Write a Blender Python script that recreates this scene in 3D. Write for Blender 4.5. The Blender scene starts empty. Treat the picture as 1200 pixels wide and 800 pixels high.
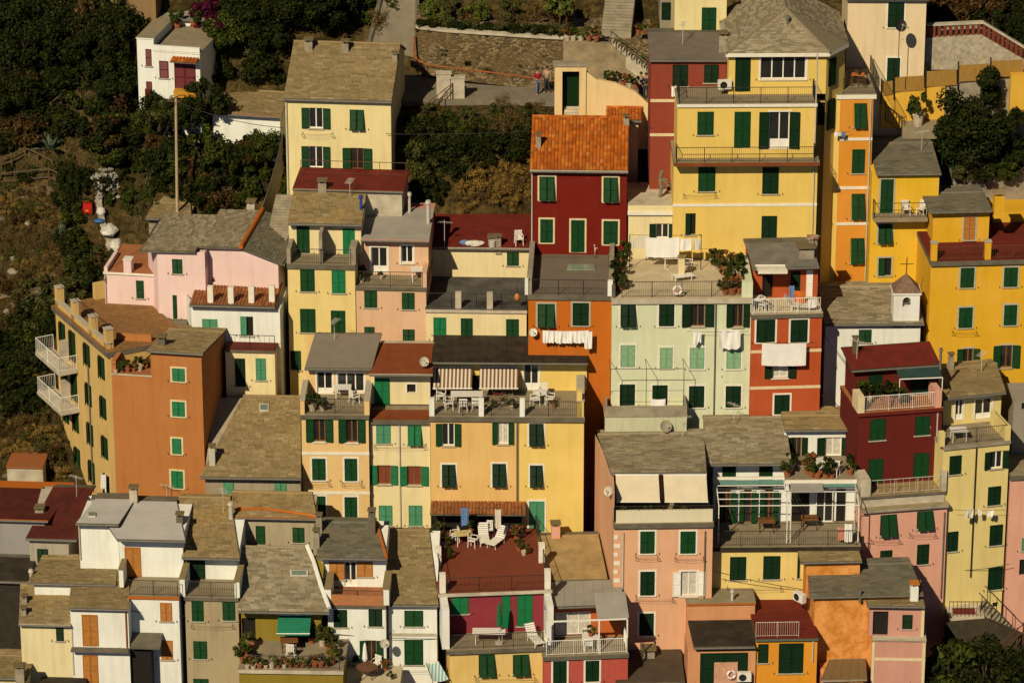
import bpy, math, random
from mathutils import Vector, Matrix, noise
random.seed(7)
R = math.radians
SC = bpy.context.scene
COL = SC.collection
# ---------------------------------------------------------------- camera model
PIT, DIST, SPX = R(22), 250.0, 19.0
FPX = SPX * DIST
CP, SP = math.cos(PIT), math.sin(PIT)
CAM = Vector((0, -DIST * CP, 30 + DIST * SP))
FWD, UPV = Vector((0, CP, -SP)), Vector((0, SP, CP))
def ray(px, py):
    return (FWD * FPX + Vector((px - 600, 0, 0)) + UPV * (400 - py)).normalized()
def hitY(px, py, Y):
    d = ray(px, py)
    return CAM + d * ((Y - CAM.y) / d.y)
def hitZ(px, py, z):
    d = ray(px, py)
    return CAM + d * ((z - CAM.z) / d.z)
def smooth(a, b, x):
    t = min(1, max(0, (x - a) / (b - a)))
    return t * t * (3 - 2 * t)
def terr(X, Y):
    """hill side: a slope of about 45 degrees, steeper below the road at the top"""
    base = 27 + Y if Y > -60 else -33 + (Y + 60) * .15
    k = smooth(-13, -8, X)
    up = max(base, min(27 + Y + 8 * smooth(3, 8, Y), 41.9))
    z = base + (up - base) * k
    if Y > 60: z = 87 + (Y - 60) * .6
    f = smooth(-14, -22, X) * smooth(-30, -10, Y)
    z += f * (.28 * noise.noise(Vector((X * 1.3, Y * 1.3, 1.7))) + 1.0 * noise.noise(Vector((X * .13, Y * .13, 3.1))) + .45 * noise.noise(Vector((X * .45, Y * .45, 7.7))))
    z -= 1.6 * smooth(2.2, 0, abs(X + 25.2 - (Y - 6) * .12)) * smooth(1, 4, Y) * smooth(17, 12, Y) * .6
    if Y > 12: z -= 1.6 * smooth(-12.5, -11.3, X) * smooth(-5.2, -6.2, X)
    return z
def ground(px, py):
    d = ray(px, py)
    t = 200.0
    while t < 420:
        p = CAM + d * t
        if p.z < terr(p.x, p.y): break
        t += .15
    return CAM + d * t
# ---------------------------------------------------------------- materials
MATS = {}
SUNF = (1.16, 1.02, .80)
def srgb(c): return tuple((x / 255 / 12.92 if x <= 10 else ((x / 255 + .055) / 1.055) ** 2.4) for x in c)
def lit(r, g, b):
    """albedo of a sun-lit facade that photographs as this sRGB value"""
    return tuple(min(.84, max(.004, v / k)) for v, k in zip(srgb((r, g, b)), SUNF))
def newmat(name):
    m = bpy.data.materials.new(name); m.use_nodes = True
    nt = m.node_tree; b = nt.nodes['Principled BSDF']
    return m, nt, b
def N(nt, t, **kw):
    n = nt.nodes.new(t)
    for k, v in kw.items():
        if k in n.inputs: n.inputs[k].default_value = v
        else: setattr(n, k, v)
    return n
def ramp(nt, fac, stops):
    r = N(nt, 'ShaderNodeValToRGB'); e = r.color_ramp.elements
    while len(e) < len(stops): e.new(.5)
    for el, (p, c) in zip(e, stops):
        el.position = p; el.color = (*c, 1) if len(c) == 3 else c
    nt.links.new(fac, r.inputs[0]); return r.outputs[0]
def mixc(nt, fac, a, b, mode='MIX'):
    m = N(nt, 'ShaderNodeMix', data_type='RGBA', blend_type=mode)
    for s, v in ((m.inputs[0], fac), (m.inputs[6], a), (m.inputs[7], b)):
        if isinstance(v, (int, float)): s.default_value = v
        elif isinstance(v, tuple): s.default_value = (*v[:3], 1)
        else: nt.links.new(v, s)
    return m.outputs[2]
def pos(nt, scale=(1, 1, 1), off=(0, 0, 0)):
    g = N(nt, 'ShaderNodeNewGeometry'); mp = N(nt, 'ShaderNodeMapping')
    mp.inputs['Scale'].default_value = scale; mp.inputs['Location'].default_value = off
    nt.links.new(g.outputs['Position'], mp.inputs[0]); return mp.outputs[0]
def noi(nt, vec, scale, detail=4, rough=.6):
    n = N(nt, 'ShaderNodeTexNoise'); n.inputs['Scale'].default_value = scale
    n.inputs['Detail'].default_value = detail; n.inputs['Roughness'].default_value = rough
    nt.links.new(vec, n.inputs['Vector']); return n.outputs['Fac']
def bump(nt, b, h, strength=.3, dist=.02):
    bp = N(nt, 'ShaderNodeBump'); bp.inputs['Strength'].default_value = strength; bp.inputs['Distance'].default_value = dist
    nt.links.new(h, bp.inputs['Height']); nt.links.new(bp.outputs[0], b.inputs['Normal'])
def sc(c, k): return tuple(min(1, x * k) for x in c)
def stucco(key, c, wear=.35, patch=.2, blot=.0):
    """painted lime plaster: fading, rain streaks, dirt, optional lost patches showing grey render"""
    if key in MATS: return MATS[key]
    m, nt, b = newmat('plaster_' + key)
    off = (random.uniform(0, 99), random.uniform(0, 99), random.uniform(0, 99))
    v = pos(nt, off=off)
    n1 = noi(nt, v, .55, 5, .62)
    g = sum(c) / 3
    fade = tuple(min(.86, x * .93 + .07 * g) for x in c)
    col = mixc(nt, ramp(nt, n1, [(.3, (0, 0, 0)), (.72, (1, 1, 1))]), sc(c, .88), fade)
    vs = pos(nt, (1, 1, .1), off)
    n2 = noi(nt, vs, 2.4, 4, .7)
    col = mixc(nt, ramp(nt, n2, [(.47, (0, 0, 0)), (.78, (min(1, wear * 1.35),) * 3)]), col, tuple(x * k for x, k in zip(c, (.6, .55, .5))))
    n3 = noi(nt, v, 7, 6, .75)
    col = mixc(nt, ramp(nt, n3, [(.55, (0, 0, 0)), (.8, (wear * .55,) * 3)]), col, tuple(x * k for x, k in zip(c, (.66, .6, .55))))
    if blot:
        n5 = noi(nt, v, 1.1, 6, .75)
        col = mixc(nt, ramp(nt, n5, [(.42, (0, 0, 0)), (.6, (blot,) * 3)]), col, tuple(min(.8, x * k + .06) for x, k in zip(c, (1.25, 1.45, 1.6))))
    if patch:
        n4 = noi(nt, v, .8, 7, .7)
        col = mixc(nt, ramp(nt, n4, [(.74 - patch * .2, (0, 0, 0)), (.755 - patch * .2, (1, 1, 1))]), col, (.33, .29, .23))
    nt.links.new(col, b.inputs['Base Color'])
    b.inputs['Roughness'].default_value = .92; b.inputs['Specular IOR Level'].default_value = .15
    bump(nt, b, n3, .35, .012)
    MATS[key] = m; return m
def plain(key, c, rough=.6, var=.25, scale=3.0, metal=0.0, spec=.3, stretch=(1, 1, 1)):
    if key in MATS: return MATS[key]
    m, nt, b = newmat(key)
    v = pos(nt, stretch); n1 = noi(nt, v, scale, 5, .65)
    col = mixc(nt, ramp(nt, n1, [(.3, (0, 0, 0)), (.7, (1, 1, 1))]), sc(c, 1 - var), sc(c, 1 + var * .6))
    nt.links.new(col, b.inputs['Base Color'])
    b.inputs['Roughness'].default_value = rough; b.inputs['Metallic'].default_value = metal
    b.inputs['Specular IOR Level'].default_value = spec
    bump(nt, b, n1, .15, .01)
    MATS[key] = m; return m
def island(key, stops, rough=.8, lich=None, trans=0, spec=.2, lsc=1.2, lamt=.7):
    """colour differs from piece to piece (slates, tiles, leaves)"""
    if key in MATS: return MATS[key]
    m, nt, b = newmat(key)
    g = N(nt, 'ShaderNodeNewGeometry')
    col = ramp(nt, g.outputs['Random Per Island'], stops)
    if lich:
        n = noi(nt, pos(nt), lsc, 6, .7)
        col = mixc(nt, ramp(nt, n, [(.45, (0, 0, 0)), (.68, (lamt,) * 3)]), col, lich)
    nt.links.new(col, b.inputs['Base Color'])
    b.inputs['Roughness'].default_value = rough; b.inputs['Specular IOR Level'].default_value = spec
    MATS[key] = m; return m
def striped(key, c1, c2, period, axis=0):
    if key in MATS: return MATS[key]
    m, nt, b = newmat(key)
    tc = N(nt, 'ShaderNodeTexCoord'); sx = N(nt, 'ShaderNodeSeparateXYZ')
    nt.links.new(tc.outputs['Object'], sx.inputs[0])
    mm = N(nt, 'ShaderNodeMath', operation='PINGPONG'); mm.inputs[1].default_value = period
    nt.links.new(sx.outputs[axis], mm.inputs[0])
    g = N(nt, 'ShaderNodeMath', operation='GREATER_THAN'); g.inputs[1].default_value = period / 2
    nt.links.new(mm.outputs[0], g.inputs[0])
    nt.links.new(mixc(nt, g.outputs[0], c1, c2), b.inputs['Base Color'])
    b.inputs['Roughness'].default_value = .9; MATS[key] = m; return m
# roofs
ST = [(0, (.165, .125, .06)), (.25, (.235, .178, .088)), (.8, (.27, .205, .102)), (1, (.34, .265, .145))]
slate = island('roof_slate', ST, .9, (.2, .145, .068), lsc=.7, lamt=.75)
slate_dark = island('roof_slate_dark', [(p, sc(c, .5)) for p, c in ST], .85, (.12, .085, .04), lamt=.5)
slate_grey = island('roof_slate_grey', [(p, (c[0] * .55, c[1] * .68, c[2] * 1.0)) for p, c in ST], .85, (.22, .17, .1), lsc=.6, lamt=.5)
slate_pale = island('roof_slate_pale', [(0, (.17, .145, .095)), (.4, (.25, .212, .14)), (1, (.36, .31, .215))], .9, (.2, .155, .085), lsc=.5, lamt=.6)
slate_gold = island('roof_slate_lichen', [(p, sc(c, 1.05)) for p, c in ST], .9, (.36, .235, .075), lsc=.6, lamt=.6)
tile_or = island('roof_clay_tile', [(0, (.26, .06, .006)), (.5, (.4, .1, .009)), (.85, (.47, .13, .012)), (1, (.52, .2, .04))], .85, (.28, .12, .03), lsc=2.0, lamt=.5)
tile_br = island('roof_clay_tile_brown', [(0, (.2, .07, .025)), (.6, (.3, .1, .03)), (1, (.36, .15, .05))], .85, (.2, .11, .05))
felt_red = plain('roof_felt_red', (.13, .014, .007), .85, .3, 1.3)
felt_maroon = plain('roof_felt_maroon', (.075, .012, .007), .9, .45, 1.2)
felt_brown = plain('roof_paint_brown', (.2, .05, .012), .8, .25, 1.0)
felt_black = plain('roof_felt_black', (.034, .026, .016), .9, .6, 1.3)
felt_dark = plain('roof_bitumen_weathered', (.085, .08, .07), .9, .65, .7)
metal_grey = plain('roof_sheet_grey', (.3, .28, .245), .75, .16, .8)
metal_white = plain('roof_membrane_pale', (.48, .47, .45), .75, .12, .8)
concrete = plain('concrete_old', (.3, .26, .19), .95, .35, 1.6)
conc_pale = plain('concrete_pale', (.48, .43, .33), .95, .3, 1.2)
conc_dark = plain('concrete_dark', (.13, .115, .085), .95, .35, 1.4)
floor_grey = plain('terrace_floor_grey', (.26, .215, .14), .9, .22, 1.2)
floor_pale = plain('terrace_floor_pale', (.5, .42, .28), .9, .2, .9)
floor_red = plain('terrace_floor_red', (.13, .035, .02), .85, .22, 1.0)
floor_terra = plain('terrace_floor_terracotta', (.33, .13, .05), .9, .25, 1.5)
ochre_roof = plain('roof_ochre_render', (.33, .23, .1), .95, .3, 1.1)
iron = plain('iron_dark', (.03, .03, .026), .5, .3, 5, .3)
rust_iron = plain('iron_rusty', (.12, .05, .025), .7, .4, 5)
white_paint = plain('paint_white', (.78, .76, .7), .5, .08, 4)
grey_pipe = plain('pipe_grey', (.5, .47, .4), .5, .2, 3)
zinc = plain('gutter_zinc', (.14, .13, .11), .6, .3, 4)
glass = plain('window_glass', (.02, .022, .022), .12, .4, 1.2, 0, .6)
curtain = plain('net_curtain', (.55, .52, .44), .6, .3, 5)
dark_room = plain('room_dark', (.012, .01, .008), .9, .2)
wood = plain('wood_brown', (.2, .08, .025), .7, .35, 6, 0, .3, (1, 1, .15))
wood_dark = plain('wood_dark', (.09, .045, .02), .75, .35, 6)
SHC = {'G': plain('paint_bottle_green', (.008, .047, .014), .5, .3, 6, 0, .08),
       'D': plain('paint_dark_green', (.006, .024, .009), .5, .3, 6, 0, .08),
       'B': plain('paint_bright_green', (.012, .15, .055), .5, .25, 6, 0, .08),
       'L': plain('paint_sage_green', (.2, .36, .2), .6, .2, 6),
       'T': plain('paint_teal_green', (.05, .22, .115), .6, .2, 6),
       'N': plain('paint_tan_brown', (.38, .15, .025), .6, .25, 6),
       'W': white_paint, 'R': plain('paint_oxblood', (.12, .012, .016), .5, .25, 6),
       'K': plain('shutter_mahogany', (.2, .05, .025), .5, .25, 6)}
SUR = {'W': plain('surround_white', (.74, .7, .6), .9, .12, 3), 'Y': plain('surround_grey', (.42, .38, .3), .9, .15, 3),
       'C': plain('surround_cream', (.66, .55, .34), .9, .15, 3)}
# ---------------------------------------------------------------- mesh builder
class MB:
    def __init__(s): s.v, s.f, s.m = [], [], []
    def poly(s, pts, m=0):
        k = len(s.v); s.v += [tuple(p) for p in pts]; s.f.append(tuple(range(k, k + len(pts)))); s.m.append(m)
    def box(s, x0, x1, y0, y1, z0, z1, m=0, M=None):
        P = [Vector((x, y, z)) for z in (z0, z1) for y in (y0, y1) for x in (x0, x1)]
        if M: P = [M @ p for p in P]
        s.hexa(P, m); return s
    def hexa(s, P, m=0):
        k = len(s.v); s.v += [tuple(p) for p in P]
        for q in ((0, 2, 3, 1), (4, 5, 7, 6), (0, 1, 5, 4), (2, 6, 7, 3), (0, 4, 6, 2), (1, 3, 7, 5)):
            s.f.append(tuple(k + i for i in q)); s.m.append(m)
    def tube(s, a, b, r, n=6, m=0, r2=None, cap=True):
        a, b = Vector(a), Vector(b); d = b - a
        if d.length < 1e-6: return s
        q = d.to_track_quat('Z', 'Y'); r2 = r if r2 is None else r2; k = len(s.v)
        for c, rr in ((a, r), (b, r2)):
            for i in range(n):
                t = 2 * math.pi * i / n
                s.v.append(tuple(c + q @ Vector((rr * math.cos(t), rr * math.sin(t), 0))))
        for i in range(n):
            j = (i + 1) % n; s.f.append((k + i, k + j, k + n + j, k + n + i)); s.m.append(m)
        if cap:
            s.f.append(tuple(k + i for i in reversed(range(n)))); s.m.append(m)
            s.f.append(tuple(k + n + i for i in range(n))); s.m.append(m)
        return s
    def path(s, pts, r, n=6, m=0):
        for a, b in zip(pts, pts[1:]): s.tube(a, b, r, n, m)
        return s
    def lathe(s, prof, n=12, m=0, c=(0, 0, 0), M=None):
        k = len(s.v)
        for r, z in prof:
            for i in range(n):
                t = 2 * math.pi * i / n
                p = Vector((c[0] + r * math.cos(t), c[1] + r * math.sin(t), c[2] + z))
                s.v.append(tuple(M @ p if M else p))
        for a in range(len(prof) - 1):
            for i in range(n):
                j = (i + 1) % n
                s.f.append((k + a * n + i, k + a * n + j, k + (a + 1) * n + j, k + (a + 1) * n + i)); s.m.append(m)
        return s
    def blob(s, c, rx, ry, rz, n=8, m=0, M=None):
        pr = [(math.sin(math.pi * i / 6) or .001, -math.cos(math.pi * i / 6)) for i in range(7)]
        T = Matrix.Translation(c) @ Matrix.Diagonal((rx, ry, rz, 1))
        return s.lathe(pr, n, m, M=(M @ T) if M else T)
    def data(s, name, mats, smooth=False):
        me = bpy.data.meshes.new(name); me.from_pydata(s.v, [], s.f)
        for mt in (mats if isinstance(mats, (list, tuple)) else [mats]): me.materials.append(mt)
        me.polygons.foreach_set('material_index', s.m)
        if smooth: me.polygons.foreach_set('use_smooth', [True] * len(s.f))
        me.update(); return me
    def build(s, name, mats, parent=None, smooth=False):
        return link(name, s.data(name, mats, smooth), parent)
def link(name, me, parent=None, loc=None, rz=None, scale=None):
    o = bpy.data.objects.new(name, me); COL.objects.link(o)
    if parent: o.parent = parent
    if loc is not None: o.location = loc
    if rz is not None: o.rotation_euler[2] = rz
    if scale is not None: o.scale = scale if hasattr(scale, '__len__') else (scale,) * 3
    return o
def tag(o, label=None, cat=None, group=None, kind=None):
    for k, v in (('label', label), ('category', cat), ('group', group), ('kind', kind)):
        if v: o[k] = v
    return o
def thing(name, label, cat, loc=(0, 0, 0), rz=0, group=None):
    o = bpy.data.objects.new(name, None); COL.objects.link(o); o.empty_display_size = .2
    o.location = loc; o.rotation_euler[2] = rz
    return tag(o, label, cat, group)
def dup(o, loc=None, rz=None, label=None, scale=None):
    def cp(a, par):
        c = a.copy(); COL.objects.link(c)
        if par: c.parent = par
        for ch in a.children: cp(ch, c)
        return c
    r = cp(o, None)
    if loc is not None: r.location = loc
    if rz is not None: r.rotation_euler[2] = rz
    if scale is not None: r.scale = scale if hasattr(scale, '__len__') else (scale,) * 3
    if label: r['label'] = label
    return r
# ---------------------------------------------------------------- roof coverings
def lerp2(A, B, C, D, s, t): return (A * (1 - s) + B * s) * (1 - t) + (D * (1 - s) + C * s) * t
def cover(mb, A, B, C, D, kind, m=0):
    """lay courses on the quad A(eave left) B(eave right) C(ridge right) D(ridge left)"""
    n = (B - A).cross(D - A).normalized()
    if n.z < 0: n = -n
    L, Wd = ((D - A).length + (C - B).length) / 2, (B - A).length
    sh, sw = (.18, .5) if kind == 'slate' else (.32, .21)
    nr = max(2, round(L / sh)); nc = max(2, round(Wd / sw))
    for i in range(nr):
        t0, t1 = i / nr, min(1, (i + 1.15) / nr)
        off = random.random() if kind == 'slate' else 0
        j = -off
        while j < nc - .01:
            s0, s1 = max(0, j / nc), min(1, (j + 1) / nc)
            j += 1
            if s1 - s0 < .004: continue
            if kind == 'slate':
                h = .022 + random.random() * .02; jt = random.uniform(-.12, .1) / nr
                a, b = lerp2(A, B, C, D, s0 + .02 / nc, max(0, t0 + jt)), lerp2(A, B, C, D, s1 - .02 / nc, max(0, t0 + jt + random.uniform(-.05, .05) / nr))
                c, d = lerp2(A, B, C, D, s1 - .02 / nc, t1), lerp2(A, B, C, D, s0 + .02 / nc, t1)
                hh = h + random.uniform(-.008, .008)
                k = len(mb.v)
                mb.v += [tuple(p) for p in (a + n * h, b + n * hh, c + n * .012, d + n * .012, a + n * .002, b + n * .002)]
                mb.f += [(k, k + 1, k + 2, k + 3), (k + 4, k + 5, k + 1, k)]; mb.m += [m, m]
            else:
                k = len(mb.v); jx = random.uniform(-.02, .02)
                for t, up in ((t0, .02), (t1, 0)):
                    for f, hh in ((0, .015), (.3, .075), (.7, .075), (1, .015)):
                        mb.v.append(tuple(lerp2(A, B, C, D, s0 + (s1 - s0) * f, t) + n * (hh + up + .01)))
                mb.f += [(k, k + 1, k + 5, k + 4), (k + 1, k + 2, k + 6, k + 5), (k + 2, k + 3, k + 7, k + 6), (k, k + 3, k + 2, k + 1)]; mb.m += [m] * 4
def slabq(mb, P, th, m=0, skip_top=False):
    """slab hanging th below the polygon P"""
    Q = [p - Vector((0, 0, th)) for p in P]
    mb.poly(P, m) if not skip_top else mb.poly([p - Vector((0, 0, .001)) for p in P], m)
    mb.poly(Q[::-1], m)
    for i in range(len(P)):
        j = (i + 1) % len(P); mb.poly([Q[i], Q[j], P[j], P[i]], m)
# ---------------------------------------------------------------- windows
SHM = {}
def shutter_mesh(c, flap=False, ajar=False):
    k = (c, flap)
    if k in SHM: return SHM[k]
    mb = MB()
    def leaf(z0, z1, T=None):
        mb.box(0, .1, -.045, 0, z0, z1, 0, T); mb.box(.9, 1, -.045, 0, z0, z1, 0, T)
        mb.box(.1, .9, -.045, 0, z0, z0 + .045, 0, T); mb.box(.1, .9, -.045, 0, z1 - .045, z1, 0, T)
        zm = (z0 + z1) / 2
        if z1 - z0 > .7: mb.box(.1, .9, -.043, 0, zm - .03, zm + .03, 0, T)
        n = int((z1 - z0) * 15)
        for i in range(n):
            z = z0 + .05 + (z1 - z0 - .1) * i / n; dz = (z1 - z0 - .1) / n
            P = [Vector(p) for p in ((.1, -.04, z), (.9, -.04, z), (.9, -.008, z + dz * 1.25), (.1, -.008, z + dz * 1.25))]
            mb.poly([T @ p for p in P] if T else P)
    leaf(0, 1, Matrix(((.93, 0, 0, .035), (0, 1, .3, -.3), (0, 0, .97, .03), (0, 0, 0, 1))) if flap else None)
    SHM[k] = mb.data('shutter', SHC[c]); return SHM[k]
def window(h, u0, u1, w0, w1, d, style, col='G', sur=None):
    """window or door in the wall plane y=d of house h; returns the hole"""
    ww = u1 - u0
    kind = 'door' if style in 'dDs' else 'window'
    opn = style in 'oOqD'
    if opn:
        a = ww * (.25 if style != 'q' else .28); h0, h1 = u0 + a, u1 - a
    else: h0, h1 = u0, u1
    mb = MB(); e = .05
    fm = white_paint if style in 'ogGsD' else wood
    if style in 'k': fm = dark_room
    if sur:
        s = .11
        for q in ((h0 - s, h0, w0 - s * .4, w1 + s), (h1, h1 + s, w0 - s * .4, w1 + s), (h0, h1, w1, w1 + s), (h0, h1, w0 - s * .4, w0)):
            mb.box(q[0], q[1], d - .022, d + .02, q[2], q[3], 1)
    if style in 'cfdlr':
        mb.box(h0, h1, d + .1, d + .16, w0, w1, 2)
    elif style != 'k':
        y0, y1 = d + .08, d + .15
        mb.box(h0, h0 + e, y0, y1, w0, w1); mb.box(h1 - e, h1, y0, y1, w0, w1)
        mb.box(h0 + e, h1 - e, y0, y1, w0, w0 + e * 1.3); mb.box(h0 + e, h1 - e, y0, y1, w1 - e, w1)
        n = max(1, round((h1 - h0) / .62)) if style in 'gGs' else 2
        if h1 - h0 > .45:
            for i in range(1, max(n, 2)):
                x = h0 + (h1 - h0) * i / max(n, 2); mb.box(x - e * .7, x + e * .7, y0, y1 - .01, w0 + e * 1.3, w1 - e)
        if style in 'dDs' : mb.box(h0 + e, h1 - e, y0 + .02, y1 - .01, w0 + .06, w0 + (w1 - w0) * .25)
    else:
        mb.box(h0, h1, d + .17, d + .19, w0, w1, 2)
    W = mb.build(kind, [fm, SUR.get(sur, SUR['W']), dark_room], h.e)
    if style in 'oOqgGDs':
        p = MB(); p.box(h0 + .02, h1 - .02, d + .118, d + .13, w0 + .02, w1 - .02)
        p.build('pane', SHC['K'] if style == 'O' else curtain if style in 'G' or (style in 'oO' and random.random() < .3) else glass, W)
    if kind == 'window' and w1 - w0 < 2.2 and style != 'k':
        m_ = MB().box(h0 - .08, h1 + .08, d - .09, d + .06, w0 - .07, w0 - .004)
        for x in (h0 - .27, h1 + .24): m_.box(x, x + .025, d - .09, d + .01, w0 + .02, w0 + .05, 1); m_.box(x - .005, x + .03, d - .1, d - .085, w0 - .03, w0 + .05, 1)
        m_.build('sill', [SUR.get(sur, SUR['Y']), rust_iron], W)
    def sh(x, w, ang, flap=False, y=None):
        o = link('shutter', shutter_mesh(col, flap), W, (x, d - .005 if y is None else y, w0), ang, (w, 1, w1 - w0))
    if style in 'cfd':
        f = style == 'f'
        if ww > .62:
            j = random.uniform(0, .05)
            sh(h0 + .01, (h1 - h0) / 2 - .015, -j, f); o = (h1 - h0) / 2
            sh(h0 + o + .005, o - .015, random.uniform(0, .03), f)
        else: sh(h0 + .01, h1 - h0 - .02, 0, f)
    elif style in 'lr':
        o = (h1 - h0) / 2
        sh(h0 + (.01 if style == 'r' else o + .005), o - .015, 0)
    elif style in 'oO' or style in 'qD':
        a = h0 - u0
        for x in (u0, h1 + .01):
            lf = x == u0; t = random.uniform(.03, .16)
            o = link('shutter', shutter_mesh(col), W, (h0 - .01 if lf else h1 + .01, d - .03, w0), (math.pi + t) if lf else -t, (a, -1 if lf else 1, w1 - w0))
    return (h0, h1, w0, w1)
# ---------------------------------------------------------------- houses
class House:
    def __init__(s, label, px, py, Y, yaw=0, name='house', cat='house', group='houses of the hillside village'):
        p = hitY(px, py, Y); s.yaw = R(yaw)
        z = min(terr(p.x, p.y), p.z)
        s.e = thing(name, label, cat, (p.x, p.y, z), s.yaw, group)
        s.M = Matrix.Translation((p.x, p.y, z)) @ Matrix.Rotation(s.yaw, 4, 'Z'); s.I = s.M.inverted()
        s.o = s.I @ CAM; s.rot = s.I.to_3x3(); s.z = -.4; s.top = None; s.roofpl = None; s.k = random.uniform(.002, .008)
        s.lastroof = None
    def uw(s, px, py, d=0):
        r = s.rot @ ray(px, py); p = s.o + r * ((d - s.o.y) / r.y); return p.x, p.z
    def p3(s, px, py, d): u, w = s.uw(px, py, d); return Vector((u, d, w))
    def atz(s, px, py, z):
        r = s.rot @ ray(px, py); return s.o + r * ((z - s.o.z) / r.z)
    def W(s, p): return s.M @ Vector(p)
    def onfloor(s, px, py): return s.M @ s.atz(px, py, s.z)
    def block(s, x0, x1, yt, d0, d1, mat, wins='', zb=None, back=None, name='wall', u=None, trim=None):
        """wall block; front plane y=d0, top at pixel row yt, windows given in pixels"""
        zb = s.z if zb is None else zb
        if u: u0, u1 = u; zt = s.uw((x0 + x1) / 2, yt, d0)[1]
        else:
            (u0, za), (u1, zc) = s.uw(x0, yt, d0), s.uw(x1, yt, d0); zt = (za + zc) / 2
        u0 += s.k; u1 -= s.k
        zk = zt if back is None else back
        holes = []
        for q in [t for t in wins.replace('\n', ' ').split(';') if t.strip()]:
            q = [t.strip() for t in q.split(',')]
            a, b, c, d = map(float, q[:4]); st = q[4]; cl = q[5] if len(q) > 5 else 'G'; su = q[6] if len(q) > 6 else None
            ua, wa = s.uw(a, d, d0); ub, wb = s.uw(c, b, d0)
            ub = s.uw(c, d, d0)[0]
            ua, ub = max(ua, u0 + .03), min(ub, u1 - .03)
            wb = min(wb, zt - .05); wa = max(wa, zb + .02)
            if ub - ua < .1 or wb - wa < .1: continue
            holes.append(window(s, ua, ub, wa, wb, d0, st, cl, su))
        mb = MB()
        xs = sorted({u0, u1, *[h[0] for h in holes], *[h[1] for h in holes]})
        zs = sorted({zb, zt, *[h[2] for h in holes], *[h[3] for h in holes]})
        inside = lambda x, z: any(h[0] < x < h[1] and h[2] < z < h[3] for h in holes)
        for i in range(len(xs) - 1):
            for j in range(len(zs) - 1):
                if not inside((xs[i] + xs[i + 1]) / 2, (zs[j] + zs[j + 1]) / 2):
                    mb.poly([(xs[i], d0, zs[j]), (xs[i + 1], d0, zs[j]), (xs[i + 1], d0, zs[j + 1]), (xs[i], d0, zs[j + 1])])
        for h0, h1, a, b in holes:
            r = d0 + .2
            mb.poly([(h0, d0, a), (h0, r, a), (h1, r, a), (h1, d0, a)]); mb.poly([(h0, d0, b), (h1, d0, b), (h1, r, b), (h0, r, b)])
            mb.poly([(h0, d0, a), (h0, d0, b), (h0, r, b), (h0, r, a)]); mb.poly([(h1, d0, a), (h1, r, a), (h1, r, b), (h1, d0, b)])
            mb.poly([(h0, r, a), (h0, r, b), (h1, r, b), (h1, r, a)])
        mb.poly([(u0, d1, zb), (u0, d0, zb), (u0, d0, zt), (u0, d1, zk)]); mb.poly([(u1, d0, zb), (u1, d1, zb), (u1, d1, zk), (u1, d0, zt)])
        mb.poly([(u1, d1, zb), (u0, d1, zb), (u0, d1, zk), (u1, d1, zk)]); mb.poly([(u0, d0, zt), (u1, d0, zt), (u1, d1, zk), (u0, d1, zk)])
        o = mb.build(name, mat, s.e)
        s.top = zt; s.u = (u0, u1); s.d = (d0, d1)
        if trim:
            for y, m in trim:
                zc = s.uw((x0 + x1) / 2, y, d0)[1]
                MB().box(u0 - .015, u1 + .015, d0 - .035, d0 + .03, zc - .09, zc + .09).build('band', m, s.e)
        return o
    def slab(s, d1, th=.25, over=.15, mat=None, edge=None, x=None, d0=None, up=True, name='terrace_floor', sides=.04):
        """slab on top of the last block from its front (with overhang) back to d1"""
        mat = mat or floor_grey; edge = edge or concrete
        u0, u1 = x or s.u; d0 = (s.d[0] if d0 is None else d0) - over
        z0 = s.top + .002; z1 = z0 + th
        mb = MB(); mb.box(u0 - sides, u1 + sides, d0, d1, z0, z1, 1)
        mb.poly([(u0 - sides, d0, z1 + .004), (u1 + sides, d0, z1 + .004), (u1 + sides, d1, z1 + .004), (u0 - sides, d1, z1 + .004)], 0)
        o = mb.build(name, [mat, edge], s.e); s.z = z1 + .004; s.fd = d0; s.top = s.z
        return o
    def par(s, xa, xb, da, db, hgt, mat, cap=None, px=True, name='parapet'):
        if px: xa, xb = s._ux(xa, da, s.z), s._ux(xb, da, s.z)
        mb = MB(); mb.box(xa, xb, da, db, s.z + .001, s.z + hgt, 0)
        if cap: mb.box(xa - .04, xb + .04, da - .04, db + .04, s.z + hgt + .001, s.z + hgt + .06, 1)
        return mb.build(name, [mat, cap or mat], s.e)
    def upx(s, px, py, d): return s.uw(px, py, d)[0]
    def rail(s, ua, ub, d, hgt=.95, mat=None, left=0, right=0, gap=.13, z=None, name='railing', bars=True):
        mat = mat or iron; z = s.z if z is None else z; mb = MB()
        def run(a, b):
            a, b = Vector(a), Vector(b); L = (b - a).length
            if L < .1: return
            up = Vector((0, 0, 1))
            mb.tube(a + up * hgt, b + up * hgt, .022, 4); mb.tube(a + up * .1, b + up * .1, .014, 4)
            n = max(1, round(L / 1.6))
            for i in range(n + 1): p = a.lerp(b, i / n); mb.tube(p, p + up * hgt, .02, 4)
            if bars:
                n = max(2, round(L / gap))
                for i in range(1, n): p = a.lerp(b, i / n); mb.tube(p + up * .1, p + up * hgt, .0085, 3, cap=False)
        run((ua, d, z), (ub, d, z))
        if left: run((ua, d, z), (ua, d + left, z))
        if right: run((ub, d, z), (ub, d + right, z))
        return mb.build(name, mat, s.e)
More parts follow.
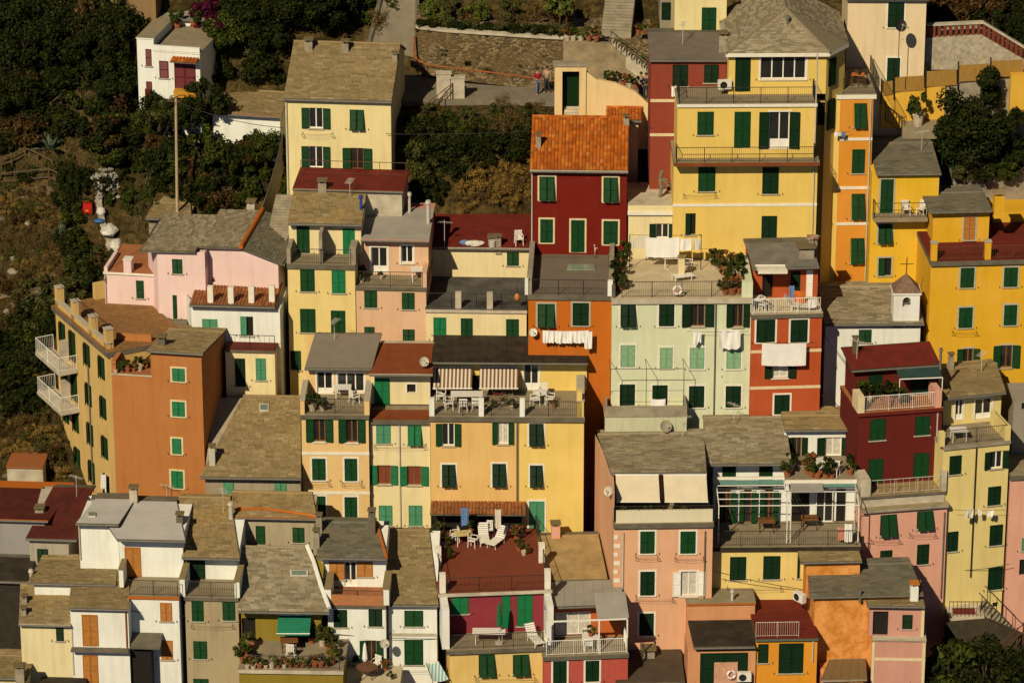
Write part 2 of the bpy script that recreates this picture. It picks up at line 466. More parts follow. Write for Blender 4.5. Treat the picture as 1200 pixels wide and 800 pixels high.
    def roofq(s, P, mat, kind='slate', th=.12, edge=None, name='roof', gutter=True):
        """roof slope through four local points: eave left, eave right, ridge right, ridge left"""
        A, B, C, D = [Vector(p) for p in P]
        mb = MB(); slabq(mb, [A, B, C, D], th, 1)
        if kind in ('slate', 'tile'): cover(mb, A, B, C, D, kind)
        else:
            n = (B - A).cross(D - A).normalized()
            mb.poly([p + n * .006 for p in (A, B, C, D)], 0)
            if kind == 'seam':
                k = max(2, round((B - A).length / .55))
                for i in range(k + 1): mb.tube(A.lerp(B, i / k) + n * .008, D.lerp(C, i / k) + n * .008, .018, 4)
        o = mb.build(name, [mat, edge or conc_dark], s.e)
        if gutter:
            g = MB(); dn = Vector((0, 0, -th * .7)); out = (A - D); out.z = 0; out.normalize()
            g.tube(A + dn + out * .07, B + dn + out * .07, .06, 6); g.build('gutter', zinc, o)
        nn = (B - A).cross(D - A).normalized(); s.roofpl = (A.copy(), nn); s.lastroof = o
        return o
    def roof(s, x0, x1, ye, yr, d, L, mat, kind='slate', back=2.0, drop=None, ov=.18, th=.12, body=None, edge=None, gutter=True, xr=None, u=None):
        """slope whose eave is seen at row ye (depth d) and ridge at row yr (depth d+L), with a rear slope behind the ridge;
        with body=(material, windows, y_bottom_depth) also the wall under it"""
        zc = s.uw((x0 + x1) / 2, ye, d)[1]; zr = s.uw((x0 + x1) / 2, yr, d + L)[1]
        if u: ua, ub = u
        else: ua, ub = s.uw(x0, ye, d)[0], s.uw(x1, ye, d)[0]
        ra, rb = (ua, ub) if not xr else (s.uw(xr[0], yr, d + L)[0], s.uw(xr[1], yr, d + L)[0])
        o = s.roofq([(ua, d, zc), (ub, d, zc), (rb, d + L, zr), (ra, d + L, zr)], mat, kind, th, edge, gutter=gutter)
        sl = (zr - zc) / L
        if back:
            dz = (sl if drop is None else drop) * back
            mb = MB(); P = [Vector((ra, d + L + .002, zr)), Vector((rb, d + L + .002, zr)), Vector((rb, d + L + back, zr - dz)), Vector((ra, d + L + back, zr - dz))]
            slabq(mb, P, th, 1)
            if kind in ('slate', 'tile'): cover(mb, P[3], P[2], P[1], P[0], kind)
            mb.build('rear_roof', [mat if kind in ('slate', 'tile') else edge or mat, edge or conc_dark], s.e)
            if kind == 'slate':
                rc = MB(); rc.tube((ra, d + L, zr + .01), (rb, d + L, zr + .01), .09, 6); rc.build('ridge', mat, s.e)
            elif kind == 'tile':
                rc = MB(); n = int((rb - ra) / .33)
                for i in range(n): rc.tube((ra + (rb - ra) * i / n, d + L, zr + .05), (ra + (rb - ra) * (i + 1.1) / n, d + L, zr + .06), .12, 7, r2=.1)
                rc.build('ridge', mat, s.e)
            s.rp = (zc, zr, zr - dz, d, d + L, d + L + back, th, sl)
        else: s.rp = (zc, zr, zr, d, d + L, d + L, th, sl)
        return o
    def under(s, x0, x1, d0, mat, wins='', ov=.2, zb=None, u=None, d1=None, name='wall', trim=None):
        """the wall block right under the last roof (sides follow its slope)"""
        zc, zr, zk, da, db, dc, th, sl = s.rp
        zb = s.z if zb is None else zb
        zt = zc + sl * (d0 - da) - th - .004
        u0, u1 = u or (s.uw(x0, 0, d0)[0], s.uw(x1, 0, d0)[0])
        # use the column position at the eave row
        if not u:
            zz = zt; u0 = s._ux(x0, d0, zz); u1 = s._ux(x1, d0, zz)
        dr = db; de = (dc - ov) if d1 is None else d1
        ztr = zr - th - .01
        zte = ztr - (zr - zk) * ((de - db) / (dc - db)) if dc > db else ztr
        s.block(x0, x1, 0, d0, dr, mat, wins, zb, None, name, None) if False else None
        # front with windows: reuse block for the front piece, then rear wedge
        s.block_z(u0, u1, zt, d0, dr, mat, wins, zb, ztr, name, trim)
        if dc > db and de > dr + .05:
            a, b = u0 + s.k, u1 - s.k; mb = MB()
            mb.poly([(a, de, zb), (a, dr, zb), (a, dr, ztr), (a, de, zte)]); mb.poly([(b, dr, zb), (b, de, zb), (b, de, zte), (b, dr, ztr)])
            mb.poly([(b, de, zb), (a, de, zb), (a, de, zte), (b, de, zte)])
            mb.build('rear_wall', mat, s.e)
        s.d = (d0, de)
    def _ux(s, px, d, z):
        # u of pixel column px on plane y=d at height z
        lo = s.o; w = s.W((0, d, z))
        py = 400
        for _ in range(6):
            u, zz = s.uw(px, py, d); py -= (z - zz) * SPX * CP
        return s.uw(px, py, d)[0]
    def block_z(s, u0, u1, zt, d0, d1, mat, wins, zb, back, name='wall', trim=None):
        save = s.uw
        # top row from height: find pixel row of zt in the middle
        py = 400
        for _ in range(6):
            u, zz = s.uw(600, py, d0); py -= (zt - zz) * SPX * CP
        return s.block(600, 600, py, d0, d1, mat, wins, zb, back, name, u=(u0, u1), trim=trim)
    def onroof(s, px, py):
        A, n = s.roofpl; r = s.rot @ ray(px, py); return s.o + r * ((A - s.o).dot(n) / r.dot(n))
    def chimney(s, px, py, w=.45, hgt=1.0, mat=None, cap=None, name='chimney', flat=None):
        """chimney whose foot is seen at px,py on the last roof (or floor)"""
        p = s.atz(px, py, flat) if flat is not None else s.onroof(px, py)
        mat = mat or concrete; mb = MB(); a = w / 2
        mb.box(p.x - a, p.x + a, p.y - a, p.y + a, p.z - .5, p.z + hgt, 0)
        mb.box(p.x - a * .75, p.x - a * .5, p.y - a * .8, p.y + a * .8, p.z + hgt, p.z + hgt + .16, 0)
        mb.box(p.x + a * .5, p.x + a * .75, p.y - a * .8, p.y + a * .8, p.z + hgt, p.z + hgt + .16, 0)
        mb.box(p.x - a * 1.25, p.x + a * 1.25, p.y - a * 1.25, p.y + a * 1.25, p.z + hgt + .16, p.z + hgt + .24, 1)
        return mb.build(name, [mat, cap or slate_dark], s.lastroof if (flat is None and s.lastroof) else s.e)
    def flue(s, px, py, r=.09, hgt=.8, mat=None, flat=None):
        p = s.atz(px, py, flat) if flat is not None else s.onroof(px, py); mb = MB()
        mb.tube(p - Vector((0, 0, .3)), p + Vector((0, 0, hgt)), r, 8); mb.tube(p + Vector((0, 0, hgt + .02)), p + Vector((0, 0, hgt + .2)), r * 1.7, 8, r2=r * 1.2)
        return mb.build('flue', mat or grey_pipe, s.lastroof if (flat is None and s.lastroof) else s.e)
    def skylight(s, x0, y0, x1, y1):
        P = [s.onroof(*q) for q in ((x0, y1), (x1, y1), (x1, y0), (x0, y0))]; n = s.roofpl[1]
        mb = MB(); slabq(mb, [p + n * .1 for p in P], .1, 0)
        c = sum(P, Vector()) / 4
        mb.poly([c + (p - c) * .82 + n * .106 for p in P], 1)
        return mb.build('skylight', [grey_pipe, plain('skylight_glass', (.16, .2, .17), .15, .2, 2, 0, .6)], s.lastroof or s.e)
    def pipe(s, px, y0, y1, d=0, mat=None, r=.045):
        a, b = s.p3(px, y0, d - .07), s.p3(px, y1, d - .07); b.x = a.x
        return MB().tube(a, b, r, 6).build('drainpipe', mat or grey_pipe, s.e)
    def awning(s, x0, x1, yt, yb, d, out, mat, cols=1, val=.2, parent=None):
        """sloping cloth from the wall (row yt, depth d) to its front bar (row yb, out metres nearer)"""
        A = s.p3(x0, yt, d); B = s.p3(x1, yt, d); C = s.p3(x1, yb, d - out); D = s.p3(x0, yb, d - out)
        C.x, D.x = B.x, A.x
        mb = MB()
        for i in range(cols):
            a, b = i / cols + .008, (i + 1) / cols - .008
            p, q = A.lerp(B, a), A.lerp(B, b); r_, t_ = D.lerp(C, b), D.lerp(C, a)
            mb.poly([t_, r_, q, p]); mb.poly([v - Vector((0, 0, .012)) for v in (p, q, r_, t_)])
            if val:
                n = 10
                for j in range(n):
                    e, f = t_.lerp(r_, j / n), t_.lerp(r_, (j + 1) / n); dz = Vector((0, 0, -val)); mid = (e + f) / 2 + dz * 1.15
                    mb.poly([e, e + dz, mid, f + dz, f])
        mb.tube(D, C, .03, 6, 1); mb.tube(A, B, .05, 6, 1)
        for k in (0.02, .98): mb.tube(A.lerp(B, k) - Vector((0, 0, .3)), D.lerp(C, k), .018, 5, 1)
        return mb.build('awning', [mat, white_paint], s.e)
# ================================================================ HOUSES
S = stucco
white_w = S('white', lit(246, 236, 206), .35, .0)
white_p = S('white_peeling', lit(246, 234, 204), .4, .28)
cream = S('cream', lit(243, 215, 142), .3)
cream2 = S('pale_cream', lit(245, 216, 150), .35)
H = {}
# ---------------------------------------------------------------- D1 cream house with slate roof, top
h = H['D1'] = House('cream house with a long slate roof beside the uphill lane', 334, 225, 5.0, -5)
h.roof(332, 459, 117, 50, -.2, 5, slate, back=3)
h.under(334, 458, 0, cream, '354,127,387,150,o,G;410,129,427,151,f,G;354,172,387,196,o,G;402,174,436,198,q,G')
h.chimney(362, 57, .5, .45); h.chimney(405, 60, .4, .5); h.chimney(463, 72, .3, .4)
h.pipe(335.5, 118, 240)
h.z = -.4
h.block(345, 471, 224, -3.5, -.01, conc_pale, name='annex_wall')
zt = h.top
a, b = h.u
h.roofq([(a - .1, -3.6, zt + .13), (b + .1, -3.6, zt + .13), (b + .1, -.02, zt + .22), (a - .1, -.02, zt + .22)], felt_red, 'flat', .1, tile_br)
h.z = zt + .2; h.rail(a + .1, b, -1.2, .9, rust_iron, gap=9, bars=False)
# ---------------------------------------------------------------- D2 yellow house
h = H['D2'] = House('narrow yellow house with flaking paint and two balcony doors under slate', 337, 465, -3.5, -3)
yel2 = S('yellow_flaking', lit(243, 207, 122), .3, .05)
h.block(337, 416, 315, 0, 6, yel2, '352,315.6,369,341,c,G;389,317,405,343,c,B;352,362,370,389,c,G;388,364,405,390,c,G;338,411,353,433,l,G')
h.slab(6, .3, .12, floor_grey, conc_dark)
h.roof(337, 424, 262, 224, 1.3, 3.6, slate_gold, back=2)
h.under(338, 423, 1.75, cream2, '348,265,363,296,c,G;402,268,416,298,c,B')
h.par(336, 341, 0, 1.75, .95, concrete); h.par(409, 417, 0, 1.75, .95, concrete); h.par(374, 378, .1, 1.74, 1.9, concrete)
h.rail(*h.u if False else (h.upx(341, 309, 0), h.upx(411, 309, 0)), 0)
h.chimney(378, 224, .5, .55); h.flue(423, 246, .09, .75, plain('flue_cap_blue', (.02, .06, .3), .5))
# ---------------------------------------------------------------- D3 pink house, grey metal roof
h = H['D3'] = House('salmon pink house with a grey sheet metal roof and a small balcony', 416, 400, -3.62, -3)
sal = S('salmon', lit(232, 180, 130), .3)
h.block(417, 499.5, 340, 0, 6, sal, '427,340.6,442,360,c,G;471,343,486,362,c,G;427,383,439,396,c,G;472,386,486,400,c,G')
h.slab(6, .22, .1, floor_grey, conc_dark)
h.roof(423, 503, 281, 244, 1.5, 4.2, metal_grey, 'flat', back=1.5, edge=S('salmon_edge', lit(222, 150, 115)))
h.under(420, 502, 2.0, sal, '435,290,454,319,D,W,W;470,288,484,308,g,W,W' if False else '435,290,454,319,s,W,W;470,288,484,308,g,W,W')
h.par(494, 500, 0, 2, .9, sal)
h.rail(h.upx(420, 335, 0), h.upx(495, 335, 0), 0)
h.flue(480, 249, .09, 1.1); h.flue(502, 262, .12, 1.3)
# ---------------------------------------------------------------- D4 low house with dark red roof, black terrace roof
h = H['D4'] = House('low cream house with weathered black terrace roof and dark red roof above', 498, 400, -4.2, -2)
h.block(499, 617, 366, 0, 5.6, cream2, '508,372,523,398,c,B;540,373,554,399,c,G;593,374,608,400,c,G')
h.slab(5.6, .2, .12, felt_dark, conc_pale)
zf = h.z
h.rail(h.upx(500, 365, .2), h.upx(617, 365, .2), .15, .95, iron)
for px in (537, 574): h.par(px - 3.5, px + 3.5, .05, .3, 1.05, conc_pale)
h.z = zf - .3
h.block(503, 621, 291, 5.4, 10.5, cream2, '594,296,608,311,c,G')
a, b = h.u
h.roofq([(a - .25, 5.2, h.top + .12), (b + .2, 5.2, h.top + .12), (b + .2, 10.8, h.top + .75), (a - .25, 10.8, h.top + .75)], felt_red, 'flat', .12, conc_pale)
h.flue(480, 248, .07, .9) if False else None
h.chimney(584, 288, .35, .5); h.chimney(577, 286, .5, .35)
# ---------------------------------------------------------------- C1 dark red house with orange tiled roof
h = H['C1'] = House('dark red house with a bright orange tiled roof above a grey terrace', 620, 500, -7.4, -2)
red1 = S('deep_red', lit(124, 27, 12), .2)
ora1 = S('burnt_orange', lit(205, 104, 16), .25)
h.block(619, 719, 351, 0, 7, ora1, '630,356,650,382,f,G,Y;671,355,690,381,c,D,Y')
h.slab(7.2, .3, .12, plain('terrace_floor_taupe', (.16, .13, .1), .9, .15, 1), conc_dark)
h.rail(h.upx(625, 343, 0), h.upx(713, 343, 0), 0, .95)
h.par(617, 623, 0, 6.7, .85, concrete); h.par(713, 718.5, 0, 6.7, .8, concrete)
h.par(615, 619, -.1, .2, 1.0, white_w); h.par(712, 718, -.15, .15, .95, white_w)
h.roof(621, 736, 200, 138, 6.45, 4.6, tile_or, 'tile', back=3, edge=conc_pale)
h.under(623, 735, 6.75, red1, '632,207,650,234,f,G,C;707,208,724,236,f,G,C;633,257,648,284,c,G,C;669,258,685,295,d,G,C;707,259,724,286,c,G,C')
h.pipe(623.5, 203, 290, 6.75); h.chimney(631, 173, .3, .7); h.chimney(734, 146, .35, .4)
mb = MB(); z = h.z + .02
P = [h.atz(x, y, z) for x, y in ((664, 317), (698, 317), (696, 311), (666, 311))]
slabq(mb, [p + Vector((0, 0, .08)) for p in P], .08); mb.build('skylight', plain('skylight_pale', (.22, .27, .2), .2, .2, 2, 0, .5), h.e)
# ---------------------------------------------------------------- C3 small cream house
h = H['C3'] = House('small cream house with flat stone roof squeezed beside the tall yellow house', 737, 300, -1.0)
h.block(736.5, 792, 249, 0, 4, cream2, '761,262,796,279,o,D' )
h.slab(4, .5, .12, conc_pale, cream2)
MB().box(h.u[0] - .06, h.u[1], -.18, .02, h.top - .62, h.top - .4).build('cornice', SUR['W'], h.e)
# ---------------------------------------------------------------- C4 pale green house
h = H['C4'] = House('pale green house with four window columns under a wide roof terrace', 717, 505, -8.0, 1)
pgr = S('pale_green', lit(224, 218, 166), .25)
h.block(717, 881, 355, 0, 6.4, pgr, '727,356.4,745,382,f,D,W;772,356.4,790,382,c,D,W;799,356.4,836,382.5,q,D;851,356.4,878,383,q,D;'
 '727,404,744,430,c,L,W;773,407,788,431,c,L,W;808,407,825,432,c,L,W;851,407,868,432,c,L,W;726,450,744,475,c,D,W;764,451,782,485,c,D,W;807,452,825,477,c,D,W;850,452,868,477,c,D,W')
h.slab(6.5, .34, .15, floor_pale, conc_pale)
h.rail(h.upx(729, 347, 0), h.upx(869, 347, 0), .05, 1.0)
h.par(869, 882, 0, .4, .95, pgr); h.par(717, 721, 0, 5.5, .75, conc_dark); h.par(874, 882, .4, 5, .8, pgr)
h.par(795, 802, 3.0, 3.4, 1.35, cream2, slate, name='chimney')
h.pipe(839, 357, 490, 0, zinc)
zz = h.z
h.z = -.4
h.block(709, 805, 489, -1.75, -.01, S('balcony_wall', lit(206, 198, 150), .5), zb=None, name='balcony_block')
h.slab(-.01, .06, 0, floor_pale, concrete)
u0, u1 = h.u
for q in ((u0, u1, -1.78, -1.6), (u0, u0 + .14, -1.6, 0), (u1 - .14, u1, -1.6, 0)): h.par(q[0], q[1], q[2], q[3], .62, concrete, px=False)
mb = MB()
for u in (u0 + .3, (u0 + u1) / 2, u1 - .2): mb.tube((u, -1.6, h.z), (u, -1.6, h.z + 3.0), .02, 5); mb.tube((u, -1.6, h.z + 3.0), (u, -.03, h.z + 3.0), .018, 5)
mb.tube((u0 + .3, -1.6, h.z + 3.0), (u1 - .2, -1.6, h.z + 3.0), .02, 5); mb.tube((u0 + .3, -1.6, h.z + 1.6), (u1 - .2, -1.6, h.z + 1.6), .012, 5)
mb.build('awning_frame', iron, h.e)
h.zb = h.z; h.z = zz
# ---------------------------------------------------------------- C5 red orange house
h = H['C5'] = House('red orange house with white banding and a cluttered balcony', 881, 495, -8.2, 4)
roo = S('red_orange', lit(194, 84, 38), .25)
h.block(881, 963.5, 372, 0, 7, roo, '886,374,908,401,c,D,W;926,374,946,401,c,D,W;896,413,932,443,o,D,W;907,462,925,485,c,D,W', trim=[(411, SUR['C']), (453.5, SUR['C'])])
h.slab(7, .26, .12, floor_pale, conc_dark)
h.rail(h.upx(882, 366, 0), h.upx(961, 366, 0), 0, .95, white_paint, gap=.12)
h.roof(882, 960, 313, 284, 2.0, 3.6, plain('roof_cement_grey', (.17, .16, .14), .9, .3, 1.2), 'flat', back=1)
h.under(883, 959, 2.6, roo, '893,322,905,350,k;926,318,937,350,c,D;944,316,952,348,c,W')
h.chimney(944, 300, .9, .5); h.chimney(952, 296, .5, .8, concrete, tile_br)
h.awning(885, 920, 311, 317, 2.1, 1.2, SUR['W'], 1)
# ---------------------------------------------------------------- B1 red brown tower
h = H['B1'] = House('tall red brown house with a low grey roof behind the yellow house', 763, 290, 1.75)
rbr = S('red_brown', lit(152, 66, 42), .25)
h.roof(761, 852, 70, 38, -.15, 3.8, plain('roof_slab_brown_grey', (.15, .125, .1), .9, .18, 1.5), 'flat', back=1.5)
h.under(763, 851, 0, rbr, '788,76,806,101,c,D;825,76,842,97,c,D', trim=[(118, SUR['C']), (158, SUR['C'])])
h.chimney(847, 60, .5, 1.0)
# ---------------------------------------------------------------- B2 tall yellow house
h = H['B2'] = House('tall yellow house with two long balconies and a hipped slate roof', 790, 290, -1.5, 1)
yb2 = S('golden_yellow', lit(243, 198, 92), .22)
h.block(789.5, 958.5, 189, 0, 6, yb2, '818,196,838,224,c,G;893,196,912,227,c,D;803,250,815,275,r,D;892,253,910,280,c,D;761,262,762,263,c', trim=[(240, SUR['W'])])
h.slab(6, .22, .9, floor_grey, felt_brown)
h.rail(h.upx(793, 184, -.85), h.upx(955, 184, -.85), -.83, .95, iron, .8, .8)
h.block(794, 957, 125, 0, 6, yb2, '817,131,836,158,c,G;860,131,879,173,d,G;889,131,936,174,D,D,W')
h.slab(6, .2, .12, floor_grey, SUR['W'])
h.rail(h.upx(796, 121, 0), h.upx(955, 121, 0), 0, 1.0, iron, 2.5, 1.6)
u = h.upx(853, 60, 1.7); v = h.upx(990, 60, 1.7)
# hipped roof of the top storey
zc = h.uw(900, 61, 1.6)[1]
A, B = h.p3(851, 52, 1.35), h.p3(973, 52, 1.35); A.z = B.z = zc
C = h.p3(921, 10, 3.9); C.y = 3.9
E = Vector((h.upx(995, 47, 3.2), 3.2, zc)); Fp = Vector((A.x, 9.5, zc)); G = Vector((E.x, 9.5, zc)); T = Vector((C.x, 9.5, C.z))
mb = MB(); base = [A, B, E, G, Fp]; slabq(mb, base, .24, 1)
def tri_cover(a, b, c): cover(mb, a, b, c.lerp(b, .02), c.lerp(a, .02), 'slate'); mb.poly([a, b, c], 0)
tri_cover(A, B, C)
cover(mb, B, E, E.lerp(C, .97) , C, 'slate') if False else mb.poly([B, E, C], 0)
cover(mb, E, G, T, C, 'slate'); mb.poly([E, G, T, C], 0); cover(mb, Fp, A, C, T, 'slate'); mb.poly([Fp, A, C, T], 0)
for p, q in ((A, C), (B, C), (C, T)): mb.tube(p, q, .09, 6, 0)
h.lastroof = mb.build('hipped_roof', [slate_pale, SUR['W']], h.e)
h.roofpl = (A.copy(), (B - A).cross(C - A).normalized()); h.flue(923, 28, .1, .3, zinc)
zt = zc - .26
h.block_z(A.x + .2, B.x - .15, zt, 1.7, 9.3, yb2, '861,66,879,107,d,D;891,66,944,93,g,D,W', h.z, zt)
# canted bay to the right of the top storey
Q = [Vector((B.x - .16, 1.71, 0)), Vector((E.x - .2, 3.3, 0))]
mb = MB(); zb = -.4
ux = Q[1] - Q[0]; L = ux.length; yw = math.atan2(ux.y, ux.x)
mb.poly([(Q[0].x, Q[0].y, zb), (Q[1].x, Q[1].y, zb), (Q[1].x, Q[1].y, zt), (Q[0].x, Q[0].y, zt)])
mb.poly([(Q[1].x, Q[1].y, zb), (Q[1].x, 9.2, zb), (Q[1].x, 9.2, zt), (Q[1].x, Q[1].y, zt)])
mb.build('bay_wall', yb2, h.e)
cb = thing('bay_window', None, None); cb.parent = h.e; cb.location = (Q[0].x, Q[0].y, 0); cb.rotation_euler[2] = yw
class _B: pass
bb = _B(); bb.e = h.e
for w0, w1 in ((zt - 2.05, zt - .35), (h.z - 2.4, h.z - .5)):
    m = MB(); m.box(.25, .95, -.05, .02, w0, w1)
    o = m.build('window', dark_room, h.e); o.location = (Q[0].x, Q[0].y, 0); o.rotation_euler[2] = yw
    for i in range(2): link('shutter', shutter_mesh('D'), o, (.25 + .36 * i, -.06, w0), 0, (.34, 1, w1 - w0))
bpy.data.objects.remove(cb)
h.pipe(958, 62, 290, 0); h.pipe(987, 58, 110, 3.25)
# ---------------------------------------------------------------- B3 orange house with table terrace
h = H['B3'] = House('slim orange house with white bands and a table on its roof terrace', 960, 335, 1.2, 2)
ob3 = S('warm_orange', lit(232, 146, 40), .22)
h.block(957, 1024, 116, 0, 6, yb2, '958,120,970,147,k,D', u=None)
h.block(985, 1023.5, 116, -.06, .2, ob3, '1000,121,1015,149,f,G;998,175,1013,203,c,G;997,227,1013,256,f,G;996,279,1012,308,f,G', trim=[(163, SUR['W']), (220, SUR['W']), (262, SUR['W'])])
h.d = (0, 6); h.slab(6, .28, .12, floor_grey, SUR['W'], x=(h.upx(981, 116, 0), h.upx(1026, 116, 0)))
h.rail(h.upx(988, 108, 0), h.upx(1030, 108, 0), .05, 1.0, iron, 0, 4.5)
h.pipe(1021, 117, 333, -.06)
# ---------------------------------------------------------------- B4 yellow house with white chairs balcony
h = H['B4'] = House('bright yellow house with a slate lean-to roof and two white balcony chairs', 1024, 340, .1, 2)
yb4 = S('chrome_yellow', lit(240, 182, 36), .22)
h.roof(1027, 1103, 203, 168, -.2, 4.2, slate_grey, back=2)
h.under(1022, 1101, 0, yb4, '1031,210,1046,252,d,G,Y;1029,262,1045,285,f,G,Y;1029,302,1044,323,r,G,Y')
u0, u1 = h.upx(1024, 259, -.9), h.upx(1087, 259, -.9)
zb = h.uw(1050, 259, -.9)[1]
MB().box(u0, u1, -.95, -.003, zb - .05, zb + .2).build('balcony_floor', floor_grey, h.e)
h.z = zb + .2; h.rail(u0 + .04, u1 - .04, -.9, .95, iron, .85, .85, gap=.3)
# ---------------------------------------------------------------- B5 big yellow house far right
h = H['B5'] = House('big yellow house with grey window surrounds and a dark red roof terrace', 1091, 480, -4.8, 4)
yb5 = S('mustard_yellow', lit(235, 172, 30), .22)
h.block(1091, 1240, 309, 0, 8, yb5, '1125,313.5,1141,337,c,G,Y;1176,313,1192,336,c,G,Y;1123,360,1139,384,c,G,Y;1176,357,1191,381,c,G,Y;1121,408,1147,427,q,G,Y;1163,404,1194,431,q,G,Y')
h.slab(8, .3, .2, felt_red, conc_dark)
h.rail(h.upx(1099, 303, 0), h.upx(1154, 303, 0), 0, .85, rust_iron); h.rail(h.upx(1161, 301, 0), h.upx(1240, 299, 0), 0, .85, rust_iron)
h.par(1091, 1098, -.1, .3, 1.1, yb5, SUR['Y']); h.par(1154, 1161, -.1, .3, 1.1, yb5, SUR['Y'])
h.roof(1089, 1163, 247, 226, 2.6, 2.8, slate_grey, back=1.5)
h.under(1094, 1160, 3.0, yb5, '1129,254,1142,281,c,N,Y')
h.chimney(1170, 245, .6, .9, yb5, slate)
h.block(1164, 1240, 248, 6.2, 8.5, yb5, '')
# ---------------------------------------------------------------- B6 chapel
h = H['B6'] = House('small white chapel with slate roof and a little bell turret', 966, 485, -5.4, 1, 'chapel', 'chapel')
h.roof(966, 1083, 379, 336, -.25, 4.8, slate_pale, back=1.2)
h.under(967, 1079, 0, white_w, '1006,386,1021,401,c,G')
ps = h.p3(1062, 376, -.1); mb = MB(); z0 = ps.z - .5; z1 = h.uw(1062, 346, -.1)[1]; zp = h.uw(1062, 320, .7)[1]; wd = .78
a = ps.x
for q in ((a - wd, a - .25, 0), (a + .25, a + wd, 0)): mb.box(q[0], q[1], 0, 1.4, z0, z1)
mb.box(a - .25, a + .25, 0, 1.4, z0, z0 + 1.35); mb.box(a - .25, a + .25, .5, 1.4, z0 + 1.35, z1)
n = 8
for i in range(n):
    t0, t1 = math.pi * i / n, math.pi * (i + 1) / n
    zc = z1 - .42
    P = [(a - .25 * math.cos(t0), zc + .25 * math.sin(t0)), (a - .25 * math.cos(t1), zc + .25 * math.sin(t1))]
    mb.poly([(P[0][0], 0, P[0][1]), (P[1][0], 0, P[1][1]), (P[1][0], 0, z1), (P[0][0], 0, z1)])
mb.box(a - wd - .08, a + wd + .08, -.08, 1.48, z1, z1 + .1)
t = mb.build('bell_turret', white_p, h.e)
mb = MB(); e = wd + .05
for P in (((-e, -.06), (e, -.06)), ((e, -.06), (e, 1.46)), ((e, 1.46), (-e, 1.46)), ((-e, 1.46), (-e, -.06))):
    mb.poly([(a + P[0][0], P[0][1], z1 + .11), (a + P[1][0], P[1][1], z1 + .11), (a, .7, zp)])
mb.build('turret_roof', plain('turret_roof_stone', (.2, .12, .08), .85, .5, 4), t)
mb = MB(); zc = zp; mb.tube((a, .7, zc - .1), (a, .7, zc + 1.0), .03, 5); mb.tube((a - .4, .7, zc + .58), (a + .4, .7, zc + .58), .025, 5)
mb.build('cross', iron, t)
mb = MB(); mb.lathe([(.02, .3), (.1, .26), (.14, .05), (.2, 0)], 10, 0, (a, .28, z0 + 1.6)); mb.build('bell', plain('bell_bronze', (.1, .07, .03), .4, .2, 3, .8), t)
# ---------------------------------------------------------------- A1 / A2 top houses
h = H['A1'] = House('cream house at the top edge with one tall green shutter', 790, 60, 6.2)
h.roof(788, 856, -14, -40, -.2, 4, slate); h.under(791, 852, 0, cream, '822,9,839,38,c,G')
h = H['A2'] = House('pale cream house with a rooftop satellite dish beside the concrete ramp', 994, 95, 6.4, -1)
h.roof(990, 1088, -2, -40, -.25, 4, slate_dark); h.under(994, 1086, 0, S('sand_cream', lit(240, 206, 150), .3), '1040,3,1059,32,c,D,W;1039,68,1054,96,d,D,W')
# ---------------------------------------------------------------- E1 terracotta
h = H['E1'] = House('tall terracotta house with four small white framed windows', 131, 585, -9.9, -9)
ter = S('terracotta', lit(192, 118, 56), .35, .25)
h.roof(172, 238, 412, 386, -.2, 5.4, slate, back=1.0, drop=.1)
h.under(176, 236, 0, ter, '202,432,217,446,c,B,C;202,471,217,487,c,B,C;202,514,213,531,c,B,C;201,552,215,571,c,B,C')
u0 = h.d
h.block(131, 178, 440, 0.02, 6, ter, '')
h.slab(6, .1, .05, floor_terra, conc_pale)
h.par(131, 136, -.05, 3.4, .8, ter); h.par(137, 178, 3.0, 3.2, 1.3, ter)
h.chimney(190, 404, .45, .4, conc_dark)
# ---------------------------------------------------------------- E2 yellow apartment seen edge-on
h = H['E2'] = House('long ochre apartment house seen edge on with white balconies over the slope', 74, 566, -1.2, -62)
och = S('ochre_cream', lit(222, 178, 98), .45)
h.block(74, 131, 395, 0, 5.2, och, '', u=(0, 8.7))
zt = h.top
S_ = []
def e2win(u, w, ww, hh, col):
    return (u, u + ww, zt - w - hh, zt - w)
ws = []
for r, w in enumerate((.5, 3.1, 5.7, 8.2)):
    for u in (.7, 2.3, 4.6, 6.9):
        q = e2win(u, w, .8, 1.9 if u < 2.5 and r < 2 else 1.35, 'G'); ws.append(q)
for q in ws:
    W = MB().box(q[0], q[1], -.03, .0, q[2], q[3]).build('window', dark_room, h.e)
    link('shutter', shutter_mesh('D'), W, (q[0], -.035, q[2]), -.5, (.4, 1, q[3] - q[2])); link('shutter', shutter_mesh('G'), W, (q[0] + .41, -.035, q[2]), -.05, (.4, 1, q[3] - q[2]))
h.slab(5.2, .3, .25, plain('terrace_floor_brown', (.24, .12, .04), .9, .35, 2.5), conc_dark)
h.par(0, 8.2, 0, .25, .35, och, SUR['Y'], px=False)
for u in (.0, 2.6, 5.4, 7.7): h.par(u, u + .45, 0, .45, 1.2, och, SUR['Y'], px=False)
h.rail(.3, 7.7, .3, 1.3, iron, gap=.6)
h.par(0, .4, 2.5, 3.6, 1.0, och, px=False); h.par(0.02, .42, 3.7, 4.3, 1.7, och, px=False)
for w in (2.75, 5.35):
    b = MB(); b.box(-.5, 3.4, -1.25, -.003, zt - w - .2, zt - w); o = b.build('balcony_floor', conc_pale, h.e)
    h.z = zt - w + .003; h.rail(-.45, 3.35, -1.2, .95, white_paint, 1.15, 1.15, gap=.11)
    MB().box(1.9, 1.96, -.6, -.003, zt - w + .01, zt - w + 1.5).build('balcony_screen', conc_pale, h.e)
h.pipe(103, 430, 570, 0, zinc)
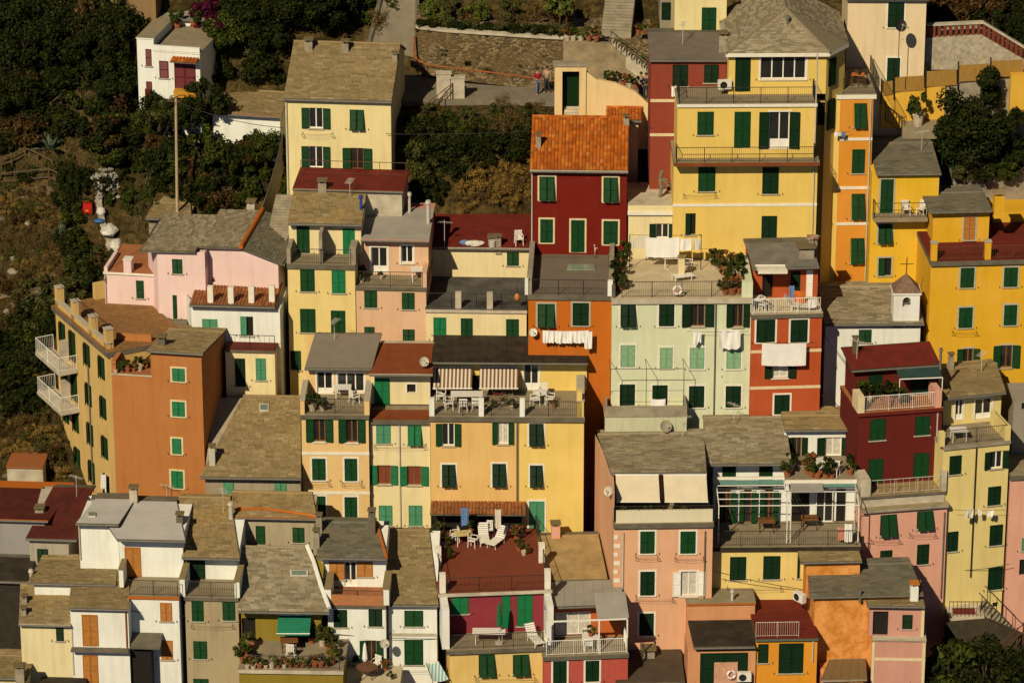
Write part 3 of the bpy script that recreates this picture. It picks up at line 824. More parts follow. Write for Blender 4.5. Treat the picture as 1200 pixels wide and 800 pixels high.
# ---------------------------------------------------------------- E3 pink house
pnk = S('pale_pink', lit(246, 204, 180), .25)
h = H['E3'] = House('rambling pale pink house with stepped slate roofs and dark green windows', 186, 390, -2.6, -8)
h.block(184, 240, 297, 0, 6, pnk, '202,304,214,320,c,G,;203,346,208,373,c,G')
zA = h.top; uA = h.u
h.block(239, 326, 306, .9, 7, pnk, '')
u0, u1 = h.u; zc = h.top
P = h.p3(284, 291, .9); ap = Vector((P.x, .9, P.z))
mb = MB(); mb.poly([(u0, .9, zc), (u1, .9, zc), (ap.x, .9, ap.z)]); mb.poly([(u0, 7, zc), (ap.x, 7, ap.z), (u1, 7, zc)]); mb.build('gable_wall', pnk, h.e)
k = .16
h.roofq([(u1 + .35, .6, zc + k - .1), (u1 + .35, 7.2, zc + k - .1), (ap.x, 7.2, ap.z + k), (ap.x, .6, ap.z + k)], slate_grey, 'slate')
sl = (ap.z - zc) / (ap.x - u0)
ul = uA[0] - .9; zl = zA + .16
s2 = (ap.z + k - zl) / (ap.x - ul)
um = u0 - .3; zm = ap.z + k - s2 * (ap.x - um)
h.roofq([(um, 7.2, zm), (um, .6, zm), (ap.x, .6, ap.z + k), (ap.x, 7.2, ap.z + k)], slate_pale, 'slate', gutter=False)
MB().tube((ap.x, .5, ap.z + .24), (ap.x, 7.2, ap.z + .24), .14, 8).build('ridge', tile_or, h.e)
h.roofq([(ul, 6.2, zl), (ul, -.25, zl), (um + .02, -.25, zm + .003), (um + .02, 6.2, zm + .003)], slate_pale, 'slate')
mb = MB(); mb.poly([(uA[0], 0, zA), (uA[1], 0, zA), (uA[1], 0, zm - .13), (uA[0], 0, zl - .02)]); mb.poly([(uA[1], 0, zA - 1), (uA[1], .9, zA - 1), (uA[1], .9, zm - .13), (uA[1], 0, zm - .13)])
mb.poly([(u0, .895, zc - .05), (ap.x, .895, ap.z - .1), (u0, .895, zm - .14)]); mb.build('eave_wall', pnk, h.e)
h.roofpl = (Vector((u1, .6, zc + k)), Vector((0, 0, 1))); h.lastroof = None
h.chimney(295, 258, .5, 1.1, conc_pale)
mb = MB()   # left flank turned away
a = h.p3(170, 300, 1.6); b = h.p3(185, 300, .02)
mb.poly([(a.x, 2.4, -.4), (uA[0], .0, -.4), (uA[0], .0, zA), (a.x, 2.4, zA)]); mb.poly([(a.x, 6, -.4), (a.x, 2.4, -.4), (a.x, 2.4, zA), (a.x, 6, zA)]); mb.build('flank_wall', pnk, h.e)
h.z = -.4
h.block(122, 186, 322, 1.2, 6, pnk, '160,329,169,349,c,G;152,363,168,379,c,G;176,371,182,378,c,G')
h.slab(6, .15, .1, floor_terra, SUR['W'])
h.par(145, 154, 1.1, 1.7, .8, pnk, SUR['W']); h.par(122, 126, 1.1, 4, .3, pnk)
h.pipe(123, 322, 385, 1.2)
# ---------------------------------------------------------------- E4 white house with tiled terrace roof
h = H['E4'] = House('white house with a brown tiled roof and white terrace pillars', 208, 420, -4.6, -4)
h.block(224, 328, 362, 0, 4, white_w, '237,374,255,385,c,T;282,371,297,393,r,T', name='wall')
h.roof(222, 322, 358, 332, -.35, 3.4, tile_br, 'tile', back=.6)
u0, u1 = h.upx(208, 345, 3), h.u[0] + .02
mb = MB(); mb.poly([(u0, 3.9, -.4), (u1, .02, -.4), (u1, .02, h.uw(226, 352, 0)[1]), (u0, 3.9, h.uw(208, 334, 3.9)[1])]); mb.build('flank_wall', white_w, h.e)
for px, py in ((247, 357), (271, 358), (295, 357), (319, 356)):
    p = h.onroof(px, py - 2); MB().box(p.x - .17, p.x + .17, p.y - .17, p.y + .17, p.z - .2, p.z + 1.1).build('pillar', SUR['W'], h.lastroof)
h.roofpl = (Vector((0, 0, h.rp[1] - .1)), Vector((0, 0, 1)))
# lower terrace with terracotta roof to the right
h.z = -.4
h.block(264, 322, 412, -1.2, -.01, cream2, '276,420,288,452,c,D;300,420,312,445,c,T'); h.slab(-.02, .14, .15, felt_red, conc_dark)
h.rail(h.u[0], h.u[1], -1.15, .9, iron, gap=.3)
# ---------------------------------------------------------------- E5 low wide slate roof
h = H['E5'] = House('low stone house under a wide slate roof with a small skylight', 240, 580, -12.3, -2)
h.roof(234, 353, 559, 464, -.3, 6.0, slate, back=1.0, xr=(285, 352))
h.under(240, 352, .1, S('rough_render', (.36, .31, .23), .6, .3), '262,564,274,580,c,T;322,565,336,580,c,T')
h.chimney(249, 543, .35, 1.0, grey_pipe); h.skylight(304, 474, 315, 482)
# little slate lean-to between E1 and E3
h = H['E6'] = House('low shed with a patched grey roof behind the terracotta house', 146, 420, -7.2, -4, 'shed', 'shed')
h.roof(146, 208, 412, 378, -.2, 4, slate_grey, back=1); h.under(150, 206, 0, pnk, '')
# ---------------------------------------------------------------- D5 orange cream house
h = H['D5'] = House('orange cream house with white bands and a potted plant terrace under grey roof', 353, 620, -11.5, -1)
oc = S('apricot', lit(241, 193, 118), .22)
h.block(353, 432, 490, 0, 7, oc, '359,491,390,517,q,G,W;397,491,428,518,q,G,W;366,537,382,562,c,G,W;404,537,419,563,c,G,W;367,581,382,607,c,G,W;404,582,419,607,c,G,W', trim=[(531, SUR['W']), (577, SUR['W'])])
h.slab(7, .24, .15, floor_grey, conc_dark)
h.roof(357, 436, 431, 391, 2.6, 3.6, plain('roof_slab_taupe', (.2, .17, .135), .9, .12, 1.5), 'flat', back=.4, xr=(369, 447))
h.under(358, 434, 3.1, oc, '372,436,390,466,s,D,W;396,437,427,459,g,D,W')
h.par(352, 357, -.05, 3, .9, oc, SUR['Y']); h.par(427, 433, -.05, 3, .9, oc, SUR['Y'])
h.rail(h.upx(358, 482, 0), h.upx(427, 482, 0), .1, .95)
# ---------------------------------------------------------------- D6 pale cream with red brown roof
h = H['D6'] = House('narrow pale cream house with a rust brown roof and teal green shutters', 433, 620, -11.1, -1)
pc = S('pale_cream_d', lit(244, 216, 150), .35, .08)
h.block(433, 504, 496, 0, 7, pc, '441,498,458,519,c,T;478,498,494,520,f,B;434,545,466,567,O,B;469,546,502,568,O,B;444,592,460,615,c,T;479,592,495,615,c,T')
h.slab(7, .2, .2, floor_grey, conc_dark)
a, b = h.u
h.roof(431, 505, 492, 480, -.2, 1.3, felt_brown, 'flat', back=0, gutter=False)
h.z += .1
h.roof(433, 507, 438, 402, 1.5, 4.0, felt_brown, 'flat', back=.5, edge=conc_pale, xr=(446, 509))
h.under(434, 504, 2.2, pc, '439,443,457,479,d,B;477,450,487,460,k,,W')
h.pipe(468, 497, 620); h.pipe(432.6, 492, 600, -.02, zinc)
# ---------------------------------------------------------------- D7 black roof
h = H['D7'] = House('wide orange and yellow house with a black roof and striped awnings', 504, 630, -11.6, -1)
oy = S('soft_orange', lit(239, 187, 104), .22); yy = S('soft_yellow', lit(243, 201, 100), .22)
h.block(608.2, 684.5, 493, 0.03, 8, yy, '620,496,637,521,f,D,W;621,545,636,569,f,D,W;620,587,638,622,d,T,W')
h.block(504.2, 608, 493, 0, 7.9, oy, '511,496,540,522,o,G;577,495,602,520,o,G;518,544,534,569,f,D,W;577,543,593,569,f,D,W')
h.d = (0, 8); h.slab(8, .3, .15, floor_grey, conc_dark, x=(h.upx(504, 493, 0), h.upx(684.5, 493, 0)))
h.roof(506, 689, 424, 394, 3.2, 4.0, felt_black, 'seam', back=.5, edge=felt_black)
h.under(508, 688, 4.0, yy, '512,440,608,478,k;614,426,631,466,s,W,W')
h.awning(508, 554, 430, 455, 3.9, 1.6, striped('awning_brown_stripe', (.62, .56, .45), (.16, .075, .035), .115), 1, .06)
h.awning(562, 608, 430, 455, 3.9, 1.6, MATS['awning_brown_stripe'], 1, .06)
h.rail(h.upx(509, 484, 0), h.upx(676, 484, 0), .05, .95, iron)
for px in (506, 564, 612): h.par(px - 3, px + 3, -.05, .25, 1.1, white_w)
h.par(676, 684, -.05, 3.9, 1.0, yy, SUR['Y']); h.par(676, 682, -.05, .4, 1.6, yy)
h.pipe(606, 490, 600, 0, zinc)
# tiled canopy at ground level
u0, u1 = h.upx(504, 600, -1.3), h.upx(616, 600, -1.3); z0 = h.uw(560, 603, -1.5)[1]; z1 = h.uw(560, 588, -.02)[1]
h.roofq([(u0, -1.5, z0), (u1, -1.5, z0), (u1, -.02, z1), (u0, -.02, z1)], tile_br, 'tile', .06, gutter=False, name='canopy')
MB().box(u0 + .1, u1 - .1, -.35, -.05, -.4, z0).build('painted_shade_block', dark_room, h.e)  # solid near-black block: the shade under the canopy is put into its colour
for u in (u0 + .1, (u0 * 2 + u1) / 3, (u0 + 2 * u1) / 3, u1 - .1): MB().tube((u, -1.4, -.4), (u, -1.4, z0), .05, 6).build('post', iron, h.e)
# ---------------------------------------------------------------- F12 pink house
h = H['F12'] = House('tall pink house with long cream awnings above its balcony', 720, 765, -18.5, 2)
pk = S('rose_pink', lit(236, 172, 122), .22)
h.block(719.5, 835.5, 617, 0, 9, pk, '750,622,767,648,c,G,W;797,622,815,648,c,G,W;750,669,767,697,c,D,W;788,669,826,698,o,W,W;749,718,766,744,c,D,W')
h.slab(9, .3, .2, floor_grey, conc_dark)
h.par(722, 835, -.05, .12, .75, S('balcony_panel', lit(232, 212, 165), .2)); h.rail(h.u[0], h.u[1], .03, 1.0, iron, gap=.2)
h.roof(716, 828, 553, 508, 2.4, 6.0, slate_pale, back=.6, xr=(700, 825))
h.under(719, 829, 2.9, pk, '735,592,828,612,k')
h.awning(721, 772, 556, 588, 2.3, 1.5, plain('awning_cream', (.62, .55, .4), .9, .1, 1), 1, .0); h.awning(777, 828, 556, 588, 2.3, 1.5, MATS['awning_cream'], 1, .0)
mb = MB(); z1 = h.rp[0]     # left flank, turned towards the camera
a0, a1 = h.upx(697, 540, 8.4), h.upx(720, 600, 0)
mb.poly([(a0, 8.4, -.4), (a1, .01, -.4), (a1, .01, h.top), (a0, 8.4, h.top)]); mb.build('flank_wall', pk, h.e)
mb = MB(); mb.poly([(a0, 8.4, h.top), (a1, .01, h.top), (a1 + .1, 2.9, z1 - .2), (a0 + .1, 8.4, h.rp[1] - .2)]); mb.build('flank_gable', pk, h.e)
for i in range(9): 
    z = h.z - .8 - i * .55; MB().box(a1 - .02, a1 + (.35 if i % 2 else .22), -.03, .02, z - .25, z).build('quoin', SUR['W'], h.e)
h.pipe(730.5, 624, 700); h.pipe(826.5, 622, 700, 0, zinc)
# ---------------------------------------------------------------- F14 white house, slate roof, pergola
h = H['F14'] = House('yellow and white house with an L shaped slate roof and white pergola', 828, 700, -17.0, 1)
yf = S('butter_yellow', lit(242, 204, 112), .25)
h.block(828, 939, 644, 0, 9.5, yf, '855,652,874,679,c,D;894,651,914,678,c,D;934,650,937,677,c,D', zb=-.4)
h.slab(9.5, .25, .2, floor_grey, felt_black, x=(h.u[0], h.upx(1008, 640, 0)))
zt = h.z
h.block(938, 1008, 644, .02, 9, yf, '', zb=-.4, name='rear_block'); h.z = zt
h.rail(h.upx(834, 640, 0), h.upx(1004, 640, 0), 0, .95, iron)
zp = h.uw(900, 607, 4.4)[1]
h.roof(824, 928, 543, 489, 3.6, 4.8, slate_pale, back=1.2, xr=(824, 920))
h.under(836, 925, 4.4, white_w, '846,545,862,570,c,D,;889,545,905,570,c,D', zb=zt)
h.pz = zt
u0, u1 = h.upx(838, 578, 2.5), h.upx(1000, 578, 2.5)
# rear wing: second slate strip and wall with plant terrace
h.roof(919, 1000, 503, 487, 6.2, 1.9, slate_gold, back=1.5)
h.under(919, 998, 6.5, white_w, '921,512,945,552,q,D,W;957,512,995,534,o,D,W', zb=zt)
# terrace of the wing
zs = h.uw(960, 562, 2.9)[1]
a, b = h.upx(921, 562, 2.9), h.upx(1004, 562, 2.9)
MB().box(a, b, 2.9, 6.45, zs - .25, zs).build('upper_terrace_floor', floor_grey, h.e); h.zs = zs
MB().box(a, b, 3.5, 3.6, zt, zs - .25).build('recess_wall', white_w, h.e)
for x0, x1, st in ((840, 862, 'q'), (866, 886, 'q'), (890, 912, 'q'), (927, 948, 'k'), (956, 976, 'g'), (980, 990, 'k')):
    p, q = h.uw(x0, 600, 3.25)[0], h.uw(x1, 600, 3.25)[0]
    window(h, p, q, zt + .02, zt + 2.1, 3.2, st, 'G', None)
h.block(836, 922, 578, 3.45, 4.3, white_w, '', zb=zt)
mb = MB(); zr = zt + 2.5; x0, x1 = h.upx(842, 600, .6), h.upx(1006, 600, .6); yb, yf_ = 3.3, .35
for i, f in enumerate((0, .49, .515, 1)):
    u = x0 + (x1 - x0) * f; mb.tube((u, yf_, zr - .1), (u, yb, zr + .3), .035, 6); mb.tube((u, yf_, zt + .02), (u, yf_, zr - .1), .035, 6)
for k in range(5):
    f = k / 4; y = yf_ + (yb - yf_) * f; z = zr - .1 + .4 * f
    mb.tube((x0, y, z + .01), (x0 + (x1 - x0) * .49, y, z + .01), .028, 6)
    if k in (0, 2, 4): mb.tube((x0 + (x1 - x0) * .515, y, z + .01), (x1, y, z + .01), .028, 6)
mb.build('pergola', white_paint, h.e)
mb = MB(); u = x0 + (x1 - x0) * .53; mb.poly([(u, 1.7, zr + .12), (u + 1.9, 1.7, zr + .12), (u + 1.9, 3.2, zr + .3), (u, 3.2, zr + .3)]); mb.build('canvas_shade', plain('canvas_grey', (.3, .29, .27), .9, .1, 1), h.e)
mb = MB(); mb.box(a - .05, b, 2.78, 2.89, zs - .2, zs + .03); mb.build('fascia', SUR['W'], h.e)
MB().box(h.upx(836, 578, 3.4), a - .06, 3.3, 3.44, zt + 2.75, zt + 2.9).build('fascia', SUR['W'], h.e)
tg = plain('awning_teal', (.12, .26, .22), .8, .15, 3)
MB().box(h.upx(842, 578, 3.3), a - .1, 3.15, 3.29, zt + 2.5, zt + 2.74).build('rolled_awning', tg, h.e); MB().box(a + .9, b - .1, 2.65, 2.77, zs - .36, zs - .21).build('rolled_awning', tg, h.e)
h.pipe(1003, 566, 635, 1.5)
# ---------------------------------------------------------------- F15 dark red tower house
h = H['F15'] = House('tall dark red house with two balconies above a pink lower floor', 1011, 715, -14.8, 10)
dr = S('oxblood_red', lit(106, 33, 24), .22); p2 = S('dusty_pink', lit(232, 164, 128), .25)
h.block(1011, 1110, 596, 0, 6, p2, '1031,602,1050,628,f,G;1074,598,1093,620,f,G;1031,644,1045,660,c,D;1074,637,1088,661,c,D')
h.slab(6, .2, .25, plain('stone_ledge', (.3, .24, .14), .9, .3, 1.5), concrete)
h.block(1011, 1107, 581, 0.2, 6, conc_pale, ''); h.slab(6, .16, .1, plain('terrace_floor_sand', (.3, .22, .11), .9, .25, 1.5), conc_dark)
zz = h.z
h.rail(h.upx(1021, 574, .2), h.upx(1103, 574, .2), .25, .95, grey_pipe, gap=.4); h.par(1008, 1020, .1, 1.6, 1.1, conc_pale); h.par(1103, 1109, .1, .5, 1.3, conc_pale)
h.block(1006, 1104, 484, 1.8, 6, dr, '1019,490,1037,516,c,G;1072,487,1089,510,c,G;1017,537,1034,566,d,G;1070,530,1088,560,d,G', zb=zz)
h.slab(6, .22, .15, floor_terra, felt_red); 
h.rail(h.upx(1014, 478, 1.8), h.upx(1097, 478, 1.8), 1.85, .95, white_paint, gap=.12); h.par(1005, 1013, 1.7, 3, 1.0, SUR['C']); h.par(1096, 1103, 1.7, 3.3, 1.1, p2)
h.roof(998, 1102, 430, 403, 3.4, 2.4, felt_red, 'flat', back=.2, edge=plain('fascia_green', (.02, .05, .03), .6))
h.under(1001, 1101, 3.8, dr, '1017,437,1033,462,c,D;1067,438,1088,462,c,D')
h.chimney(1002, 413, .3, .8, slate_dark); h.flue(1102, 428, .08, .9, zinc)
m = MB(); a = h.p3(1050, 432, 3.3); b = h.p3(1100, 430, 3.3); c = Vector((b.x, 2.4, b.z - .3)); d = Vector((a.x, 2.4, a.z - .3))
m.poly([d, c, b, a]); m.poly([p - Vector((0, 0, .03)) for p in (a, b, c, d)])
for p in (c, d): m.tube((p.x, p.y, h.z), p, .03, 6, 1)
m.tube(c, d, .035, 6, 1); m.build('awning', [plain('awning_green_dark', (.02, .05, .045), .8, .2, 2), white_paint], h.e)
h.pipe(1099, 484, 575, 1.8); h.pipe(1107, 600, 700, 0, zinc)
# ---------------------------------------------------------------- F16 pale yellow
h = H['F16'] = House('pale yellow house with glass doors opening on a railed terrace at the right', 1106, 720, -13.6, 14)
py_ = S('lemon_cream', lit(240, 208, 122), .3, .04)
h.block(1106, 1183, 523, 0, 8, py_, '1112,533,1126,556,c,D;1153,527,1181,550,o,D;1157,569,1172,592,c,D;1159,614,1174,639,c,D;1110,622,1122,646,c,D;1157,663,1175,691,c,D;1163,705,1170,712,k')
h.slab(8, .22, .12, floor_grey, concrete)
h.rail(h.upx(1109, 517, 0), h.upx(1180, 512, 0), .05, .95, iron, 0, 2); h.par(1101, 1107, -.05, .3, .9, py_); h.par(1178, 1184, -.1, 2.5, .9, py_)
h.roof(1101, 1179, 463, 429, 2.4, 3.6, slate, back=1.0, xr=(1104, 1168))
h.under(1106, 1174, 2.9, py_, '1119,468,1128,492,s,W,W;1142,466,1161,491,s,W,W')
h.chimney(1114, 432, .3, .8); h.pipe(1144.5, 525, 675, 0, iron)
# pink house at the right edge
h = H['R1'] = House('pink plastered house cut by the right edge of the view', 1182, 740, -12.6, 6)
h.block(1184, 1260, 560, 0, 6, p2, '1197,630,1203,645,c,T;1194,655,1203,674,k'); h.slab(6, .3, .15, floor_grey, conc_dark)
h.block(1188, 1260, 470, 3, 6, S('grey_render', (.3, .27, .22), .4), '1197,465,1206,480,k')
# ---------------------------------------------------------------- F17 orange house and pink cube
h = H['F17'] = House('orange house with blotched limewash and a grey slate roof', 955, 800, -20.4, 3)
lw = S('limewash_orange', lit(212, 128, 44), .4, 0, .75)
h.roof(949, 1082, 697, 661, -.2, 3.6, slate_grey, back=1, xr=(946, 1068))
h.under(955, 1020, 0, lw, '', d1=4.5)
a, b = h.upx(938, 690, 4.2), h.upx(955.5, 700, .01)
mb = MB(); zt = h.rp[0] - .15; mb.poly([(a, 4.2, -.4), (b, .01, -.4), (b, .01, zt), (a, 4.2, h.rp[1] - .15)]); mb.build('flank_wall', lw, h.e)
h.block_z(h.upx(1018, 700, .02), h.upx(1078, 700, .02), zt, .02, 4, lw, '', -.4, zt, 'rear_wall')
h.chimney(1071, 696, .45, .55, white_w, tile_or)
MB().tube(h.p3(1008, 690, -.25), h.p3(1008, 705, -.25), .09, 6).build('downpipe', zinc, h.e)
h = H['F17b'] = House('rear orange lean-to with slate roof below the white pergola', 946, 720, -18.2, 3, 'lean_to', 'lean-to')
h.roof(938, 1010, 657, 637, -.2, 2.2, slate_gold, back=.6); h.under(945, 1008, 0, lw, '', d1=3)
h = H['F19'] = House('small pink block house with cream corner strips and one dark doorway', 1021, 800, -21.6, -2)
pk3 = S('mauve_pink', lit(212, 148, 118), .2)
h.block(1023, 1085, 751, 0, 5, pk3, '', trim=[(772, SUR['C'])]); h.slab(5, .08, .06, conc_pale, concrete)
for px in (1023.5, 1083):
    a, b = h.p3(px - 1.5, 752, -.03), h.p3(px + 2.5, 800, -.03); MB().box(a.x, a.x + .17, -.04, .02, -.3, a.z - .02).build('corner_strip', SUR['C'], h.e)
h.roof(1016, 1084, 709, 697, .25, 2.2, slate, back=1.5); h.under(1019, 1083, .5, pk3, '1022,716,1040,751,k;1057,720,1069,736,c,D')
MB().box(h.upx(1080, 720, .4), h.upx(1083.5, 720, .4), .46, .52, h.z, h.rp[0] - .2).build('corner_strip', SUR['C'], h.e)
# ---------------------------------------------------------------- F18 bottom small houses
h = H['F18'] = House('small house with black felt roof, green boarded front and air conditioner', 806, 800, -22.3, 2)
h.block(806, 886, 762, 0, 2.5, S('salmon_low', lit(222, 150, 95), .4, .15), '820,764,876,800,c,D;', zb=-.4)
zt = h.top
h.roof(813, 885, 757, 726, -.25, 3.4, felt_black, 'flat', back=0, xr=(806, 882)); 
P = [h.p3(806, 716, 3.2), h.p3(883, 714, 3.2)]
h.block(805, 885, 708, 3.3, 5.5, S('salmon_low', (.4, .2, .1)), ''); h.slab(5.5, .12, .1, floor_grey, tile_or)
h.flue(858, 703, .08, .5, None, h.z)
h = H['F20'] = House('low orange house with dark red terrace and bright green double doors', 886, 800, -22.0, 2)
h.block(886, 958, 749, 0, 5.5, S('bright_orange', lit(236, 150, 30), .25), '888,754,900,776,c,D;912,753,941,788,c,D;')
h.slab(5.5, .14, .2, felt_red, plain('fascia_sea_green', (.09, .13, .1), .7, .2, 3)); h.rail(h.upx(886, 744, 0), h.upx(936, 744, 0), .05, .95, grey_pipe)
h.pipe(953, 749, 775)
# flat roof / alley patch between F11 and F18
h = H['F21'] = House('low flat bitumen roof at the foot of the pink house', 722, 800, -22.6, 1)
h.block(722, 802, 800, 0, 4.2, conc_dark, ''); h.slab(4.3, .1, .1, plain('roof_bitumen_brown', (.075, .055, .035), .9, .3, 1.2), conc_dark)
h.chimney(760, 768, .7, .35, concrete, flat=h.z)
# ---------------------------------------------------------------- F11 metal roof house
h = H['F11'] = House('red fronted house with grey sheet roof and white railed terrace', 637, 800, -22.7, 5)
h.block(637, 736, 771, 0, 9, S('brick_red', lit(196, 84, 64), .3), '648,774,664,800,c,D,W;686,773,702,798,c,D,W;')
h.slab(9, .24, .15, floor_grey, conc_dark)
h.rail(h.upx(641, 763, 0), h.upx(735, 761, 0), 0, .95, white_paint, 1.5, 1.6, gap=.11)
h.roof(638, 731, 709, 680, 1.6, 3.2, metal_grey, 'seam', back=0, xr=(640, 727))
h.under(641, 729, 2.3, S('orange_terrace', lit(205, 100, 40), .3), '651,716,692,744,G,W')
for px in (641, 702, 735):
    a = h.p3(px, 735, .1); MB().box(a.x - .04, a.x + .04, .05, .13, h.z, h.z + 2.1).build('post', white_paint, h.e)
x0, x1 = h.upx(641, 730, .1), h.upx(735, 730, .1); MB().box(x0, x1, .05, .13, h.z + 2.1, h.z + 2.18).build('beam', white_paint, h.e)
m = MB(); a, b = h.upx(700, 720, .2), h.upx(737, 720, .2); m.poly([(a, .1, h.z + 2.2), (b, .1, h.z + 2.2), (b, 2.1, h.z + 2.9), (a, 2.1, h.z + 2.9)]); m.poly([(a, .1, h.z + 2.17), (a, 2.1, h.z + 2.87), (b, 2.1, h.z + 2.87), (b, .1, h.z + 2.17)])
m.build('side_canopy', metal_grey, h.e)
h = H['F11b'] = House('low house with an ochre rendered roof behind the grey sheet roof', 630, 700, -17.4, 4)
h.roof(632, 712, 679, 626, -.3, 4.6, ochre_roof, 'flat', back=.6, xr=(630, 701)); h.under(636, 708, .1, cream2, '')
h.chimney(651, 628, .5, .7, p2)
# ---------------------------------------------------------------- F10 red terrace house
h = H['F10'] = House('white sided house with a big rust red roof terrace and pink red balcony', 521, 800, -22.5, 5)
h.block(527, 640, 763, 0, 11, S('low_yellow', lit(240, 195, 105), .35, .12), '561,766,580,791,f,G;601,766,620,790,f,G;')
h.slab(11, .25, .2, floor_grey, conc_dark, x=(h.upx(524, 760, 0), h.upx(641, 760, 0)))
zb = h.zb = h.z
h.rail(h.upx(532, 756, 0), h.upx(636, 756, 0), .0, .9, iron)
zf = h.uw(575, 692, .6)[1]
h.block(524, 637, 695, 2, 10.8, S('crimson_pink', lit(150, 52, 56), .25), '529,697,549,719,c,B;588,695,598,735,d,B;606,695,624,733,c,B', zb=zb)
u0, u1 = h.u
for a, b in ((u0 - .45, u0 - .02), (u1 + .02, u1 + .4)): MB().box(a, b, .05, 10.7, zb, h.top).build('side_wall', white_p, h.e)
h.slab(10.9, .22, .25, plain('roof_terrace_rust', (.17, .04, .018), .85, .15, .8), conc_pale, x=(u0 - .5, u1 + .45))
h.rail(u0, u1, 1.9, .9, iron, gap=.25)
for ua in (u0 - .45, u1 + .05):
    for da in (1.8, 5.4): h.par(ua, ua + .35, da, da + .35, 1.2, SUR['W'], px=False)
h.rail(u0 - .3, u0 - .1, 2.2, .9, iron, 8, 0, gap=.25); h.rail(u1 + .1, u1 + .3, 2.2, .9, iron, 0, 8, gap=.25)
# ---------------------------------------------------------------- F9 white with tall slate roof
h = H['F9'] = House('narrow white house with a long steep slate roof in the bottom row', 455, 800, -20.8, -1)
h.roof(457, 514, 708, 621, -.25, 6.0, slate, back=1, xr=(448, 503))
h.under(455, 512, 0, white_p, '474,715,496,733,c,G;474,749,496,778,c,G;', trim=[(744, SUR['Y'])])
h.pipe(453.5, 714, 745, 0, zinc)
# ---------------------------------------------------------------- F8 white with wood window and terracotta balcony
h = H['F8'] = House('white house with a brown wooden window above a terracotta balcony', 383, 800, -21.4, -2)
h.block(384, 452, 712, 0, 8, white_w, '391,714,407,734,c,D;432,713,448,733,c,D;394,754,406,800,c,D;422,750,449,776,q,G;', zb=-.4)
h.slab(8, .2, .1, floor_terra, conc_dark)
h.par(388, 449, -.05, .1, .62, plain('terracotta_panel', (.4, .17, .07), .9, .2, 4)); h.rail(h.upx(389, 705, 0), h.upx(449, 705, 0), 0, .9, iron)
h.par(381, 388, 0, 2.2, .95, white_w, slate); h.par(449, 456, 0, 2.4, 1.0, white_w, slate)
h.roof(372, 453, 653, 612, 1.8, 3.4, slate_grey, back=1.2, xr=(368, 440))
h.under(377, 452, 2.4, white_w, '386,658,404,678,c,N;404,658,418,688,s,W;418,658,437,675,c,N')
for q in ((371, 640), (374, 622)): h.chimney(q[0], q[1], .35, .9)
h.chimney(436, 624, .4, 1.3, conc_dark)
for p in ((452, 653, 441, 612), ):
    a = h.uw(453, 653, 1.8)[0]; mb = MB(); mb.tube((a, 1.8, h.rp[0] + .05), (h.upx(441, 612, 5.2), 5.2, h.rp[1] + .05), .1, 6); mb.build('verge', tile_or, h.lastroof)
# patio at its foot
h.z = -.4; zp = h.uw(430, 779, 0)[1]
u0, u1 = h.upx(400, 800, -3), h.upx(468, 800, -3)
MB().box(u0, u1, -3.2, -.005, -.4, zp).build('patio', floor_pale, h.e); h.patio = zp
# ---------------------------------------------------------------- F7 big slate roof with green awning terrace
h = H['F7'] = House('olive walled house with a broad slate roof and a plant lined terrace', 279, 800, -23.6, -2)
h.block(280, 402, 788, -1.6, 7, S('olive_ochre', lit(150, 122, 36), .3), '', zb=-.4)
h.slab(7, .24, .15, floor_grey, conc_pale); h.ft = h.z
h.roof(279, 386, 716, 641, 1.2, 4.5, slate_pale, back=.8, xr=(280, 360))
h.under(282, 376, 2.0, MATS['olive_ochre'], '284,724,300,757,k;334,741,368,757,k')
h.awning(326, 365, 720, 742, 1.9, 1.3, plain('awning_green', (.012, .17, .095), .8, .15, 2), 1, .12)
h.rail(h.upx(290, 785, -1.5), h.upx(398, 783, -1.5), -1.55, .8, iron)
h.skylight(340, 669, 361, 675)
mb = MB(); mb.path([h.onroof(x, y) + Vector((0, 0, .12)) for x, y in ((386, 714), (377, 690), (368, 660), (360, 641))], .13, 6); mb.build('verge', white_w, h.lastroof)
# ---------------------------------------------------------------- F6 beige gabled house behind F7
h = H['F6'] = House('beige rendered house with an arched orange edged roof', 276, 645, -15.9, -3)
h.roof(272, 372, 606, 577, -.25, 2.2, slate_gold, back=.5, xr=(272, 366), edge=tile_or); h.under(276, 368, 0, S('beige_render', (.42, .36, .24), .5, .25), '300,616,311,637,c,G;343,618,357,635,c,G')
mb = MB(); mb.path([h.onroof(x, y) + Vector((0, 0, .08)) for x, y in ((274, 598), (310, 597), (345, 602), (371, 606))], .08, 6); mb.build('verge', tile_or, h.lastroof)
h.flue(271, 608, .12, .9, None)
# ---------------------------------------------------------------- F2 slate roof, grey front
h = H['F2'] = House('drab beige fronted house with a white upper wall and small railed terrace', 217, 800, -21.6, -3)
h.block(216.5, 279, 703, 0, 7.5, S('drab_beige', (.4, .33, .2), .5, .1), '225,704,239,727,c,G;261,703,276,726,c,G;227,751,243,771,c,G;227,795,245,815,c,G')
h.slab(7.5, .2, .12, floor_grey, conc_dark); h.rail(h.upx(218, 699, 0), h.upx(277, 698, 0), 0, .95)
h.par(275, 281, 0, 2.3, 1.0, white_w, slate); h.par(211, 217, 0, 2.3, 1.1, white_w, slate)
h.roof(213, 281, 653, 583, 1.7, 5.6, slate_gold, back=1, xr=(210, 270))
h.under(216, 280, 2.4, white_w, '222,655,241,682,d,D')
h.flue(270, 608, .09, .9)
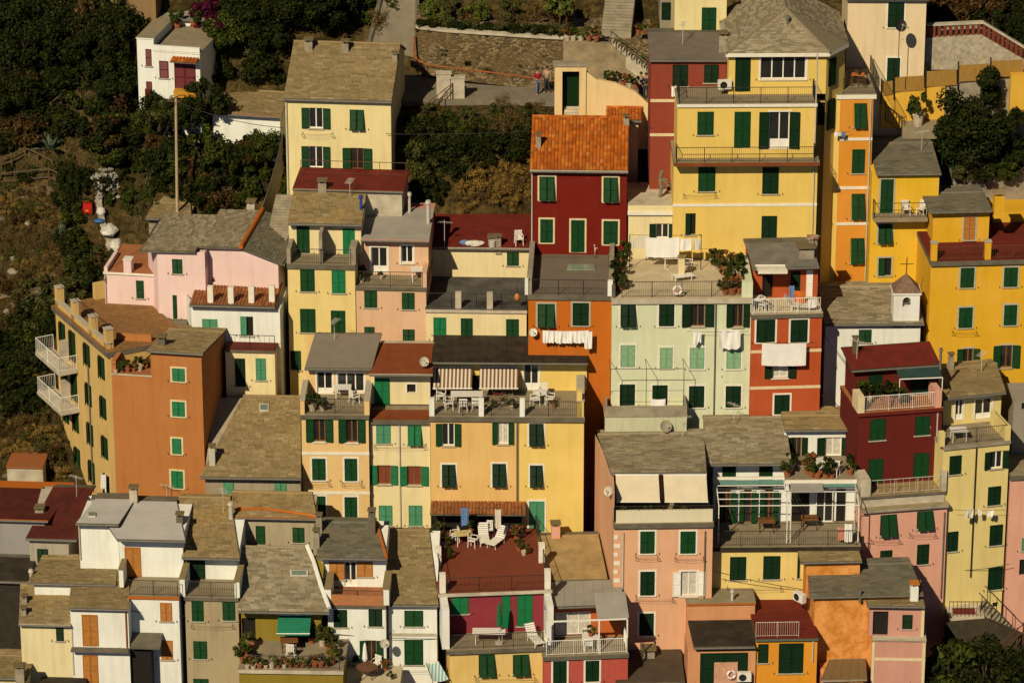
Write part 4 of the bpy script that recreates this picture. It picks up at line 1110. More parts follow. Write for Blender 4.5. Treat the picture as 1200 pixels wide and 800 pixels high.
# ---------------------------------------------------------------- F1 pale membrane roof
h = H['F1'] = House('white house with a pale grey curved sheet roof and tan shutters', 152, 800, -22.0, -3)
h.block(151, 209.5, 701, 0, 8, white_w, '188,706,202,727,c,N;189,750,203,772,c,N')
h.slab(8, .18, .12, floor_grey, tile_or); h.rail(h.upx(152, 697, 0), h.upx(208, 697, 0), 0, .95)
h.par(140, 145, 1, 2.4, 1.1, white_w, slate)
h.roof(137, 217, 632, 587, 1.8, 5.2, metal_white, 'flat', back=.8, xr=(106, 207)); h.under(139, 214, 2.5, white_w, '147,641,166,675,d,N'); h.chimney(157, 588, .45, .8, conc_pale); h.chimney(211, 611, .4, .35, conc_dark)
h.z = -.4
h.roof(89, 139, 613, 584, 3.2, 3.8, metal_white, 'flat', back=.8, xr=(112, 158)); h.under(92, 138, 3.6, white_w, ''); h.pipe(92.5, 615, 655, 3.6)
h.skylight(103, 601, 112, 606)
# lean-to with tarp on the right foot of it
h.z = -.4; zp = h.uw(170, 758, -1.2)[1]; a, b = h.upx(153, 760, -1.2), h.upx(188, 760, -1.2)
h.roofq([(a, -1.3, zp), (b, -1.3, zp), (b, -.01, zp + .35), (a, -.01, zp + .35)], conc_dark, 'flat', .08, gutter=False, name='porch_roof')
MB().box(a, b - .6, -.9, -.02, -.4, zp - .1).build('porch_shade_block', dark_room, h.e)  # no hollow here: a near-black block paints in the shade below the porch roof
# ---------------------------------------------------------------- F4 small white with tan doors
h = H['F4'] = House('small white house with tall tan shutters on both floors', 82, 800, -23.0, -3)
h.roof(80, 152, 712, 679, -.2, 3.6, slate, back=.8, xr=(84, 152)); h.under(82, 150, 0, white_p, '97,720,116,756,d,N;98,767,116,801,d,N')
zp = h.uw(115, 758, 0)[1]; MB().box(h.u[0], h.u[1], -.5, -.003, zp - .1, zp).build('ledge', conc_dark, h.e); h.pipe(147, 714, 758, 0, tile_br)
h = H['F5'] = House('house under a long sloping slate roof behind the white one', 60, 700, -20.2, -3)
h.roof(32, 136, 683, 655, -.2, 3.6, slate, back=.6, xr=(48, 138)); h.under(40, 136, 0, white_w, '')
# ---------------------------------------------------------------- F3 peeling cream
h = H['F3'] = House('peeling cream house with patched slate roof at the bottom left', 23, 790, -22.8, -3)
h.roof(22, 83, 731, 686, -.2, 3.8, slate_gold, back=.8, xr=(24, 86), edge=conc_pale); h.under(23.5, 84, 0, S('cream_peeling', lit(240, 214, 152), .4, .42), '66,733,75,750,c,D')
h.chimney(28, 720, .3, .3); h.chimney(29, 706, .3, .3); h.flue(37, 685, .1, .8); h.pipe(84, 733, 790)
h = H['G1'] = House('low house with a plain slate roof in the bottom left corner', 0, 800, -24.5, -3)
h.roof(-20, 32, 793, 768, -.2, 3, slate, back=.8); h.under(-18, 30, 0, cream2, ''); h.chimney(24, 795, .5, .7)
h = H['G2'] = House('low shed roof under the cream house at the bottom edge', 45, 800, -24.2, -3, 'shed', 'shed')
h.roof(44, 98, 803, 789, -.1, 2, felt_black, 'flat', back=.4); h.under(46, 96, .1, conc_dark, '')
# ---------------------------------------------------------------- left red roofs
h = H['E7'] = House('grey house with a dark red roof and a shuttered window at the left', 33, 660, -16.2, -4)
h.roof(30, 90, 631, 570, -.25, 4.6, felt_maroon, 'flat', back=1, xr=(62, 109)); h.under(34, 80, 0, S('grey_beige', (.4, .36, .28), .5), '44,643,57,659,c,D'); h.chimney(47, 602, .5, .3)
h = H['E8'] = House('long low house with a wide dark red roof at the left edge', 0, 680, -15.2, -4)
h.roof(-40, 56, 608, 571, -.2, 4.5, felt_maroon, 'flat', back=1, xr=(-40, 84), edge=tile_or); h.under(-38, 52, 0, S('grey_blue_render', (.3, .29, .28), .4), '')
h = H['E9'] = House('dark timber shed below the red roofs at the left edge', 0, 720, -18.5, -4, 'shed', 'shed')
h.roof(-30, 32, 680, 652, -.2, 3, felt_black, 'flat', back=.6); h.under(-28, 31, 0, plain('timber_black', (.03, .024, .018), .9, .3, 3), '')
h = H['E10'] = House('low stone outbuilding with orange tiled coping on the slope', 8, 575, -5.2, -3, 'outbuilding', 'shed')
h.block(8, 50, 548, 0, 2.5, conc_pale, ''); h.slab(2.5, .12, .1, tile_br, tile_br)
# ---------------------------------------------------------------- top left houses
h = H['W1'] = House('white villa with oxblood shutters on the wooded slope', 160, 125, 13.0, -12)
h.block(160, 180, 46, 0, 6, white_w, '171,58,178,77,c,R;172,96,179,120,c,R')
h.slab(6.2, .08, .05, floor_grey, white_w); uL = h.u; h.z = -.4
h.par(uL[0], uL[0] + .2, 0, 5, .35, white_w, px=False)
h.block(180, 234, 62, -.5, 6, white_w, '187,72,198,91,c,R;205,75,230,106,d,R')
h.slab(6.2, .08, .05, floor_grey, white_w); h.par(h.u[0], h.u[1], 5.6, 5.9, .45, white_w, px=False); h.par(h.u[0], h.u[1], -.5, -.3, .3, white_w, px=False)
u = (h.upx(202, 70, -.6), h.upx(233, 70, -.6)); z0 = h.uw(217, 74, -1.2)[1]; z1 = h.uw(217, 68, -.52)[1]
h.roofq([(u[0], -1.2, z0), (u[1], -1.2, z0), (u[1], -.52, z1), (u[0], -.52, z1)], tile_or, 'tile', .05, gutter=False, name='canopy')
z = h.uw(217, 108, -1.2)[1]; MB().box(u[0] + .15, u[1] - .15, -1.1, -.51, z - .45, z).build('balcony', S('ochre_balcony', lit(205, 140, 30)), h.e)
m = MB(); a = h.p3(170, 104, -.3); q = h.p3(179, 140, -.3); m.box(a.x, q.x, -.36, -.3, q.z, a.z); m.build('shutter_gate', SHC['R'], h.e)
h = H['W2'] = House('white outbuilding with a slate roof and dark eave among the bushes', 250, 172, 11.2, -10)
h.roof(244, 330, 134, 106, -.3, 4, slate, back=1.5, xr=(262, 338), edge=tile_br); h.under(249, 328, 0, white_w, '')
h = H['W3'] = House('stone hut with a two step slate roof on the slope', 172, 270, 7.2, -6, 'hut', 'hut')
h.roof(171, 224, 256, 238, -.3, 2, slate, back=.4, xr=(180, 224)); h.under(174, 222, 0, concrete, '186,262,200,272,k', d1=4)
h.roof(186, 226, 237, 215, 1.8, 2.4, slate, back=.8, xr=(206, 232), gutter=False)
h = H['W4'] = House('tan house and carport roof partly hidden at the top of the slope', 130, 30, 17.2, -8)
h.block(128, 182, -6, 0, 5, S('tan_render', lit(150, 115, 70), .3), ''); h.slab(5, .2, .1, floor_grey, conc_dark)
h = H['W5'] = House('low outbuilding with a grey glass lean-to roof behind the white villa', 194, 40, 17.4, -8, 'outbuilding', 'shed')
h.roof(190, 240, 22, -6, -.2, 4, metal_grey, 'seam', back=1); h.under(194, 238, 0, white_w, '')

h = H['L1'] = House('small plank roofed lean-to at the foot of the limewashed orange house', 958, 800, -22.6, 3, 'lean_to', 'lean-to')
h.roof(962, 1016, 796, 772, -.1, 2.2, plain('plank_roof', (.2, .13, .06), .9, .35, 7, 0, .1, (8, .4, .4)), 'seam', back=.3, xr=(972, 1014), edge=concrete, gutter=False); h.under(964, 1012, .1, lw, '')
# ================================================================ GROUND AND VEGETATION
def hillside():
    xs = [-700, -400, -200, -100, -60, -45] + [-36 + .3 * i for i in range(100)] + [-5 + 1.0 * i for i in range(45)] + [45, 60, 100, 200, 400, 700]
    ys = [-900, -400, -200, -120, -80, -60, -45] + [-36 + .3 * i for i in range(197)] + [24, 28, 34, 44, 60, 100, 200, 400, 900]
    v = [(x, y, terr(x, y)) for y in ys for x in xs]; n = len(xs)
    f = [(j * n + i, j * n + i + 1, (j + 1) * n + i + 1, (j + 1) * n + i) for j in range(len(ys) - 1) for i in range(n - 1)]
    m, nt, b = newmat('hillside_earth')
    n1 = noi(nt, pos(nt), .28, 8, .68); n2 = noi(nt, pos(nt), 2.2, 6, .7)
    c = ramp(nt, n1, [(.28, (.022, .018, .006)), (.45, (.075, .052, .018)), (.6, (.13, .09, .033)), (.78, (.22, .155, .068))])
    c = mixc(nt, ramp(nt, n2, [(.4, (0, 0, 0)), (.62, (.9,) * 3)]), c, (.016, .015, .006))
    nt.links.new(c, b.inputs['Base Color']); b.inputs['Roughness'].default_value = 1; b.inputs['Specular IOR Level'].default_value = .05
    bump(nt, b, n2, .9, .25)
    me = bpy.data.meshes.new('hillside'); me.from_pydata(v, [], f); me.materials.append(m)
    me.polygons.foreach_set('use_smooth', [True] * len(f))
    tag(link('hillside', me), kind='structure')
hillside()
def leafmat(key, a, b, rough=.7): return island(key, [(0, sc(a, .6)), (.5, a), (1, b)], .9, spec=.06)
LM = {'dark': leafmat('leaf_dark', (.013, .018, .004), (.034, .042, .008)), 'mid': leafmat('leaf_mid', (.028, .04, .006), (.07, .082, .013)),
      'olive': leafmat('leaf_olive', (.05, .055, .014), (.1, .095, .03)), 'dry': leafmat('leaf_dry', (.1, .065, .024), (.19, .125, .045)),
      'yellow': leafmat('leaf_straw', (.2, .125, .03), (.34, .22, .06)), 'lime': leafmat('leaf_lime', (.075, .1, .015), (.15, .16, .03)),
      'mag': leafmat('petal_magenta', (.04, .004, .016), (.1, .01, .035)), 'rust': leafmat('leaf_rust', (.045, .026, .008), (.09, .052, .016)),
      'white': leafmat('petal_white', (.5, .48, .42), (.74, .72, .66)), 'flower': island('leaf_flowering', [(0, (.02, .03, .006)), (.62, (.06, .075, .015)), (.72, (.3, .05, .02)), (1, (.42, .13, .05))], .9, spec=.06),
      'blue': leafmat('leaf_agave', (.1, .14, .09), (.17, .2, .13))}
bark = plain('bark', (.06, .045, .03), .95, .4, 6)
def leaves(n, rx, rz, leaf, k=14, seed=0, sparse=.0, asp=1.7):
    """clumps of leaf-sized faces spread through an uneven crown"""
    rd = random.Random(seed); mb = MB(); cl = []
    for i in range(k):
        a = rd.uniform(0, 6.283); u = rd.uniform(-.75, 1); r = rd.uniform(.45, 1) ** .6; q = math.sqrt(max(0, 1 - u * u))
        cl.append((Vector((rx * r * q * math.cos(a), rx * r * q * math.sin(a), rz * r * u)), rd.uniform(.22, .46) * rx))
    for i in range(n):
        c, cr = cl[rd.randrange(k)]
        d = Vector((rd.gauss(0, 1), rd.gauss(0, 1), rd.gauss(0, .9))); d = d.normalized() * cr * rd.random() ** .45
        p = c + d
        nrm = (d.normalized() + Vector((rd.gauss(0, .5), rd.gauss(0, .5), rd.gauss(0, .5) + .35))).normalized()
        t = nrm.orthogonal().normalized(); t = Matrix.Rotation(rd.uniform(0, 6.28), 3, nrm) @ t; b = nrm.cross(t)
        l = leaf * rd.uniform(.6, 1.35); w = l / asp
        mb.poly([p - t * l, p - b * w + nrm * l * .1, p + t * l, p + b * w + nrm * l * .1])
    return mb
BUSH = {}
def bush_proto(kind, var):
    k = (kind, var)
    if k not in BUSH:
        n, lf = {'dry': (1500, .08), 'yellow': (1500, .085), 'white': (650, .085)}.get(kind, (2100, .095))
        me = leaves(n, 1, .85, lf, 15, var * 17 + sum(map(ord, kind)), asp=3.5 if kind in ('dry', 'yellow') else 1.7).data('bush', LM[kind])
        st = MB(); rd = random.Random(var)
        for i in range(4): st.tube((rd.uniform(-.1, .1), rd.uniform(-.1, .1), -1.0), (rd.uniform(-.55, .55), rd.uniform(-.55, .55), .3), .06, 5, 0, .02)
        BUSH[k] = (me, st.data('stem', bark))
    return BUSH[k]
def bush(p, r, kind, label, group, h=1.0, name='bush', cat='bush'):
    me, st = bush_proto(kind, random.randrange(3))
    o = link(name, me, None, (p[0], p[1], p[2] + r * .45 * h), random.uniform(0, 6.28), (r * random.uniform(.9, 1.15), r * random.uniform(.9, 1.15), r * h))
    tag(o, label, cat, group); link('stem', st, o); return o
BLOCK = [(156, 26, 240, 118), (240, 96, 336, 172), (168, 212, 226, 272), (330, 40, 476, 240), (118, 248, 330, 400), (100, 198, 148, 305)]
MASS = []
def scatter(poly, n, r0, r1, kinds, label, group, h=(.8, 1.2), block=True):
    xs = [p[0] for p in poly]; ys = [p[1] for p in poly]; done = 0; pts = []
    def inside(x, y):
        c = False
        for (x1, y1), (x2, y2) in zip(poly, poly[1:] + poly[:1]):
            if (y1 > y) != (y2 > y) and x < (x2 - x1) * (y - y1) / (y2 - y1) + x1: c = not c
        return c
    for _ in range(n * 60):
        if done >= n: break
        x, y = random.uniform(min(xs), max(xs)), random.uniform(min(ys), max(ys))
        r = random.uniform(r0, r1)
        if not inside(x, y): continue
        if block and any(a - r * 9 < x < c + r * 9 and b - 4 < y + 0 < d + r * 26 for a, b, c, d in BLOCK): continue
        if any((x - u) ** 2 + (y - v) ** 2 < (9 * min(r, q)) ** 2 for u, v, q in pts): continue
        pts.append((x, y, r)); done += 1
        kd = random.choice(kinds)
        if group: bush(ground(x, y), r, kd, label, group, random.uniform(*h))
        else: MASS.append((ground(x, y), r, kd, random.uniform(*h)))
# tall trees of the shaded thicket
def tree(px, py, hgt, r, kind, label, group=None, lean=0, n=9000, leaf=.105, base=None, trunk=None, cz=.62):
    p = base or ground(px, py)
    t = thing('tree', label, 'tree', p, random.uniform(0, 6), group)
    mb = MB(); rd = random.Random(int(px * 7 + py)); tp = Vector((lean, 0, hgt * cz))
    pts = [Vector((0, 0, -.4)), Vector((lean * .3 + rd.uniform(-.1, .1), rd.uniform(-.1, .1), hgt * .25)), tp]
    tr = trunk or .05 * hgt * .5
    mb.tube(pts[0], pts[1], tr, 8, 0, tr * .75); mb.tube(pts[1], pts[2], tr * .75, 7, 0, tr * .35)
    for i in range(9):
        a = rd.uniform(0, 6.28); s = pts[1].lerp(pts[2], rd.uniform(.1, 1)); e = s + Vector((math.cos(a) * r * .7, math.sin(a) * r * .7, rd.uniform(.2, .6) * r))
        mb.tube(s, e, tr * .4, 5, 0, tr * .1)
    mb.build('trunk', bark, t)
    c = leaves(n, r, hgt * (1 - cz) * 1.15, leaf, 26, int(px + py)).build('crown', LM[kind], t); c.location = (lean, 0, hgt * cz); return t
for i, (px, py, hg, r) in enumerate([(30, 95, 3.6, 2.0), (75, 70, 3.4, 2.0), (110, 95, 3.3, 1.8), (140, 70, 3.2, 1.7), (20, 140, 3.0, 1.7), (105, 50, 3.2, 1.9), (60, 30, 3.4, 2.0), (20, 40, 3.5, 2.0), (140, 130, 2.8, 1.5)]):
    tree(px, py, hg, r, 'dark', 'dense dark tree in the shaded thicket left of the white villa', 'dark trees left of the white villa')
for i, (px, py, hg, r, k) in enumerate([(290, 60, 3.6, 1.7, 'dark'), (262, 70, 3.0, 1.5, 'mid'), (335, 40, 3.6, 1.7, 'dark'), (375, 35, 3.4, 1.7, 'dark'), (410, 30, 3.0, 1.5, 'dark'), (315, 70, 2.6, 1.3, 'dark')]):
    tree(px, py, hg, r, k, 'leafy dark tree behind the ridge of the cream slate roofed house', 'trees behind the cream house')
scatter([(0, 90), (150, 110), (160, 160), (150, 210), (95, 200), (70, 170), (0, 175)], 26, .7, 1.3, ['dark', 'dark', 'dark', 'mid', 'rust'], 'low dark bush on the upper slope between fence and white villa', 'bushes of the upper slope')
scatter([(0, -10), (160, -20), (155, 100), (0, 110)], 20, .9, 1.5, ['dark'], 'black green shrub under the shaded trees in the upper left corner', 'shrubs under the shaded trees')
scatter([(150, 150), (245, 120), (330, 170), (330, 262), (230, 285), (140, 230)], 34, .7, 1.35, ['dark', 'dark', 'mid', 'rust', 'mid'], 'green bush crowding the slope around the stone hut', 'bushes around the stone hut')
scatter([(240, 40), (330, 20), (440, -10), (470, 10), (420, 55), (330, 60), (330, 110), (245, 120)], 24, .8, 1.5, ['dark', 'mid', 'dark', 'olive', 'dry'], 'bush in the garden strip above the cream slate roofed house', 'bushes above the cream house')
scatter([(128, 210), (180, 255), (170, 285), (150, 300), (128, 250)], 9, .6, 1.1, ['dark', 'mid'], 'green shrub right of the pale stony gully', 'shrubs right of the gully')
scatter([(75, 205), (100, 205), (108, 260), (130, 320), (118, 345), (88, 330), (80, 270)], 22, .5, 1.0, ['dark', 'dark', 'mid'], 'dark shrub on the shaded bank left of the pale stony gully', 'shrubs left of the gully')
scatter([(25, 340), (75, 335), (95, 345), (62, 378), (55, 430), (30, 430)], 18, .6, 1.0, ['mid', 'olive', 'dark'], 'leafy shrub on the slope behind the ochre apartment house', 'shrubs behind the ochre apartment house')
scatter([(0, 395), (40, 400), (45, 470), (0, 500)], 15, .7, 1.2, ['dark', 'dark', 'mid'], 'dark bush low on the dry slope left of the white balconies', 'bushes left of the white balconies')
scatter([(0, 225), (70, 215), (80, 330), (30, 345), (0, 390)], 150, .2, .55, ['dry', 'dry', 'dry', 'olive', 'yellow', 'rust'], None, None)
scatter([(0, 430), (68, 440), (72, 560), (0, 545)], 85, .28, .7, ['dry', 'olive', 'dry', 'yellow', 'dry', 'rust'], None, None)
scatter([(480, 150), (620, 160), (618, 182), (550, 196), (510, 236), (478, 236)], 40, .6, 1.1, ['dark', 'dark', 'dark', 'olive'], 'dark green shrub on the bank between the cream and the red house', 'dark shrubs of the bank', block=False)
scatter([(500, 134), (640, 128), (632, 155), (500, 165)], 22, .45, .85, ['dry', 'olive', 'rust', 'mid'], 'brownish shrub right below the road edge', 'brown shrubs below the road', block=False)
scatter([(535, 200), (622, 190), (624, 246), (520, 246)], 34, .4, .8, ['yellow', 'yellow', 'dry', 'yellow'], None, None, block=False)
scatter([(228, 240), (250, 236), (320, 262), (300, 270), (240, 262)], 7, .5, .8, ['rust', 'dark'], 'reddish shrub behind the slate roofs of the pink house', 'shrubs behind the pink house', block=False)
for px, py, r, lb in ((258, 40, 1.7, 'big magenta bougainvillea above the bush by the white villa'), (318, 176, 1.0, 'magenta bougainvillea against the left wall of the cream house'), (252, 22, 1.3, 'upper magenta bougainvillea at the glass lean-to')):
    bush(ground(px, py), r, 'mag', lb, None, name='bougainvillea', cat='flowering shrub')
for i, px in enumerate((180, 190, 199, 208, 217, 226, 235, 242, 186, 204, 222)):
    Y = 11.9 - .16 * (px - 180) / 10 + (.0 if i < 8 else -.7); q = hitY(px, 140, Y); r = [.95, .7, .8, .75, .85, .8, 1.0, 1.2, .9, .9, .9][i]
    bush((q.x, Y, hitY(px, (134 if i < 8 else 144) - (8 if px > 236 else 0), Y).z), r, ['dark', 'mid', 'dark', 'olive', 'dark'][i % 5], 'bush hiding the foot of the white villa', 'bushes at the foot of the villa', 1.1)
for i, (px, py, r) in enumerate(((252, 178, .7), (268, 170, .75), (283, 166, .9), (296, 168, .8), (311, 160, 1.0), (326, 164, .9), (240, 165, 1.1))):
    Y = 9.6; q = hitY(px, py, Y); bush((q.x, Y, max(terr(q.x, Y) - .2, q.z - 1.1)), r * 1.1, ['dark', 'mid', 'dark', 'rust', 'mid'][i % 5], 'bush growing against the low white outbuilding', 'bushes at the white outbuilding', 1.2)
scatter([(20, 10), (150, 10), (150, 110), (20, 110)], 14, .5, 1.0, ['olive', 'mid', 'dry', 'olive'], 'lighter olive shrub among the shaded dark trees', 'olive shrubs in the thicket', h=(2.5, 4.2), block=False)
# big tree at the upper right and shrub tree at the lower right
q = hitY(1142, 190, 4.6)
tree(1142, 190, 5.4, 2.35, 'dark', 'round dark tree in the walled garden at the right', base=(q.x, q.y, q.z), cz=.52, n=15000, leaf=.12, trunk=.12)
for i, (px, py, Y, r) in enumerate([(1112, 165, 4.0, 1.2), (1165, 165, 4.0, 1.3), (1140, 150, 3.9, 1.2), (1185, 150, 4.4, .9), (1165, 195, 4.3, .8), (1125, 192, 4.2, .7), (1188, 180, 4.6, .9), (1108, 170, 4.8, .8), (1130, 208, 3.6, .7), (1155, 206, 3.6, .75), (1182, 204, 3.6, .8), (1196, 196, 3.6, .8)]):
    q = hitY(px, py, Y); bush(q, r, ['dark', 'dark', 'dark', 'dark', 'mid', 'dark', 'dark', 'dark', 'olive', 'dark', 'mid', 'dark'][i], 'shrub under the round dark tree in the walled garden', 'shrubs in the walled garden')
for px, py, Y, r, lb in ((1088, 812, -20.5, 1.5, 'left'), (1122, 806, -20.0, 1.8, 'mid'), (1155, 800, -19.0, 1.6, 'right'), (1070, 818, -21, 1.2, 'front'), (1120, 776, -17.2, 1.1, 'e'), (1150, 774, -17.2, 1.2, 'f'), (1182, 786, -17.4, 1.2, 'g')):
    q = hitY(px, py, Y); bush((q.x, q.y, q.z), r, 'dark' if lb != 'mid' else 'mid', 'dark green shrub tree at the foot of the pink block house', 'shrub trees at the lower right')
def mass():
    """uncountable dry scrub of the slopes: one object"""
    v, f, mi = [], [], []; ks = sorted({m[2] for m in MASS})
    for p, r, kd, h in MASS:
        me = bush_proto(kd, random.randrange(3))[0]; T = Matrix.Translation((p.x, p.y, p.z + r * .4 * h)) @ Matrix.Rotation(random.uniform(0, 6.28), 4, 'Z') @ Matrix.Diagonal((r * random.uniform(.85, 1.3), r, r * h, 1))
        k = len(v); v += [tuple(T @ q.co) for q in me.vertices]
        f += [tuple(k + i for i in q.vertices) for q in me.polygons if q.index % 2 == 0 or kd == 'yellow']
        mi += [ks.index(kd)] * (len(f) - len(mi))
    me = bpy.data.meshes.new('dry_undergrowth'); me.from_pydata(v, [], f)
    for k in ks: me.materials.append(LM[k])
    me.polygons.foreach_set('material_index', mi); tag(link('dry_undergrowth', me), kind='stuff')
scatter([(0, 170), (100, 190), (100, 235), (0, 225)], 30, .25, .6, ['dry', 'olive', 'dark', 'dark'], None, None)
scatter([(88, 300), (170, 300), (125, 330), (118, 395), (85, 380), (70, 350)], 30, .35, .8, ['dark', 'olive', 'dry', 'mid'], None, None, block=False)
scatter([(140, 205), (230, 205), (215, 262), (150, 290)], 22, .3, .7, ['dark', 'olive', 'mid', 'dark'], None, None, block=False)
mass()
# dark wood above the ramp at the top right
scatter([(1090, -6), (1230, -6), (1230, 55), (1160, 36), (1090, 38)], 26, .9, 1.5, ['dark', 'dark', 'dark', 'rust'], 'dark bush above the brick balusters at the top right', 'bushes above the brick balusters', block=False)
# rocks on the slope
def rocks():
    rd = random.Random(11)
    for i in range(46):
        px, py = rd.uniform(0, 85), rd.choice((rd.uniform(215, 400), rd.uniform(215, 560))); r = rd.uniform(.1, .32); p = ground(px, py); m = MB(); m.blob((0, 0, 0), r * rd.uniform(.8, 1.5), r, r * .7, 7)
        m.v = [tuple(Vector(v) * (1 + .35 * noise.noise(Vector(v) * 3 + Vector((i, 0, 0))))) for v in m.v]
        o = m.build('rock', conc_dark if i % 2 else concrete); o.location = p; tag(o, 'weathered rock lying on the dry left slope', 'rock', 'rocks of the left slope')
rocks()
# scrub: uncountable dry blades on the sunny slope
def scrub():
    mb = MB(); rd = random.Random(5)
    for i in range(42000):
        x = rd.uniform(-35, -16); y = rd.uniform(-9, 19)
        if noise.noise(Vector((x * .35, y * .35, 1))) + rd.uniform(-.5, .5) < -.05: continue
        if any(abs(x + 25 - (y - 6) * .12) < .9 and 5 < y < 12 for _ in (0,)): continue
        z = terr(x, y); a = rd.uniform(0, 6.28); l = rd.uniform(.12, .55); w = .022
        t = Vector((math.cos(a), math.sin(a), 0)); n = Vector((-t.y, t.x, 0)); b = Vector((x, y, z - .03)); e = b + t * l * .45 + Vector((0, 0, l))
        mb.poly([b - n * w, b + n * w, e])
        e2 = b - t * l * .35 + Vector((0, 0, l * .8)); mb.poly([b - t * w, b + t * w, e2])
    m = island('scrub_blade', [(0, (.03, .035, .012)), (.4, (.09, .07, .025)), (1, (.22, .16, .07))], .95, spec=.05)
    tag(mb.build('dry_scrub', m), kind='stuff')
scrub()
# agaves
def agave(px, py, r, label):
    p = ground(px, py); mb = MB(); rd = random.Random(px)
    for i in range(26):
        a = rd.uniform(0, 6.28); el = rd.uniform(.25, 1.3); l = r * rd.uniform(.75, 1.1)
        d = Vector((math.cos(a) * math.cos(el), math.sin(a) * math.cos(el), math.sin(el))); s = Vector((-math.sin(a), math.cos(a), 0)) * r * .085
        m = d * l * .5; e = d * l - Vector((0, 0, l * .12)); up = Vector((0, 0, .03))
        mb.poly([-s * .7, m - s + up, e, m + Vector((0, 0, -.02))]); mb.poly([s * .7, m + Vector((0, 0, -.02)), e, m + s + up])
    o = mb.build('agave', LM['blue']); o.location = p + Vector((0, 0, .1)); tag(o, label, 'agave')
agave(60, 178, 1.5, 'grey green agave beside the wooden fence of the upper slope')
agave(70, 285, 1.5, 'spiky agave on the bank left of the stony gully')
agave(48, 350, 1.0, 'small agave on the slope above the ochre apartment house')
# gully path with pale stones and white tarpaulins
def strip(pts, w, mat, name, up=.12, kind='structure'):
    mb = MB(); L = [ground(*p) for p in pts]
    for a, b in zip(L, L[1:]):
        mb.hexa([a + Vector((-w, 0, -.5)), a + Vector((w, 0, -.5)), b + Vector((-w, 0, -.5)), b + Vector((w, 0, -.5)), a + Vector((-w, 0, up)), a + Vector((w, 0, up)), b + Vector((-w, 0, up)), b + Vector((w, 0, up))])
    return tag(mb.build(name, mat), kind=kind)
strip([(140, 302), (128, 285), (116, 262), (112, 240), (113, 215)], .4, plain('gully_stone', (.3, .27, .22), .95, .5, 2.2), 'path')
def heap(px, py, rx, ry, rz, mat, label, name='tarpaulin', cat='tarpaulin', seed=1):
    p = ground(px, py); mb = MB(); rd = random.Random(seed)
    mb.blob((0, 0, 0), rx, ry, rz, 14)
    mb.v = [tuple(Vector(v) * (1 + .28 * noise.noise(Vector(v) * 2.6 + Vector((seed, 0, 0))))) for v in mb.v]
    o = mb.build(name, mat); o.location = p + Vector((0, 0, .15)); return tag(o, label, cat)
tarp = plain('tarpaulin_white', (.6, .58, .52), .8, .2, 3)
heap(128, 272, .55, .9, .3, tarp, 'upper crumpled white tarpaulin on the gully path', seed=2)
heap(136, 288, .4, .9, .28, tarp, 'lower crumpled white tarpaulin on the gully path', seed=5)
heap(118, 250, .3, .4, .3, tarp, 'small white sack beside the red bag in the gully', 'sack', 'sack', 8)
heap(116, 261, .35, .25, .12, plain('plastic_blue', (.03, .12, .35), .5), 'small blue plastic sheet in the gully', 'plastic_sheet', 'plastic sheet', 9)
for i, (px, py, r) in enumerate([(110, 212, .4), (117, 206, .45), (124, 204, .4), (131, 209, .38), (121, 217, .42), (112, 222, .34), (134, 220, .34), (134, 232, .36), (116, 231, .3), (128, 226, .3)]):
    bush(ground(px, py), r, 'white', 'white flowering shrub at the top of the stony gully', 'white flowering shrubs', .8, name='flowering_shrub', cat='flowering shrub')
scatter([(112, 214), (130, 214), (136, 236), (118, 238)], 6, .3, .45, ['mid', 'dark'], 'small green shrub between the white flowering ones', 'green shrubs among the white ones', block=False)
p = ground(103, 252); b = MB(); b.box(-.28, .28, -.18, .18, 0, .62); b.box(-.2, .2, -.23, -.181, .08, .34)
o = b.build('bag', plain('bag_red', (.5, .012, .012), .6)); o.location = p + Vector((0, 0, .15)); tag(o, 'bright red bag standing in the stony gully', 'bag')
m = MB(); m.box(-.1, .06, -.245, -.232, .16, .28); m.build('patch', plain('patch_yellow', (.6, .35, .02), .6), o)
m = MB(); m.path([(-.12, 0, .62), (-.1, 0, .76), (.1, 0, .76), (.12, 0, .62)], .025, 5); m.build('handle', MATS['bag_red'], o)
# ================================================================ ROAD, RETAINING WALLS, FENCES
def rubble(key, stops, lich):
    if key in MATS: return MATS[key]
    m, nt, b = newmat(key)
    vo = N(nt, 'ShaderNodeTexVoronoi', feature='F1'); vo.inputs['Scale'].default_value = 5.2
    nt.links.new(pos(nt, (1, .4, 1.5)), vo.inputs['Vector'])
    ve = N(nt, 'ShaderNodeTexVoronoi', feature='DISTANCE_TO_EDGE'); ve.inputs['Scale'].default_value = 5.2
    nt.links.new(pos(nt, (1, .4, 1.5)), ve.inputs['Vector'])
    s = N(nt, 'ShaderNodeSeparateColor'); nt.links.new(vo.outputs['Color'], s.inputs[0])
    c = ramp(nt, s.outputs[0], stops)
    c = mixc(nt, ramp(nt, noi(nt, pos(nt), .7, 5), [(.42, (0, 0, 0)), (.65, (.75,) * 3)]), c, lich)
    e = ramp(nt, ve.outputs['Distance'], [(0, (.8,) * 3), (.1, (0, 0, 0))])
    c = mixc(nt, e, c, (.05, .042, .03))
    nt.links.new(c, b.inputs['Base Color']); b.inputs['Roughness'].default_value = .95
    bump(nt, b, ve.outputs['Distance'], .8, .08)
    MATS[key] = m; return m
stone_w = rubble('rubble_stone', [(0, (.035, .028, .015)), (.5, (.15, .105, .045)), (1, (.32, .235, .12))], (.13, .08, .022))
